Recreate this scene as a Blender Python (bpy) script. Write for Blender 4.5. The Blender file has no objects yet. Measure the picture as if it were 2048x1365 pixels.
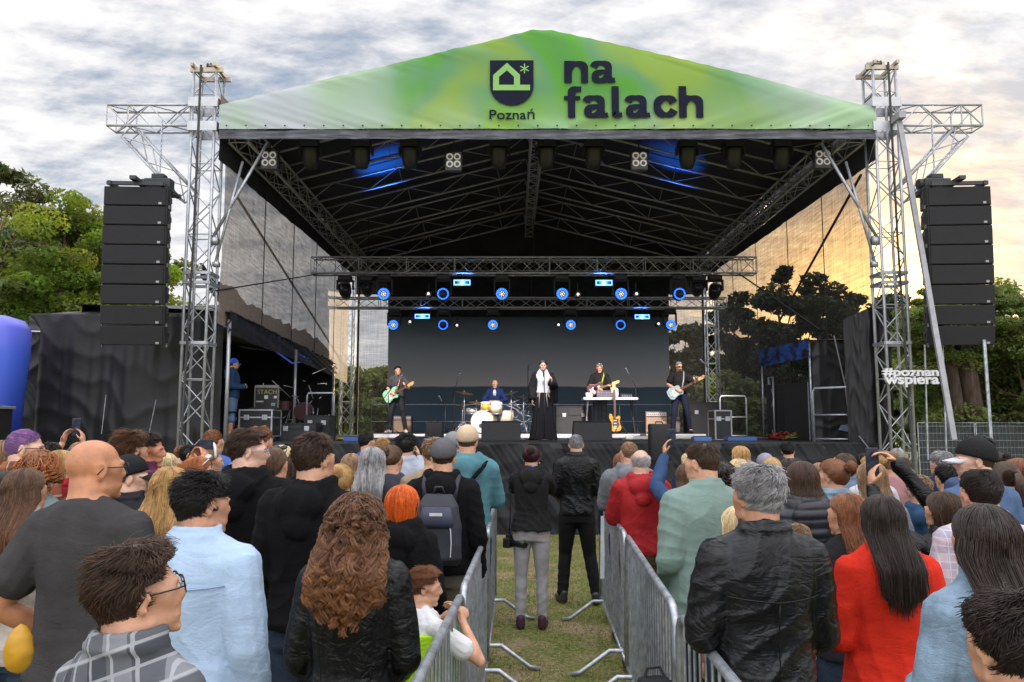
import bpy, math, random
import numpy as np
from mathutils import Vector, Matrix, Euler
PI = math.pi
R = math.radians
rng = np.random.default_rng(7)
random.seed(7)
scene = bpy.context.scene
C = scene.collection

# ------------------------------------------------------------------ camera
FPX, CAMZ, TILT = 1593.0, 1.9, 6.0
cd = bpy.data.cameras.new('camera'); cam = bpy.data.objects.new('camera', cd); C.objects.link(cam)
cam.location = (0, 0, CAMZ); cam.rotation_euler = (R(90 + TILT), 0, 0)
cd.sensor_width = 36.0; cd.lens = 36.0 * FPX / 2048; cd.clip_start = 0.05; cd.clip_end = 3000
scene.camera = cam
def W(px, py, Y):
    """world point seen at photo pixel (px,py) at world distance Y"""
    u = (px - 1024) / FPX; v = -(py - 682.5) / FPX
    dy = math.cos(R(TILT)) - v * math.sin(R(TILT)); dz = math.sin(R(TILT)) + v * math.cos(R(TILT))
    return Vector((u * Y / dy, Y, CAMZ + dz * Y / dy))

# ------------------------------------------------------------------ world, sun, exposure
SUN_AZ, SUN_EL = 24.0, 7.0       # azimuth to the right of +Y
sd = Vector((math.sin(R(SUN_AZ)) * math.cos(R(SUN_EL)), math.cos(R(SUN_AZ)) * math.cos(R(SUN_EL)), math.sin(R(SUN_EL))))
scene.view_settings.view_transform = 'Standard'; scene.view_settings.look = 'None'
scene.view_settings.exposure = 0.6; scene.view_settings.gamma = 1.0
w = bpy.data.worlds.new('World'); scene.world = w; w.use_nodes = True
nt = w.node_tree; nt.nodes.clear(); N = nt.nodes.new; LK = nt.links.new
def nmath(nt_, op, a, b=None, c=None, clamp=False):
    n = nt_.nodes.new('ShaderNodeMath'); n.operation = op; n.use_clamp = clamp
    for i, v in enumerate((a, b, c)):
        if v is None: continue
        if isinstance(v, (int, float)): n.inputs[i].default_value = v
        else: nt_.links.new(v, n.inputs[i])
    return n.outputs[0]
def nramp(nt_, fac, stops, interp='LINEAR'):
    n = nt_.nodes.new('ShaderNodeValToRGB'); n.color_ramp.interpolation = interp
    el = n.color_ramp.elements
    while len(el) < len(stops): el.new(0.5)
    for e, (p, c) in zip(el, stops):
        e.position = p; e.color = (*c, 1) if len(c) == 3 else c
    nt_.links.new(fac, n.inputs[0]); return n.outputs[0]
def nmix(nt_, fac, a, b, blend='MIX'):
    n = nt_.nodes.new('ShaderNodeMix'); n.data_type = 'RGBA'; n.blend_type = blend
    for i, v in ((0, fac), (6, a), (7, b)):
        if isinstance(v, (int, float)): n.inputs[i].default_value = v
        elif isinstance(v, tuple): n.inputs[i].default_value = (*v, 1) if len(v) == 3 else v
        else: nt_.links.new(v, n.inputs[i])
    return n.outputs[2]
def nnoise(nt_, vec, scale, detail=4, rough=0.55, dist=0.0):
    n = nt_.nodes.new('ShaderNodeTexNoise'); n.inputs['Scale'].default_value = scale; n.inputs['Detail'].default_value = detail
    n.inputs['Roughness'].default_value = rough; n.inputs['Distortion'].default_value = dist
    if vec is not None: nt_.links.new(vec, n.inputs['Vector'])
    return n.outputs['Fac']
def nmap(nt_, vec, loc=(0, 0, 0), rot=(0, 0, 0), sc=(1, 1, 1)):
    n = nt_.nodes.new('ShaderNodeMapping'); nt_.links.new(vec, n.inputs[0])
    n.inputs[1].default_value = loc; n.inputs[2].default_value = rot; n.inputs[3].default_value = sc
    return n.outputs[0]
sky = N('ShaderNodeTexSky'); sky.sky_type = 'NISHITA'; sky.sun_disc = False
sky.sun_elevation = R(SUN_EL); sky.sun_rotation = R(SUN_AZ); sky.air_density = 1.0; sky.dust_density = 1.2
tc = N('ShaderNodeTexCoord'); sep = N('ShaderNodeSeparateXYZ'); LK(tc.outputs['Generated'], sep.inputs[0])
den = nmath(nt, 'ADD', nmath(nt, 'MAXIMUM', sep.outputs[2], 0.0), 0.22)
cmb = N('ShaderNodeCombineXYZ'); LK(nmath(nt, 'DIVIDE', sep.outputs[0], den), cmb.inputs[0]); LK(nmath(nt, 'DIVIDE', sep.outputs[1], den), cmb.inputs[1])
cv = nmap(nt, cmb.outputs[0], (1.3, 0.7, 0), (0, 0, R(-28)), (1.0, 1.5, 1))
big = nnoise(nt, cv, 1.2, 4, 0.55, 0.2); fine = nnoise(nt, nmap(nt, cmb.outputs[0], (4, 1, 2), (0, 0, R(-40)), (1.0, 1.7, 1)), 6.0, 10, 0.62, 0.05)
cl = nmath(nt, 'ADD', nmath(nt, 'MULTIPLY', big, 0.45), nmath(nt, 'MULTIPLY', fine, 0.55))
dot = N('ShaderNodeVectorMath'); dot.operation = 'DOT_PRODUCT'; LK(tc.outputs['Generated'], dot.inputs[0]); dot.inputs[1].default_value = sd
near = nmath(nt, 'POWER', nmath(nt, 'MAXIMUM', dot.outputs['Value'], 0.0), 44.0)
nearer = nmath(nt, 'POWER', nmath(nt, 'MAXIMUM', dot.outputs['Value'], 0.0), 160.0)
ccol = nramp(nt, cl, [(0.36, (0.28, 0.34, 0.45)), (0.43, (0.43, 0.45, 0.50)), (0.495, (0.58, 0.58, 0.60)), (0.57, (0.76, 0.74, 0.72))])
warm = nramp(nt, nnoise(nt, nmap(nt, cmb.outputs[0], (2, 5, 2), (0, 0, R(-30)), (1.0, 2.2, 1)), 3.4, 9, 0.62, 0.2), [(0.42, (0.14, 0.13, 0.16)), (0.48, (0.30, 0.25, 0.22)), (0.54, (0.85, 0.56, 0.26)), (0.61, (1.3, 1.0, 0.6))])
ccol = nmix(nt, nmath(nt, 'MULTIPLY', near, 0.8, clamp=True), ccol, warm)
ccol = nmix(nt, nearer, ccol, (3.6, 2.1, 0.75))
# unseen sky overhead and behind the camera brightened, added fill for the crowd
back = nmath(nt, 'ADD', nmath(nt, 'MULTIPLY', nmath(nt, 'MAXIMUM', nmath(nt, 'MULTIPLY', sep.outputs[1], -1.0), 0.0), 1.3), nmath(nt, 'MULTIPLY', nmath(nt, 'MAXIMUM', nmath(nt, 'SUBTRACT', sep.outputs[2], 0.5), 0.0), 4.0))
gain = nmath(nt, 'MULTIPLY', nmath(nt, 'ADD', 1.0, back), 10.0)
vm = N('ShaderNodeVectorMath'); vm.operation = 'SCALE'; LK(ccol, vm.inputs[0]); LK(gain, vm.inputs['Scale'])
cover = nramp(nt, cl, [(0.34, (0.55,) * 3), (0.47, (1, 1, 1))])
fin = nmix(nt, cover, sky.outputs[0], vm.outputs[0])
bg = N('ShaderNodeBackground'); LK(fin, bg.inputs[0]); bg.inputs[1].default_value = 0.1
wo = N('ShaderNodeOutputWorld'); LK(bg.outputs[0], wo.inputs[0])
sl = bpy.data.lights.new('sun', 'SUN'); sl.energy = 2.0; sl.angle = R(1.0); sl.color = (1.0, 0.74, 0.46)
so = bpy.data.objects.new('sun', sl); C.objects.link(so); so.rotation_euler = (-sd).to_track_quat('-Z', 'Y').to_euler(); so.location = (20, 40, 20)

# ------------------------------------------------------------------ materials
MATS = {}
def mat(name, col, rough=0.6, metal=0.0, var=0.12, vs=6.0, bump=0.0, bs=60.0, spec=0.5, stretch=(1, 1, 1), emit=None, es=0.0, sheen=0.0, coat=0.0, attr=False, col2=None, vr=(0.35, 0.65)):
    if name in MATS: return MATS[name]
    m = bpy.data.materials.new(name); m.use_nodes = True; t = m.node_tree; b = t.nodes['Principled BSDF']
    b.inputs['Roughness'].default_value = rough; b.inputs['Metallic'].default_value = metal; b.inputs['Specular IOR Level'].default_value = spec
    if sheen: b.inputs['Sheen Weight'].default_value = sheen
    if coat: b.inputs['Coat Weight'].default_value = coat
    tcn = t.nodes.new('ShaderNodeTexCoord'); v = nmap(t, tcn.outputs['Object'], sc=stretch)
    f = nnoise(t, v, vs, 5, 0.6)
    lo = tuple(c * (1 - var) for c in col) if col2 is None else col2; hi = tuple(min(1, c * (1 + var)) for c in col)
    co = nramp(t, f, [(vr[0], lo), (vr[1], hi)])
    if attr:
        a = t.nodes.new('ShaderNodeAttribute'); a.attribute_name = 'shade'
        co = nmix(t, 1.0, co, a.outputs['Color'], 'MULTIPLY')
    t.links.new(co, b.inputs['Base Color'])
    if bump:
        bn = t.nodes.new('ShaderNodeBump'); bn.inputs['Strength'].default_value = min(1, bump); bn.inputs['Distance'].default_value = 0.01
        t.links.new(nnoise(t, v, bs, 4, 0.6), bn.inputs['Height']); t.links.new(bn.outputs[0], b.inputs['Normal'])
    if emit:
        b.inputs['Emission Color'].default_value = (*emit, 1); b.inputs['Emission Strength'].default_value = es
    MATS[name] = m; return m
def alu(): return mat('aluminium', (0.44, 0.46, 0.50), 0.45, 0.65, 0.18, 9, 0.05, 90)
def steel(): return mat('galvanised_steel', (0.42, 0.45, 0.50), 0.42, 0.7, 0.3, 14, 0.08, 120)
def dark_alu(): return mat('dark_truss_metal', (0.46, 0.46, 0.48), 0.5, 0.4, 0.2, 9)
def blackm(): return mat('black_paint', (0.012, 0.012, 0.014), 0.55, 0.0, 0.3, 20, 0.1, 200)
def black_cloth(): return mat('black_cloth', (0.016, 0.017, 0.020), 0.75, 0.0, 0.35, 3, 0.15, 14, sheen=0.0, spec=0.2)
def plastic(n, c, r=0.4): return mat(n, c, r, 0, 0.1, 20)
def glow(n, c, s):
    return mat(n, (0.02, 0.02, 0.02), 0.4, emit=c, es=s)

# ------------------------------------------------------------------ mesh helpers
def new_mesh(name, verts, faces, smooth=False):
    me = bpy.data.meshes.new(name); me.from_pydata([tuple(v) for v in verts], [], faces); me.update()
    if smooth: me.polygons.foreach_set('use_smooth', [True] * len(me.polygons))
    return me
def fast_mesh(name, V, Q, smooth=True, shade=None):
    """V (n,3) float array, Q (m,k) int array of equal sided faces"""
    me = bpy.data.meshes.new(name); n, m, k = len(V), len(Q), Q.shape[1]
    me.vertices.add(n); me.vertices.foreach_set('co', np.asarray(V, np.float32).ravel())
    me.loops.add(m * k); me.loops.foreach_set('vertex_index', Q.astype(np.int32).ravel())
    me.polygons.add(m); me.polygons.foreach_set('loop_start', np.arange(0, m * k, k, dtype=np.int32))
    me.polygons.foreach_set('use_smooth', [smooth] * m)
    me.update(calc_edges=True)
    if shade is not None:
        a = me.color_attributes.new('shade', 'FLOAT_COLOR', 'POINT'); a.data.foreach_set('color', np.asarray(shade, np.float32).ravel())
    return me
def link(name, me, m=None, parent=None, loc=None):
    o = bpy.data.objects.new(name, me); C.objects.link(o)
    if parent is not None: o.parent = parent
    if m is not None and len(me.materials) == 0: me.materials.append(m)
    if loc is not None: o.location = loc
    return o
def tag(o, label=None, cat=None, group=None, kind=None):
    if label: o['label'] = label
    if cat: o['category'] = cat
    if group: o['group'] = group
    if kind: o['kind'] = kind
    return o
def thing(name, label, cat, loc=(0, 0, 0), rz=0.0, group=None, sc=1.0):
    o = bpy.data.objects.new(name, None); C.objects.link(o); o.location = loc; o.rotation_euler = (0, 0, rz); o.scale = (sc,) * 3
    o.empty_display_size = 0.1
    return tag(o, label, cat, group)
def kids(o): return [c for c in bpy.data.objects if c.parent is o]
def copy_tree(o, parent=None):
    c = o.copy(); C.objects.link(c); c.parent = parent
    for ch in list(o.children): copy_tree(ch, c)
    return c
class MB:
    def __init__(s): s.v = []; s.f = []
    def add(s, vs, fs):
        b = len(s.v); s.v += [Vector(v) for v in vs]; s.f += [tuple(i + b for i in f) for f in fs]; return s
    def box(s, c, d, rot=None):
        hx, hy, hz = d[0] / 2, d[1] / 2, d[2] / 2; c = Vector(c)
        vs = [Vector((x, y, z)) for x in (-hx, hx) for y in (-hy, hy) for z in (-hz, hz)]
        if rot is not None: vs = [rot @ v for v in vs]
        return s.add([c + v for v in vs], [(0, 1, 3, 2), (4, 6, 7, 5), (0, 4, 5, 1), (2, 3, 7, 6), (0, 2, 6, 4), (1, 5, 7, 3)])
    def bar(s, p0, p1, wd, hd, up=(0, 0, 1)):
        p0 = Vector(p0); p1 = Vector(p1); d = (p1 - p0).normalized(); u = Vector(up)
        if abs(d.dot(u)) > 0.98: u = Vector((0, 1, 0))
        sx = d.cross(u).normalized() * wd / 2; sz = sx.cross(d).normalized() * hd / 2
        vs = [p + a * sx + b * sz for p in (p0, p1) for a, b in ((-1, -1), (1, -1), (1, 1), (-1, 1))]
        return s.add(vs, [(3, 2, 1, 0), (4, 5, 6, 7), (0, 1, 5, 4), (1, 2, 6, 5), (2, 3, 7, 6), (3, 0, 4, 7)])
    def tube(s, p0, p1, r, n=6, r2=None, cap=True):
        p0 = Vector(p0); p1 = Vector(p1); d = (p1 - p0)
        if d.length < 1e-6: return s
        d.normalize(); u = Vector((0, 0, 1)) if abs(d.z) < 0.9 else Vector((0, 1, 0))
        a = d.cross(u).normalized(); b = a.cross(d).normalized(); r2 = r if r2 is None else r2
        vs = []
        for p, rr in ((p0, r), (p1, r2)):
            for k in range(n):
                t = 2 * PI * (k + 0.5) / n; vs.append(p + a * math.cos(t) * rr + b * math.sin(t) * rr)
        fs = [(k, (k + 1) % n, n + (k + 1) % n, n + k) for k in range(n)]
        if cap: fs += [tuple(range(n))[::-1], tuple(range(n, 2 * n))]
        return s.add(vs, fs)
    def path(s, pts, r, n=6):
        pts = [Vector(p) for p in pts]; rs = r if isinstance(r, (list, tuple)) else [r] * len(pts)
        vs = []; prev = None
        for i, p in enumerate(pts):
            d = (pts[min(i + 1, len(pts) - 1)] - pts[max(i - 1, 0)]).normalized()
            if prev is None:
                u = Vector((0, 0, 1)) if abs(d.z) < 0.9 else Vector((0, 1, 0)); a = d.cross(u).normalized()
            else: a = (prev - d * prev.dot(d)).normalized()
            prev = a; b = a.cross(d)
            for k in range(n):
                t = 2 * PI * k / n; vs.append(p + a * math.cos(t) * rs[i] + b * math.sin(t) * rs[i])
        fs = []
        for i in range(len(pts) - 1):
            fs += [(i * n + k, i * n + (k + 1) % n, (i + 1) * n + (k + 1) % n, (i + 1) * n + k) for k in range(n)]
        fs += [tuple(range(n))[::-1], tuple(range((len(pts) - 1) * n, len(pts) * n))]
        return s.add(vs, fs)
    def lathe(s, c, prof, n=20, axis='z', rot=None):
        c = Vector(c); vs = []
        for r, z in prof:
            for k in range(n):
                t = 2 * PI * k / n; v = Vector((r * math.cos(t), r * math.sin(t), z))
                if axis == 'y': v = Vector((v.x, v.z, v.y))
                if axis == 'x': v = Vector((v.z, v.x, v.y))
                if rot is not None: v = rot @ v
                vs.append(c + v)
        m = len(prof); fs = [(i * n + k, i * n + (k + 1) % n, (i + 1) * n + (k + 1) % n, (i + 1) * n + k) for i in range(m - 1) for k in range(n)]
        if prof[0][0] > 1e-5: fs.append(tuple(range(n))[::-1])
        if prof[-1][0] > 1e-5: fs.append(tuple(range((m - 1) * n, m * n)))
        return s.add(vs, fs)
    def prism(s, pts, d, off=(0, 0, 0)):
        """outline pts (3d) extruded by d"""
        n = len(pts); d = Vector(d); off = Vector(off)
        vs = [Vector(p) + off for p in pts] + [Vector(p) + off + d for p in pts]
        return s.add(vs, [tuple(range(n))[::-1], tuple(range(n, 2 * n))] + [(k, (k + 1) % n, n + (k + 1) % n, n + k) for k in range(n)])
    def build(s, name, m, parent=None, smooth=False, loc=None, bevel=0.0):
        me = new_mesh(name, s.v, s.f, smooth); o = link(name, me, m, parent, loc)
        if bevel:
            b = o.modifiers.new('bevel', 'BEVEL'); b.width = bevel; b.segments = 2; b.limit_method = 'ANGLE'
        return o
def grid_mesh(fn, nu, nv):
    U, V = np.meshgrid(np.linspace(0, 1, nu), np.linspace(0, 1, nv), indexing='ij')
    P = fn(U, V); V3 = np.stack(P, -1).reshape(-1, 3)
    i = np.arange(nu * nv).reshape(nu, nv)
    Q = np.stack([i[:-1, :-1], i[1:, :-1], i[1:, 1:], i[:-1, 1:]], -1).reshape(-1, 4)
    return V3, Q
_ns = np.random.default_rng(3); _K = _ns.normal(size=(24, 3)); _K /= np.linalg.norm(_K, axis=1)[:, None]; _PH = _ns.uniform(0, 6.28, 24)
def sn(P, scale, seed=0, oct_=3):
    """cheap smooth noise in [-1,1] of points (n,3)"""
    P = np.asarray(P, float) * scale; out = np.zeros(P.shape[0]); amp = 1.0; tot = 0
    Wp = P + 0.0
    for o in range(oct_):
        k = [(seed * 5 + o * 3 + j) % 24 for j in range(4)]
        a = sum(np.sin(Wp @ _K[q] * (1.0 + 0.37 * j) + _PH[q] + seed * 1.7) for j, q in enumerate(k)) / 2.2
        out += a * amp; tot += amp; amp *= 0.5
        Wp = Wp * 1.93 + 0.6 * np.stack([np.roll(a, 0), a * 0.7, -a], -1) + 3.1
    return out / tot
def cloth_sheet(name, m, parent, p00, p10, p01, p11, nu, nv, amp=0.03, fold=14, sag=0.0, seed=0, nrm=None, diag=0.0, pin=False, swag=0.0):
    """hanging fabric between four corners (00 bottom start, 10 bottom end, 01 top start, 11 top end)"""
    p00, p10, p01, p11 = (np.array(p, float) for p in (p00, p10, p01, p11))
    n = np.cross(p10 - p00, p01 - p00); n /= np.linalg.norm(n)
    if nrm is not None: n = np.array(nrm, float)
    def fn(U, V):
        P = (p00[None, None] * ((1 - U) * (1 - V))[..., None] + p10 * (U * (1 - V))[..., None] + p01 * ((1 - U) * V)[..., None] + p11 * (U * V)[..., None])
        q = np.stack([U.ravel() * fold + diag * V.ravel() * fold, V.ravel() * 1.6, 0 * U.ravel() + seed], -1)
        d = (sn(q, 1.0, seed, 3) + 0.45 * sn(q * np.array([2.6, 1.3, 1]), 1.0, seed + 2, 2)).reshape(U.shape) * amp
        if swag:
            ph_ = V * 17 + 5.5 * sn(np.stack([U.ravel() * 4.5, V.ravel() * 2.2, 0 * U.ravel() + seed], -1), 1.0, seed + 4, 3).reshape(U.shape) + 4 * U
            d = d + swag * (1 - np.abs(np.sin(ph_))) ** 1.5
        if pin: d = d * np.minimum(1, np.minimum(V, 1 - V) * 8 + 0.15)
        P = P + n[None, None] * d[..., None]
        if sag: P[..., 2] -= sag * np.sin(PI * U) * V
        return P[..., 0], P[..., 1], P[..., 2]
    V3, Q = grid_mesh(fn, nu, nv)
    return link(name, fast_mesh(name, V3, Q), m, parent)
def truss(ch, la, p0, p1, wd, hd, side, bay=0.5, rc=0.024, rl=0.011, planar=False, n=6):
    """box truss from p0 to p1; side = vector of the width direction"""
    p0 = Vector(p0); p1 = Vector(p1); d = (p1 - p0); L = d.length; d.normalize()
    a = Vector(side); a = (a - d * a.dot(d)).normalized(); b = d.cross(a).normalized()
    cs = [a * sx * wd / 2 + b * sz * hd / 2 for sx, sz in ((-1, -1), (1, -1), (1, 1), (-1, 1))]
    if planar: cs = [b * -hd / 2, b * hd / 2]
    for c in cs: ch.tube(p0 + c, p1 + c, rc, n)
    m = max(1, round(L / bay)); prs = [(0, 1)] if planar else [(0, 1), (1, 2), (2, 3), (3, 0)]
    for i in range(m):
        q0 = p0 + d * L * i / m; q1 = p0 + d * L * (i + 1) / m
        for j, (e, f) in enumerate(prs):
            if (i + j) % 2: e, f = f, e
            la.tube(q0 + cs[e], q1 + cs[f], rl, 4, cap=False)
            if i % 3 == 0: la.tube(q0 + cs[e], q0 + cs[f], rl, 4, cap=False)
    for j, (e, f) in enumerate(prs): la.tube(p1 + cs[e], p1 + cs[f], rl, 4, cap=False)
# ------------------------------------------------------------------ ground
GX = 0.56                                  # stage axis
YF, YB, XL, XR = 13.8, 25.8, -5.46, 6.62    # roof towers
DZ = 1.58                                  # deck height
m = bpy.data.materials.new('grass_ground'); m.use_nodes = True; t = m.node_tree; b = t.nodes['Principled BSDF']; b.inputs['Roughness'].default_value = 0.95; b.inputs['Specular IOR Level'].default_value = 0.15
tcn = t.nodes.new('ShaderNodeTexCoord'); ob = tcn.outputs['Object']
n1 = nnoise(t, ob, 1.5, 8, 0.72, 0.3); n2 = nnoise(t, ob, 26, 6, 0.7)
grs = nramp(t, n2, [(0.3, (0.045, 0.055, 0.015)), (0.5, (0.16, 0.18, 0.055)), (0.7, (0.36, 0.36, 0.14))])
drt = nramp(t, n2, [(0.3, (0.20, 0.14, 0.09)), (0.7, (0.50, 0.37, 0.25))])
t.links.new(nmix(t, nramp(t, n1, [(0.46, (0, 0, 0)), (0.62, (1, 1, 1))]), grs, drt), b.inputs['Base Color'])
bn = t.nodes.new('ShaderNodeBump'); bn.inputs['Distance'].default_value = 0.03; bn.inputs['Strength'].default_value = 0.9
t.links.new(nnoise(t, ob, 45, 5, 0.7), bn.inputs['Height']); t.links.new(bn.outputs[0], b.inputs['Normal'])
GROUND_M = m
g = MB().add([(-700, -300, 0), (700, -300, 0), (700, 900, 0), (-700, 900, 0)], [(0, 1, 2, 3)]).build('ground', m); tag(g, 'worn grass of the festival field', 'ground', kind='structure')
# short grass blades in the gangway
nb = 70000
X = rng.uniform(-1.6, 2.0, nb); Y = 3.0 + 11.0 * rng.uniform(0, 1, nb) ** 1.2
den = sn(np.stack([X, Y, 0 * X], -1), 2.2, 4, 3); keep = den + rng.normal(0, 0.45, nb) > -0.1
X, Y = X[keep], Y[keep]; nb = len(X)
hgt = rng.uniform(0.012, 0.045, nb) * (1 + 0.5 * sn(np.stack([X, Y, 0 * X], -1), 3.1, 6, 2)); an = rng.uniform(0, 6.28, nb); ln = rng.uniform(0.0, 0.05, nb); la_ = rng.uniform(0, 6.28, nb)
wd = 0.0035; V = np.zeros((nb, 3, 3)); V[:, 0] = np.stack([X - wd * np.cos(an), Y - wd * np.sin(an), 0 * X], -1); V[:, 1] = np.stack([X + wd * np.cos(an), Y + wd * np.sin(an), 0 * X], -1)
V[:, 2] = np.stack([X + ln * np.cos(la_), Y + ln * np.sin(la_), hgt], -1)
sh = rng.uniform(0.55, 1.3, nb); shc = np.repeat(np.stack([sh * rng.uniform(0.85, 1.5, nb), sh, sh * 0.8, np.ones(nb)], -1), 3, 0)
gm = fast_mesh('grass', V.reshape(-1, 3), np.arange(nb * 3).reshape(-1, 3), False, shc)
tag(link('grass', gm, mat('grass_blades', (0.20, 0.24, 0.07), 0.8, attr=True)), 'short worn grass between the two rows of barricades', 'grass', kind='stuff')

# ------------------------------------------------------------------ stage deck and skirt
dk = thing('stage_deck', 'long raised black stage deck with a wrinkled black skirt in front', 'stage', (GX, 14.2, 0))
def rel(o, p): p = Vector(p); return (p.x - o.location.x, p.y - o.location.y, p.z - o.location.z)
deckm = mat('stage_floor', (0.030, 0.032, 0.036), 0.55, 0, 0.3, 4, 0.1, 60)
MB().box((0.15, 6.0, DZ - 0.06), (11.9, 12.0, 0.12)).build('deck_floor', deckm, dk)
MB().box((0.15, -0.012, DZ - 0.05), (11.9, 0.03, 0.10)).build('edge_trim', mat('edge_trim', (0.05, 0.05, 0.055), 0.5, 0.4), dk)
skm = mat('skirt_cloth', (0.013, 0.014, 0.017), 0.55, 0, 0.3, 2.5, 0.5, 6, spec=0.3)
cloth_sheet('front_skirt', skm, dk, (-5.8, -0.10, 0), (6.1, -0.10, 0), (-5.8, -0.05, DZ - 0.01), (6.1, -0.05, DZ - 0.01), 620, 60, 0.04, 70, seed=2, diag=0.09, swag=0.012)
cloth_sheet('side_skirt', skm, dk, (6.12, -0.1, 0), (6.12, 11.9, 0), (6.12, -0.05, DZ - 0.01), (6.12, 11.9, DZ - 0.01), 60, 8, 0.03, 20, seed=3)
cloth_sheet('side_skirt', skm, dk, (-5.82, 11.9, 0), (-5.82, -0.1, 0), (-5.82, 11.9, DZ - 0.01), (-5.82, -0.05, DZ - 0.01), 60, 8, 0.03, 20, seed=3)
# low riser at the back of the deck
rs = thing('stage_riser', 'low stage riser with a pale metal front edge under the band', 'riser', (GX, 18.9, DZ))
MB().box((0.0, 2.9, 0.055), (8.1, 5.8, 0.10)).build('riser_floor', deckm, rs)
for x0, x1 in ((-4.0, -2.35), (-2.2, -1.2), (-1.05, 0.2), (0.35, 1.5), (1.6, 2.45), (2.6, 4.0)):
    MB().box(((x0 + x1) / 2, -0.02, 0.06), (x1 - x0, 0.04, 0.085)).build('edge_profile', mat('pale_alu', (0.5, 0.52, 0.55), 0.5, 0.3), rs)

# ------------------------------------------------------------------ roof towers
def tower(x, y, ztop, label, out, wd=0.40, front=True):
    o = thing('truss_tower', label, 'truss tower', (x, y, 0), 0, 'roof towers')
    ch = MB(); la = MB(); truss(ch, la, (0, 0, 0.15), (0, 0, ztop), wd, wd, (1, 0, 0), 0.42, 0.026, 0.012, n=8)
    ch.build('chords', alu(), o, True); la.build('bracing', alu(), o, True)
    MB().box((0, 0, 0.075), (0.9, 0.9, 0.15)).build('base_plate', alu(), o)
    s = MB()
    for sx, sy in ((-1, 0), (1, 0), (0, -1), (0, 1)):
        for z in ((7.14, 7.58) if front else (7.1, 7.5)):
            s = MB(); s.box((sx * (wd / 2 + 0.05), sy * (wd / 2 + 0.05), z), (0.012 if sx else wd + 0.12, 0.012 if sy else wd + 0.12, 0.17)); s.build('sleeve_plate', mat('sleeve', (0.5, 0.51, 0.53), 0.4, 0.7), o)
    if front:
        h = MB(); z = ztop
        for sy in (-0.2, 0.2): h.bar((-out * 0.32, sy, z + 0.03), (out * 0.26, sy, z + 0.03), 0.05, 0.08)
        for sx in (-0.2, 0.2): h.bar((sx, -0.32, z + 0.09), (sx, 0.32, z + 0.09), 0.05, 0.06)
        h.bar((-0.12 * out, -0.15, z + 0.14), (-0.02 * out, 0.3, z + 0.30), 0.16, 0.03)
        for k in range(3): h.box((-0.12 + 0.12 * k, 0.12, z + 0.22), (0.07, 0.14, 0.07))
        h.build('top_head', mat('head_steel', (0.42, 0.37, 0.30), 0.4, 0.7), o)
        p = MB(); p.lathe((0.0, 0, z + 0.16), [(0.0, -0.03), (0.09, -0.03), (0.07, 0), (0.09, 0.03), (0, 0.03)], 16, 'x'); p.build('pulley', blackm(), o, True)
        cb = MB(); cb.path([(0.06 * out, -0.25, z + 0.1), (0.05 * out, -0.28, 5), (0.10 * out, -0.3, 2), (0.12 * out, -0.3, 0.1)], 0.022, 6); cb.build('hoist_strap', mat('strap', (0.05, 0.05, 0.055), 0.7), o)
        for z in (4.35, 4.52, 3.3):
            fb = MB()
            for sx in (-1, 1): fb.bar((sx * 0.22, -0.22, z), (sx * 0.22, 0.22, z), 0.04, 0.05)
            for sy in (-1, 1): fb.bar((-0.22, sy * 0.22, z), (0.22, sy * 0.22, z), 0.04, 0.05)
            fb.build('flange_ring', alu(), o)
        # cantilever arm carrying the loudspeakers
        ch = MB(); la = MB(); truss(ch, la, (out * 0.25, 0, 7.36), (out * 1.72, 0, 7.36), 0.34, 0.38, (0, 1, 0), 0.36, 0.022, 0.013, n=8)
        truss(ch, la, (out * 1.36, 0, 7.08), (out * 0.30, 0, 5.95), 0.30, 0.28, (0, 1, 0), 0.45, 0.02, 0.012, n=8)
        ch.build('cantilever_chords', alu(), o, True); la.build('cantilever_bracing', alu(), o, True)
        # diagonal stays toward the roof
        st = MB(); st.tube((-out * 0.18, -0.05, 5.15), (-out * 1.05, 0.1, 6.95), 0.028, 8); st.tube((-out * 0.28, -0.12, 4.7), (-out * 0.62, 0.1, 6.6), 0.024, 8)
        st.box((-out * 0.24, -0.1, 5.1), (0.14, 0.14, 0.12)); st.box((-out * 0.3, -0.12, 4.68), (0.1, 0.12, 0.08))
        st.build('stay_pole', alu(), o, True)
    return o
tl = tower(XL, YF, 8.15, 'tall front truss tower beside the big black tent, with a speaker arm', -1)
tr = tower(XR, YF, 8.2, 'tall front truss tower carrying the white hashtag sign', 1)
tower(-5.36, YB, 7.6, 'dark back truss tower behind the guitarist in the grey shirt', -1, 0.36, False)
tower(6.5, YB, 7.6, 'dark back truss tower behind the guitarist in the beanie', 1, 0.36, False)
# big ballast strap pole on the right tower
pb = MB(); pb.bar(W(1797, 235, 13.35), W(1908, 880, 12.6), 0.085, 0.05); pb.box(W(1797, 235, 13.35), (0.12, 0.3, 0.12))
tag(pb.build('guy_strap', mat('grey_strap', (0.33, 0.33, 0.36), 0.5, 0.3)), 'wide grey guy strap slanting down across the front right tower', 'strap')

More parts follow.
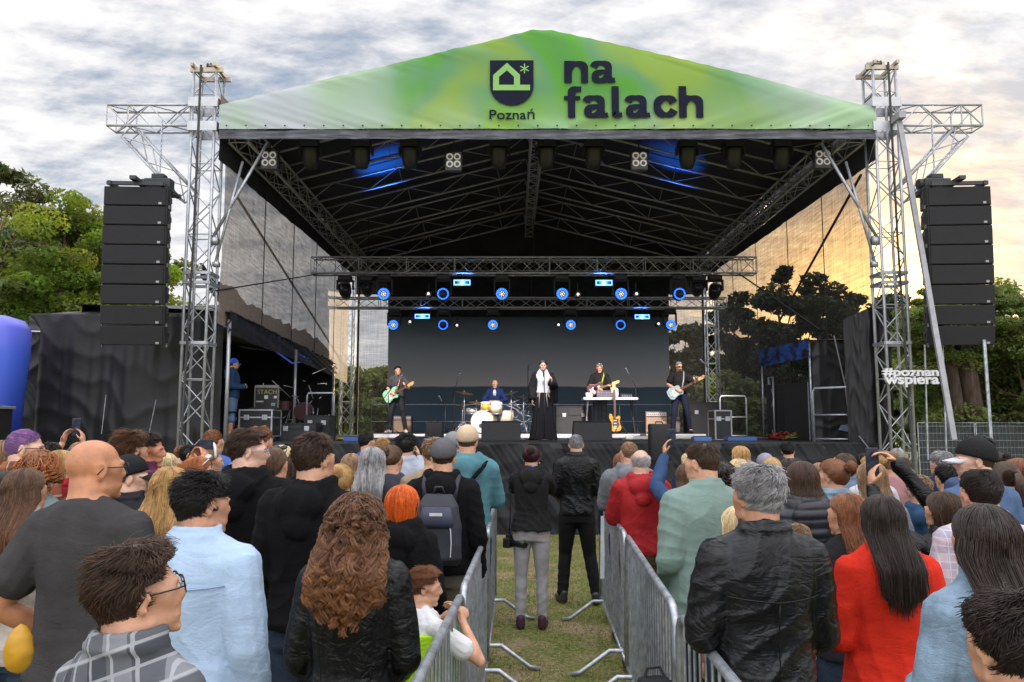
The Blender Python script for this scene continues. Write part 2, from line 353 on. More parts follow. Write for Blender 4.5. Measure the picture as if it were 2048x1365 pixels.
# ------------------------------------------------------------------ roof canopy
prof = [(437, 262), (441, 212), (560, 182), (745, 139), (905, 101), (1066, 62), (1106, 62), (1300, 105), (1500, 152), (1640, 190), (1738, 214), (1752, 262)]
PW = [W(x, y, 13.62) for x, y in prof]
px_ = np.array([p.x for p in PW[1:-1]]); pz_ = np.array([p.z for p in PW[1:-1]])
ZB = W(1024, 260, 13.62).z; X0, X1 = PW[0].x + 0.02, PW[-1].x - 0.02
bm_ = bpy.data.materials.new('banner_print'); bm_.use_nodes = True; t = bm_.node_tree; b = t.nodes['Principled BSDF']; b.inputs['Roughness'].default_value = 0.6; b.inputs['Specular IOR Level'].default_value = 0.25
tcn = t.nodes.new('ShaderNodeTexCoord'); ob = tcn.outputs['Object']; sx_ = t.nodes.new('ShaderNodeSeparateXYZ'); t.links.new(ob, sx_.inputs[0])
n1 = nnoise(t, nmap(t, ob, (3.3, 0, 1.2), (0, R(18), 0), (1, 1, 0.8)), 0.42, 2, 0.5, 0.5)
n2 = nnoise(t, nmap(t, ob, (0, 0, 5), (0, R(-25), 0), (1, 1, 0.7)), 0.6, 2, 0.5, 0.8)
gcol = nramp(t, n1, [(0.30, (0.10, 0.31, 0.10)), (0.42, (0.12, 0.40, 0.045)), (0.50, (0.15, 0.36, 0.17)), (0.58, (0.28, 0.44, 0.07)), (0.72, (0.30, 0.48, 0.12))])
lowz = nmath(t, 'MULTIPLY', nmath(t, 'SUBTRACT', 0.72, nmath(t, 'SUBTRACT', sx_.outputs[2], ZB)), 1.3, clamp=True)
gcol = nmix(t, nmath(t, 'MULTIPLY', lowz, 0.6), gcol, nramp(t, n2, [(0.35, (0.40, 0.55, 0.13)), (0.65, (0.45, 0.60, 0.42))]))
edge = nmath(t, 'ABSOLUTE', nmath(t, 'SUBTRACT', sx_.outputs[0], 1.15))
ef = nramp(t, nmath(t, 'ADD', nmath(t, 'MULTIPLY', edge, 0.125), nmath(t, 'MULTIPLY', nmath(t, 'SUBTRACT', n2, 0.5), 0.28)), [(0.37, (0, 0, 0)), (0.52, (0.75, 0.75, 0.75)), (0.64, (0.95,) * 3)])
gcol = nmix(t, ef, gcol, nramp(t, n1, [(0.38, (0.55, 0.60, 0.66)), (0.6, (0.42, 0.62, 0.40))]))
t.links.new(gcol, b.inputs['Base Color'])
tl_ = t.nodes.new('ShaderNodeBsdfTranslucent'); t.links.new(gcol, tl_.inputs[0]); mx = t.nodes.new('ShaderNodeMixShader'); mx.inputs[0].default_value = 0.18
t.links.new(b.outputs[0], mx.inputs[1]); t.links.new(tl_.outputs[0], mx.inputs[2]); t.links.new(mx.outputs[0], t.nodes['Material Output'].inputs[0])
bn_o = thing('roof_banner', 'green gable banner with the navy words and shield across the stage roof', 'banner', (0, 0, 0))
def bfn(U, V):
    X = X0 + (X1 - X0) * U; top = np.interp(X, px_, pz_); top = np.where((X < px_[0]) , pz_[0], top); Z = ZB + (top - ZB) * V
    q = np.stack([X.ravel() * 1.2 + Z.ravel() * 3.2, Z.ravel() * 1.5, 0 * X.ravel()], -1)
    sd_ = np.sign(X - 1.0).ravel(); q2 = np.stack([X.ravel() * 2.2 * 1.0 - sd_ * Z.ravel() * 6.0, Z.ravel() * 0.6, 0 * X.ravel() + 2], -1)
    low = np.exp(-((Z - ZB) / 0.28) ** 2); topw = np.exp(-((top - Z) / 0.22) ** 2); sidew = np.clip((np.abs(X - 0.6) - 3.2) / 2.0, 0, 1)
    d = sn(q, 1.0, 3, 2).reshape(U.shape) * 0.010 + sn(q2, 1.0, 8, 3).reshape(U.shape) * (0.035 * low + 0.022 * sidew) + sn(q * 2.4, 1.0, 5, 2).reshape(U.shape) * 0.018 * topw
    Y = 13.58 - d + 0 * X
    sc = 0.012 * np.abs(np.sin(X * 9)) * topw
    return X, Y, Z - sc
V3, Q = grid_mesh(bfn, 620, 70); link('banner_sheet', fast_mesh('banner_sheet', V3, Q), bm_, bn_o)
navy = mat('navy_ink', (0.016, 0.018, 0.036), 0.9, 0, 0.08, 5, spec=0.1)
gr = MB()
for k in range(34): gr.lathe((X0 + 0.15 + k * (X1 - X0 - 0.3) / 33, 13.535, ZB + 0.045), [(0, -0.006), (0.016, -0.004), (0.016, 0.004), (0, 0.006)], 8, 'y')
gr.build('eyelets', blackm(), bn_o)
def text(name, s, x0, x1, z0, z1, y, m, parent, off=0.0, ext=0.003, shear=0.0, space=1.0, thick=None):
    """flat lettering filling the box x0..x1, z0..z1 (z0..z1 of the real bounding box)"""
    cu = bpy.data.curves.new(name, 'FONT'); cu.body = s; cu.size = 1.0; cu.offset = off; cu.extrude = ext; cu.space_character = space; cu.space_line = 0.78; cu.resolution_u = 6
    tmp = bpy.data.objects.new(name, cu); C.objects.link(tmp); dg = bpy.context.evaluated_depsgraph_get()
    me = bpy.data.meshes.new_from_object(tmp.evaluated_get(dg)); bpy.data.objects.remove(tmp); bpy.data.curves.remove(cu)
    n = len(me.vertices); co = np.empty(n * 3, np.float32); me.vertices.foreach_get('co', co); co = co.reshape(-1, 3)
    a, bb = co.min(0), co.max(0); X = (co[:, 0] - a[0]) / (bb[0] - a[0]) * (x1 - x0) + x0; Z = (co[:, 1] - a[1]) / (bb[1] - a[1]) * (z1 - z0) + z0
    out = np.stack([X, y - co[:, 2], Z], -1); me.vertices.foreach_set('co', out.ravel().astype(np.float32)); me.materials.clear(); me.update()
    me.flip_normals()
    return link(name, me, m, parent)
def pxbox(x0, y0, x1, y1, Y): a = W(x0, y1, Y); b_ = W(x1, y0, Y); c_ = W((x0 + x1) / 2, (y0 + y1) / 2, Y); return W(x0, (y0 + y1) / 2, Y).x, W(x1, (y0 + y1) / 2, Y).x, a.z, b_.z
YT = 13.553
# heavy grotesque letters drawn as strokes: (centre line, stroke width), x height 1
ARCH = [(0.17, 0.55), (0.22, 0.74), (0.34, 0.845), (0.50, 0.87), (0.66, 0.82), (0.75, 0.70), (0.77, 0.52), (0.77, 0)]
GLY = {'n': (0.92, [([(0.15, 0), (0.15, 1)], 0.30), (ARCH, 0.28)]), 'h': (0.92, [([(0.15, 0), (0.15, 1.4)], 0.30), (ARCH, 0.28)]), 'l': (0.42, [([(0.15, 1.4), (0.15, 0.30), (0.18, 0.18), (0.27, 0.125), (0.40, 0.125)], 0.28)]),
 'a': (0.92, [([(0.09, 0.70), (0.15, 0.82), (0.28, 0.885), (0.46, 0.89), (0.60, 0.82), (0.66, 0.66), (0.66, 0.28), (0.70, 0.15), (0.80, 0.115), (0.90, 0.13)], 0.25), ([(0.66, 0.50), (0.42, 0.50), (0.22, 0.43), (0.14, 0.29), (0.19, 0.16), (0.33, 0.10), (0.50, 0.15), (0.64, 0.30)], 0.24)]),
 'c': (0.84, [([(0.76, 0.66), (0.68, 0.80), (0.52, 0.875), (0.33, 0.84), (0.19, 0.70), (0.15, 0.50), (0.19, 0.30), (0.33, 0.16), (0.52, 0.125), (0.68, 0.20), (0.77, 0.35)], 0.27)]),
 'f': (0.62, [([(0.28, 0), (0.28, 1.02), (0.33, 1.20), (0.46, 1.275), (0.64, 1.27)], 0.28), ([(0.0, 0.88), (0.60, 0.88)], 0.23)])}
def word(s, x0, x1, z0, xh, y, m, parent):
    tot = sum(GLY[c][0] for c in s) + 0.10 * (len(s) - 1); sx = (x1 - x0) / tot; b = MB(); cx = 0; k = 0
    for c in s:
        for pts, wd_ in GLY[c][1]:
            P = [V2((cx + px) * sx, pz * xh) for px, pz in pts]; Lf, Rt = [], []
            if len(P) > 3:      # round the stroke
                Q_ = []
                for i in range(len(P) - 1):
                    a, b0, b1, c_ = P[max(i - 1, 0)], P[i], P[i + 1], P[min(i + 2, len(P) - 1)]
                    for t_ in (0, 0.25, 0.5, 0.75): Q_.append(0.5 * ((2 * b0) + (b1 - a) * t_ + (2 * a - 5 * b0 + 4 * b1 - c_) * t_ * t_ + (3 * b0 - a - 3 * b1 + c_) * t_ ** 3))
                P = Q_ + [P[-1]]
            for i, p in enumerate(P):
                d = (P[min(i + 1, len(P) - 1)] - P[max(i - 1, 0)]).normalized(); n_ = V2(-d.y, d.x); wl = wd_ * (abs(n_.x) * sx + abs(n_.y) * xh * 0.80) / 2 * 0.95; Lf.append(p + n_ * wl); Rt.append(p - n_ * wl)
            for i in range(len(P) - 1): k += 1; b.prism([(x0 + q.x, y - 0.00004 * k, z0 + q.y) for q in (Rt[i], Rt[i + 1], Lf[i + 1], Lf[i])], (0, 0.003, 0))
        cx += GLY[c][0] + 0.10
    return b.build('lettering', m, parent)
V2 = lambda a, b_: Vector((a, b_))
x0, x1, z0, z1 = pxbox(1128, 122, 1231, 166, YT); word('na', x0, x1, z0, z1 - z0, YT, navy, bn_o)
x0, x1, z0, z1 = pxbox(1128, 173, 1407, 236, YT); word('falach', x0, x1, z0, (z1 - z0) / 1.4, YT, navy, bn_o)
x0, x1, z0, z1 = pxbox(979, 218, 1069, 239, YT); text('lettering', 'Pozna\u0144', x0, x1, z0, z1, YT, navy, bn_o, 0.008)
# shield emblem: navy shield, house shaped sign and star in the banner's light green
def P2(x, y, Y=YT): return W(x, y, Y)
sh_pts = [(980, 121), (1067, 121), (1067, 172)] + [(1023.5 + 43.5 * math.cos(a), 172 + 39 * math.sin(a)) for a in np.linspace(0, PI, 15)[1:-1]] + [(980, 172)]
MB().prism([P2(*p) for p in sh_pts], (0, 0.004, 0)).build('shield', navy, bn_o)
lg = mat('print_green', (0.22, 0.46, 0.12), 0.6, 0, 0.05)
e = MB(); ye = YT - 0.003
outer = [(986, 181), (986, 151), (1014, 126), (1040, 150), (1040, 170), (1060, 170), (1060, 181)]
inner = [(999, 170), (999, 154), (1014, 141), (1029, 154), (1029, 170)]
def quadstrip(a, b_):
    e.prism([P2(*p, ye) for p in (a[0], a[1], b_[1], b_[0])], (0, 0.002, 0))
quadstrip(((986, 181), (986, 151)), ((998, 181), (998, 154)))
quadstrip(((986, 151), (1014, 126)), ((998, 154), (1014, 141)))
quadstrip(((1014, 126), (1040, 150)), ((1014, 141), (1028, 154)))
quadstrip(((1040, 150), (1040, 170)), ((1028, 154), (1028, 170)))
e.prism([P2(*p, ye - 0.001) for p in ((997.5, 170), (1060, 170), (1060, 181), (997.5, 181))], (0, 0.002, 0))
for k in range(3):
    a = PI / 2 + k * PI / 3; dx, dy = 9.5 * math.cos(a), 9.5 * math.sin(a); nx, ny = -math.sin(a) * 1.1, math.cos(a) * 1.1
    e.prism([P2(1049 + sx * dx + sy * nx, 137.5 + sx * dy + sy * ny, ye - 0.0008 * k) for sx, sy in ((-1, -1), (1, -1), (1, 1), (-1, 1))], (0, 0.002, 0))
e.build('emblem', lg, bn_o)

roof = thing('stage_roof', 'black stage roof with rows of dark trusses under a fabric canopy', 'stage roof', (GX, 19.8, 0))
rx, ry = GX, 19.8
canm = mat('canopy_underside', (0.020, 0.020, 0.024), 0.7, 0, 0.3, 1.5, 0.2, 5)
def cfn(U, V):
    xs = np.interp(U, np.linspace(0, 1, len(px_)), px_); X = xs; Z = np.interp(X, px_, pz_) - 0.02; Y = 13.66 + (26.1 - 13.66) * V
    q = np.stack([X.ravel() * 0.8, Y.ravel() * 1.6, 0 * X.ravel()], -1); Z = Z - 0.03 + 0.02 * sn(q, 1, 2, 2).reshape(U.shape) - 0.0 * V
    return X - rx, Y - ry, Z
V3, Q = grid_mesh(cfn, 110, 60); link('canopy', fast_mesh('canopy', V3, Q), canm, roof)
gp = [(X0 - rx, 26.1 - ry, 6.2), (X1 - rx, 26.1 - ry, 6.2)] + [(x - rx, 26.1 - ry, z) for x, z in zip(px_[::-1], pz_[::-1])]
MB().prism(gp, (0, 0.05, 0)).build('gable_panel', canm, roof)
cloth_sheet('front_valance', mat('valance_cloth', (0.075, 0.08, 0.098), 0.6, 0, 0.35, 3, 0.2, 10), roof, (X0 - rx, 13.56 - ry, ZB - 0.19), (X1 - rx, 13.56 - ry, ZB - 0.19), (X0 - rx, 13.60 - ry, ZB - 0.01), (X1 - rx, 13.60 - ry, ZB - 0.01), 500, 12, 0.022, 30, seed=5, diag=2.5)
for sx, xx in ((-1, X0 - 0.0), (1, X1 + 0.0)):
    p = [(xx - rx, 13.62 - ry), (xx - rx, 26.1 - ry)]
    cloth_sheet('side_valance', canm, roof, (p[0][0], p[0][1], 6.55), (p[1][0], p[1][1], 6.75), (p[0][0], p[0][1], 7.75), (p[1][0], p[1][1], 7.75), 80, 10, 0.03, 30, seed=6)
def roof_truss(name, p0, p1, wd, hd, side, bay=0.5, planar=False, m=None, rc=0.024):
    ch = MB(); truss(ch, ch, Vector(p0) - Vector((rx, ry, 0)), Vector(p1) - Vector((rx, ry, 0)), wd, hd, side, bay, rc, 0.011, planar)
    return ch.build(name, m or dark_alu(), roof, True)
zr = float(pz_.max()); slopeL = (zr - pz_[0]) 
for i, yy in enumerate((14.9, 16.6, 18.3, 20.0, 21.7, 23.4, 25.2)):
    for sx in (-1, 1):
        xe = X0 + 0.25 if sx < 0 else X1 - 0.25; ze = float(pz_[0] if sx < 0 else pz_[-1]) - 0.32
        roof_truss('rafter_truss', (xe, yy, ze), (GX - (-sx) * 0.0 + sx * 0.16, yy, zr - 0.36), 0.3, 0.36, (0, 1, 0), 0.75, True)
roof_truss('ridge_truss', (GX, 13.75, zr - 0.55), (GX, 26.0, zr - 0.55), 0.26, 0.5, (1, 0, 0), 0.32)
for xx in (X0 + 0.28, X1 - 0.28): roof_truss('eave_truss', (xx, 13.8, 7.12), (xx, 26.0, 7.12), 0.34, 0.40, (1, 0, 0), 0.45)
roof_truss('front_truss', (X0, 13.95, 7.40), (X1, 13.95, 7.40), 0.3, 0.34, (0, 1, 0), 0.5)
roof_truss('tie_truss', (X0, 25.4, 7.0), (X1, 25.4, 7.0), 0.3, 0.34, (0, 1, 0), 0.5)
tag(dk, None)
# hanging lighting trusses
def lt(label, y, zc, hd, x0, x1):
    o = thing('lighting_truss', label, 'lighting truss', ((x0 + x1) / 2, y, zc), 0, 'lighting trusses'); ch = MB(); la = MB(); L = (x1 - x0) / 2
    truss(ch, la, (-L, 0, 0), (L, 0, 0), 0.34, hd, (0, 1, 0), 0.42, 0.025, 0.012); ch.build('chords', dark_alu(), o, True); la.build('bracing', dark_alu(), o, True)
    h = MB()
    for x in (-L * 0.75, 0, L * 0.75): h.tube((x, 0, 0), (x, 0, 7.3 - zc), 0.01, 5)
    h.build('hanger', blackm(), o); return o
LT1 = (W(1060, 533, 20.6).z, 20.6); LT2 = (W(1060, 607, 24.0).z, 24.0)
lt('upper lighting truss under the roof, carrying six big blue ringed lamps', 20.6, LT1[0], 0.42, W(625, 533, 20.6).x, W(1510, 533, 20.6).x)
lt('lower lighting truss in front of the backdrop, between the back towers', 24.0, LT2[0], 0.30, W(676, 607, 24).x, W(1450, 607, 24).x)
# ------------------------------------------------------------------ see-through mesh walls
def mesh_mat(name, tr_, c, sc=1.0):
    m = bpy.data.materials.new(name); m.use_nodes = True; t = m.node_tree; b = t.nodes['Principled BSDF']; b.inputs['Base Color'].default_value = (*c, 1); b.inputs['Roughness'].default_value = 0.6
    tcn = t.nodes.new('ShaderNodeTexCoord'); ob = tcn.outputs['Object']
    f1 = nnoise(t, nmap(t, ob, sc=(9, 9, 0.5)), 3.0, 3, 0.6); f2 = nnoise(t, nmap(t, ob, sc=(0.6, 0.6, 7)), 3.0, 3, 0.6)
    f = nmath(t, 'ADD', nmath(t, 'MULTIPLY', nmath(t, 'SUBTRACT', f1, 0.5), 0.35), nmath(t, 'MULTIPLY', nmath(t, 'SUBTRACT', f2, 0.5), 0.45))
    fac = nmath(t, 'ADD', tr_, f, clamp=True)
    tb = t.nodes.new('ShaderNodeBsdfTransparent'); mx = t.nodes.new('ShaderNodeMixShader'); t.links.new(fac, mx.inputs[0])
    t.links.new(b.outputs[0], mx.inputs[1]); t.links.new(tb.outputs[0], mx.inputs[2]); t.links.new(mx.outputs[0], t.nodes['Material Output'].inputs[0]); return m
mesh_l = mesh_mat('scrim_grey', 0.22, (0.36, 0.29, 0.24)); mesh_r = mesh_mat('scrim_black', 0.31, (0.035, 0.03, 0.026))
o = thing('mesh_wall', 'grey see-through mesh wall above the side tent, streaked by clouds behind', 'mesh wall', (X0 - 0.06, YF, 0), 0, 'mesh walls round the stage')
cloth_sheet('scrim', mesh_l, o, (0, 0.25, 3.7), (0, 11.6, 3.2), (0, 0.25, 6.7), (0, 11.6, 6.9), 120, 40, 0.05, 9, seed=3)
sm = MB()
for yy in (2.5, 4.7, 6.9, 9.1): sm.tube((0.07, yy, 3.6), (0.07, yy, 6.8), 0.012, 4)
sm.build('seam', blackm(), o)
o = thing('mesh_wall', 'dark see-through mesh wall glowing gold with sunset and tree shapes', 'mesh wall', (X1 + 0.06, YF, 0), 0, 'mesh walls round the stage')
cloth_sheet('scrim', mesh_r, o, (0, 0.25, 0.9), (0, 11.4, 0.9), (0, 0.25, 6.7), (0, 11.4, 6.9), 120, 60, 0.05, 9, seed=4)
sm = MB()
for yy in (2.3, 4.4, 6.8, 9.0): sm.tube((-0.07, yy, 1.6), (-0.07, yy, 6.8), 0.01, 4)
sm.build('seam', blackm(), o)
for sx, xa, xb, lab in ((-1, W(716, 700, 26).x, W(790, 700, 26).x, 'strip of see-through mesh between the back tower and the backdrop, guitarist side with tent'), (1, W(1325, 700, 26).x, W(1408, 700, 26).x, 'strip of see-through mesh between backdrop and back tower behind the beanie guitarist')):
    o = thing('mesh_wall', lab, 'mesh wall', ((xa + xb) / 2, 26.0, 0), 0, 'mesh walls round the stage'); L = (xb - xa) / 2
    cloth_sheet('scrim', mesh_mat('scrim_back_%d' % (sx + 1), 0.55 if sx < 0 else 0.5, (0.12, 0.10, 0.08)), o, (-L, 0, 0.8), (L, 0, 0.8), (-L, 0, 6.6), (L, 0, 6.6), 20, 50, 0.02, 2, seed=8 + sx)
    MB().tube((sx * L, 0.0, 0.8), (sx * L, 0, 6.8), 0.045, 6).build('edge_pole', blackm(), o)
# tension straps crossing the mesh walls
s = MB()
s.tube(W(468, 385, 15), W(690, 735, 25.3), 0.028, 5); tag(s.build('cross_brace', blackm()), 'black diagonal strap crossing the grey mesh wall', 'strap')
s = MB(); s.tube(W(432, 582, 13.9), W(640, 548, 21), 0.014, 5); tag(s.build('tension_wire', blackm()), 'thin black wire running from the front tower to the upper lighting truss', 'wire')
s = MB(); s.tube(W(1722, 350, 14.6), W(1560, 640, 19.5), 0.028, 5); tag(s.build('cross_brace', blackm()), 'black diagonal strap crossing the golden mesh wall', 'strap')
s = MB(); s.tube(W(1478, 548, 20.8), W(1640, 660, 16.5), 0.02, 5); tag(s.build('tension_wire', blackm()), 'black wire sloping from the upper lighting truss to the dark tent', 'wire')
# ------------------------------------------------------------------ backdrop
o = thing('stage_backdrop', 'grey-blue gradient backdrop cloth with a dark hill band behind the band', 'backdrop', (GX, 25.5, 0))
bk = bpy.data.materials.new('backdrop_print'); bk.use_nodes = True; t = bk.node_tree; b = t.nodes['Principled BSDF']; b.inputs['Roughness'].default_value = 0.8
tcn = t.nodes.new('ShaderNodeTexCoord'); sz_ = t.nodes.new('ShaderNodeSeparateXYZ'); t.links.new(tcn.outputs['Object'], sz_.inputs[0])
zz = nmath(t, 'ADD', sz_.outputs[2], nmath(t, 'MULTIPLY', nnoise(t, nmap(t, tcn.outputs['Object'], sc=(1, 1, 0.2)), 0.5, 2), 0.10))
f = nmath(t, 'DIVIDE', nmath(t, 'SUBTRACT', zz, 1.5), 4.0)
t.links.new(nramp(t, f, [(0.0, (0.075, 0.12, 0.15)), (0.41, (0.05, 0.085, 0.115)), (0.42, (0.40, 0.38, 0.37)), (0.55, (0.30, 0.31, 0.335)), (0.8, (0.16, 0.20, 0.24)), (1.0, (0.06, 0.085, 0.115))]), b.inputs['Base Color'])
BL, BR = W(776, 700, 25.5).x - GX, W(1338, 700, 25.5).x - GX
cloth_sheet('printed_cloth', bk, o, (BL, 0, 1.3), (BR, 0, 1.3), (BL, 0, 5.62), (BR, 0, 5.62), 120, 40, 0.03, 8, seed=1)
cloth_sheet('black_border', black_cloth(), o, (BL, -0.12, 5.35), (BR, -0.12, 5.35), (BL, -0.12, 6.75), (BR, -0.12, 6.75), 120, 16, 0.03, 26, seed=9)
MB().tube((BL, -0.05, 1.62), (BR, -0.05, 1.62), 0.03, 6).build('bottom_batten', alu(), o)
# thin white rope-rail behind the band
s = MB()
for z in (0.42, 0.95): s.tube((-4.4, 25.0, DZ + z), (5.2, 25.0, DZ + z), 0.008, 5)
for k in (0, 6): s.tube((-4.4 + 1.6 * k, 25.0, DZ), (-4.4 + 1.6 * k, 25.0, DZ + 0.97), 0.009, 5)
tag(s.build('guard_rail', steel()), 'low metal guard rail along the foot of the backdrop', 'guard rail')
# ------------------------------------------------------------------ line arrays
cabm = mat('cabinet_black', (0.013, 0.013, 0.016), 0.7, 0, 0.2, 30, 0.12, 260)
grm = mat('cabinet_grille', (0.015, 0.015, 0.019), 0.8, 0.0, 0.15, 60, 0.3, 400)
def line_array(px, Yc, sx, label, yaw):
    ztop = W(px, 383, Yc).z; x = W(px, 500, Yc).x
    o = thing('line_array', label, 'line array', (x, Yc, ztop), yaw, 'hanging loudspeaker columns')
    z = 0.0; y = 0.0; n = 8; H = 0.325
    for i in range(n):
        a = R((1.5, 2, 2.5, 3, 4, 5.5, 8, 11)[i]); hz = H
        rot = Matrix.Rotation(a, 3, 'X'); cz = z - hz / 2; c = Vector((0, y, cz))
        fw, rw, dp = 0.515, 0.37, 0.60
        vs = []
        for yy, hw, hh in ((-dp / 2, fw, hz / 2 - 0.004), (-dp / 2 + 0.12, fw, hz / 2 - 0.004), (dp / 2, rw, hz / 2 - 0.045)):
            vs += [rot @ Vector((-hw, yy, -hh)), rot @ Vector((hw, yy, -hh)), rot @ Vector((hw, yy, hh)), rot @ Vector((-hw, yy, hh))]
        b = MB().add([c + v for v in vs], [(3, 2, 1, 0)] + [(j * 4 + k, j * 4 + (k + 1) % 4, j * 4 + 4 + (k + 1) % 4, j * 4 + 4 + k) for j in range(2) for k in range(4)] + [(8, 9, 10, 11)])
        cb = b.build('cabinet', cabm, o, bevel=0.006)
        g = MB().box(c + rot @ Vector((0, -dp / 2 - 0.008, 0)), (0.975, 0.016, hz - 0.03), rot); g.build('grille', grm, cb, bevel=0.004)
        bd = MB().box(c + rot @ Vector((0.40 * 1, -dp / 2 - 0.018, -hz / 2 + 0.045)), (0.05, 0.006, 0.035), rot); bd.build('badge', plastic('badge_grey', (0.35, 0.35, 0.37)), cb)
        for s in (-1, 1):
            hd = MB().box(c + rot @ Vector((s * 0.462, 0.02, 0)), (0.03, 0.09, 0.07), rot @ Matrix.Rotation(s * 0.3, 3, 'Z'))
            hd.build('handle', plastic('handle_black', (0.006, 0.006, 0.006)), cb)
        for s in (-1, 1): rg = MB().box(c + rot @ Vector((s * 0.518, -0.22, -hz / 2)), (0.012, 0.05, 0.06), rot); rg.build('rigging_plate', mat('rig_plate', (0.30, 0.29, 0.28), 0.5, 0.6), cb)
        z -= hz * math.cos(a); y += hz * math.sin(a) * 0.9
    f = MB()
    for s in (-0.42, 0.42): f.box((s, 0.05, 0.04), (0.05, 0.8, 0.07))
    for yy in (-0.3, 0.1, 0.42): f.box((0, yy, 0.045), (0.95, 0.05, 0.06))
    f.box((0, 0, 0.10), (0.1, 0.95, 0.06)); f.build('bumper_frame', mat('bumper', (0.055, 0.058, 0.065), 0.5, 0.5), o)
    return o, x, ztop
A1, ax, az = line_array(281, 13.2, -1, 'black hanging loudspeaker column beside the green tree', R(4))
A2, bx_, bz = line_array(1906, 13.2, 1, 'black hanging loudspeaker column with sunset glow on its side', R(-4))
for x, lab in ((ax + 0.15, 'black chain hoist above the loudspeaker column beside the green tree'), (bx_ - 0.1, 'black chain hoist above the loudspeaker column on the sunset side')):
    o = thing('chain_hoist', lab, 'chain hoist', (x, 13.45, az + 0.2), 0, 'chain hoists')
    b = MB(); b.box((0, 0, 0.0), (0.46, 0.2, 0.17)); b.box((0.0, 0, 0.12), (0.22, 0.18, 0.1)); b.lathe((-0.26, 0, 0), [(0.09, -0.05), (0.1, 0), (0.08, 0.05), (0, 0.06)], 12, 'x'); b.build('motor', mat('hoist_black', (0.03, 0.035, 0.04), 0.45, 0.3), o, bevel=0.02)
    c = MB()
    zt = 7.2 - (az + 0.2); k = 0; z = 0.15
    while z < zt: c.box((0, 0, z), (0.03 if k % 2 else 0.012, 0.012 if k % 2 else 0.03, 0.05)); z += 0.045; k += 1
    c.build('chain', steel(), o); b = MB(); b.box((-0.1, 0, -0.16), (0.16, 0.12, 0.22)); b.tube((0, 0, -0.05), (0, 0, -0.2), 0.02, 6); b.build('chain_bag', mat('chain_bag', (0.10, 0.03, 0.03), 0.8), o)

# ------------------------------------------------------------------ lamps
ledb = glow('blue_led', (0.015, 0.14, 1.0), 3.0); ledw = glow('white_blue_led', (0.10, 0.30, 1.0), 3.2); hot = glow('warm_core', (1.0, 0.80, 0.58), 1.6); dot_w = glow('small_white_led', (1.0, 0.85, 0.8), 1.6)
def moving_head(px, py, Y, ztruss, rad, core, label, lit=True, tilt=0.0, grp='blue ringed moving lamps'):
    p = W(px, py, Y); o = thing('moving_head_lamp', label, 'stage lamp', (p.x, Y, p.z), 0, grp)
    b = MB(); zt = ztruss - p.z
    b.box((0, 0.0, zt - 0.10), (0.34, 0.26, 0.13)); b.build('base_box', blackm(), o, bevel=0.015)
    y = MB(); hh = max(0.02, zt - 0.17)
    for s in (-1, 1): y.bar((s * (rad + 0.045), 0.02, 0), (s * (rad + 0.045), 0.02, hh), 0.04, 0.12)
    y.box((0, 0.02, hh), (2 * rad + 0.13, 0.14, 0.05)); y.build('yoke', blackm(), o, bevel=0.01)
    rot = Matrix.Rotation(R(-tilt), 3, 'X')
    h = MB(); h.lathe((0, 0, 0), [(0.0, 0.26), (rad * 0.7, 0.25), (rad * 1.0, 0.10), (rad * 1.08, -0.10), (rad * 1.06, -0.13), (rad * 0.93, -0.13), (rad * 0.9, -0.09), (0, -0.085)], 28, 'y', rot); h.build('head', mat('lamp_head', (0.02, 0.02, 0.022), 0.35, 0.1), o, True)
    if lit:
        r_ = MB()
        for k in range(20):
            a = 2 * PI * k / 20; ca, sa = math.cos(a), math.sin(a); r0, r1 = rad * (0.62 if core else 0.76), rad * 1.0; wq = 0.085 * rad
            pts = [(r0 * ca - wq * sa * 0.7, r0 * sa + wq * ca * 0.7), (r1 * ca - wq * sa, r1 * sa + wq * ca), (r1 * ca + wq * sa, r1 * sa - wq * ca), (r0 * ca + wq * sa * 0.7, r0 * sa - wq * ca * 0.7)]
            r_.prism([rot @ Vector((a_, -0.145, b_)) for a_, b_ in pts], rot @ Vector((0, -0.008, 0)))
        r_.build('led_ring', ledb, o)
        if core:
            c = MB(); c.lathe((0, 0, 0), [(0, -0.17), (rad * 0.12, -0.165), (rad * 0.14, -0.14), (0, -0.14)], 10, 'y', rot)
            for k in range(7):
                a = 2 * PI * k / 7; c.lathe(rot @ Vector((rad * 0.38 * math.cos(a), 0, rad * 0.38 * math.sin(a))), [(0, -0.16), (rad * 0.075, -0.155), (rad * 0.08, -0.14), (0, -0.14)], 8, 'y', rot)
            c.build('lens_cluster', hot, o)
    else:
        c = MB(); c.lathe((0, 0, 0), [(0, -0.135), (rad * 0.7, -0.12), (rad * 0.88, -0.10), (0, -0.09)], 20, 'y', rot); c.build('lens', mat('dark_lens', (0.02, 0.022, 0.03), 0.08, 0, 0.1, 5, spec=0.9), o, True)
    return o
side_txt = ['end nearest the side tent', 'second from the tent end', 'third from the tent end', 'third from the golden mesh', 'second from the golden mesh', 'end nearest the golden mesh']
for i, (px, core) in enumerate(((769, 1), (887, 0), (1004, 1), (1124, 1), (1241, 1), (1357, 0))):
    moving_head(px, 590, 20.5, LT1[0] - 0.22, 0.15, core, ('star lit' if core else 'hollow ringed') + ' blue lamp on the upper truss, ' + side_txt[i])
for i, (px, core) in enumerate(((788, 1), (887, 0), (986, 1), (1141, 1), (1240, 0), (1340, 1))):
    moving_head(px, 651.5, 23.9, LT2[0] - 0.16, 0.145, core, ('star lit' if core else 'hollow ringed') + ' blue lamp on the lower truss, ' + side_txt[i])
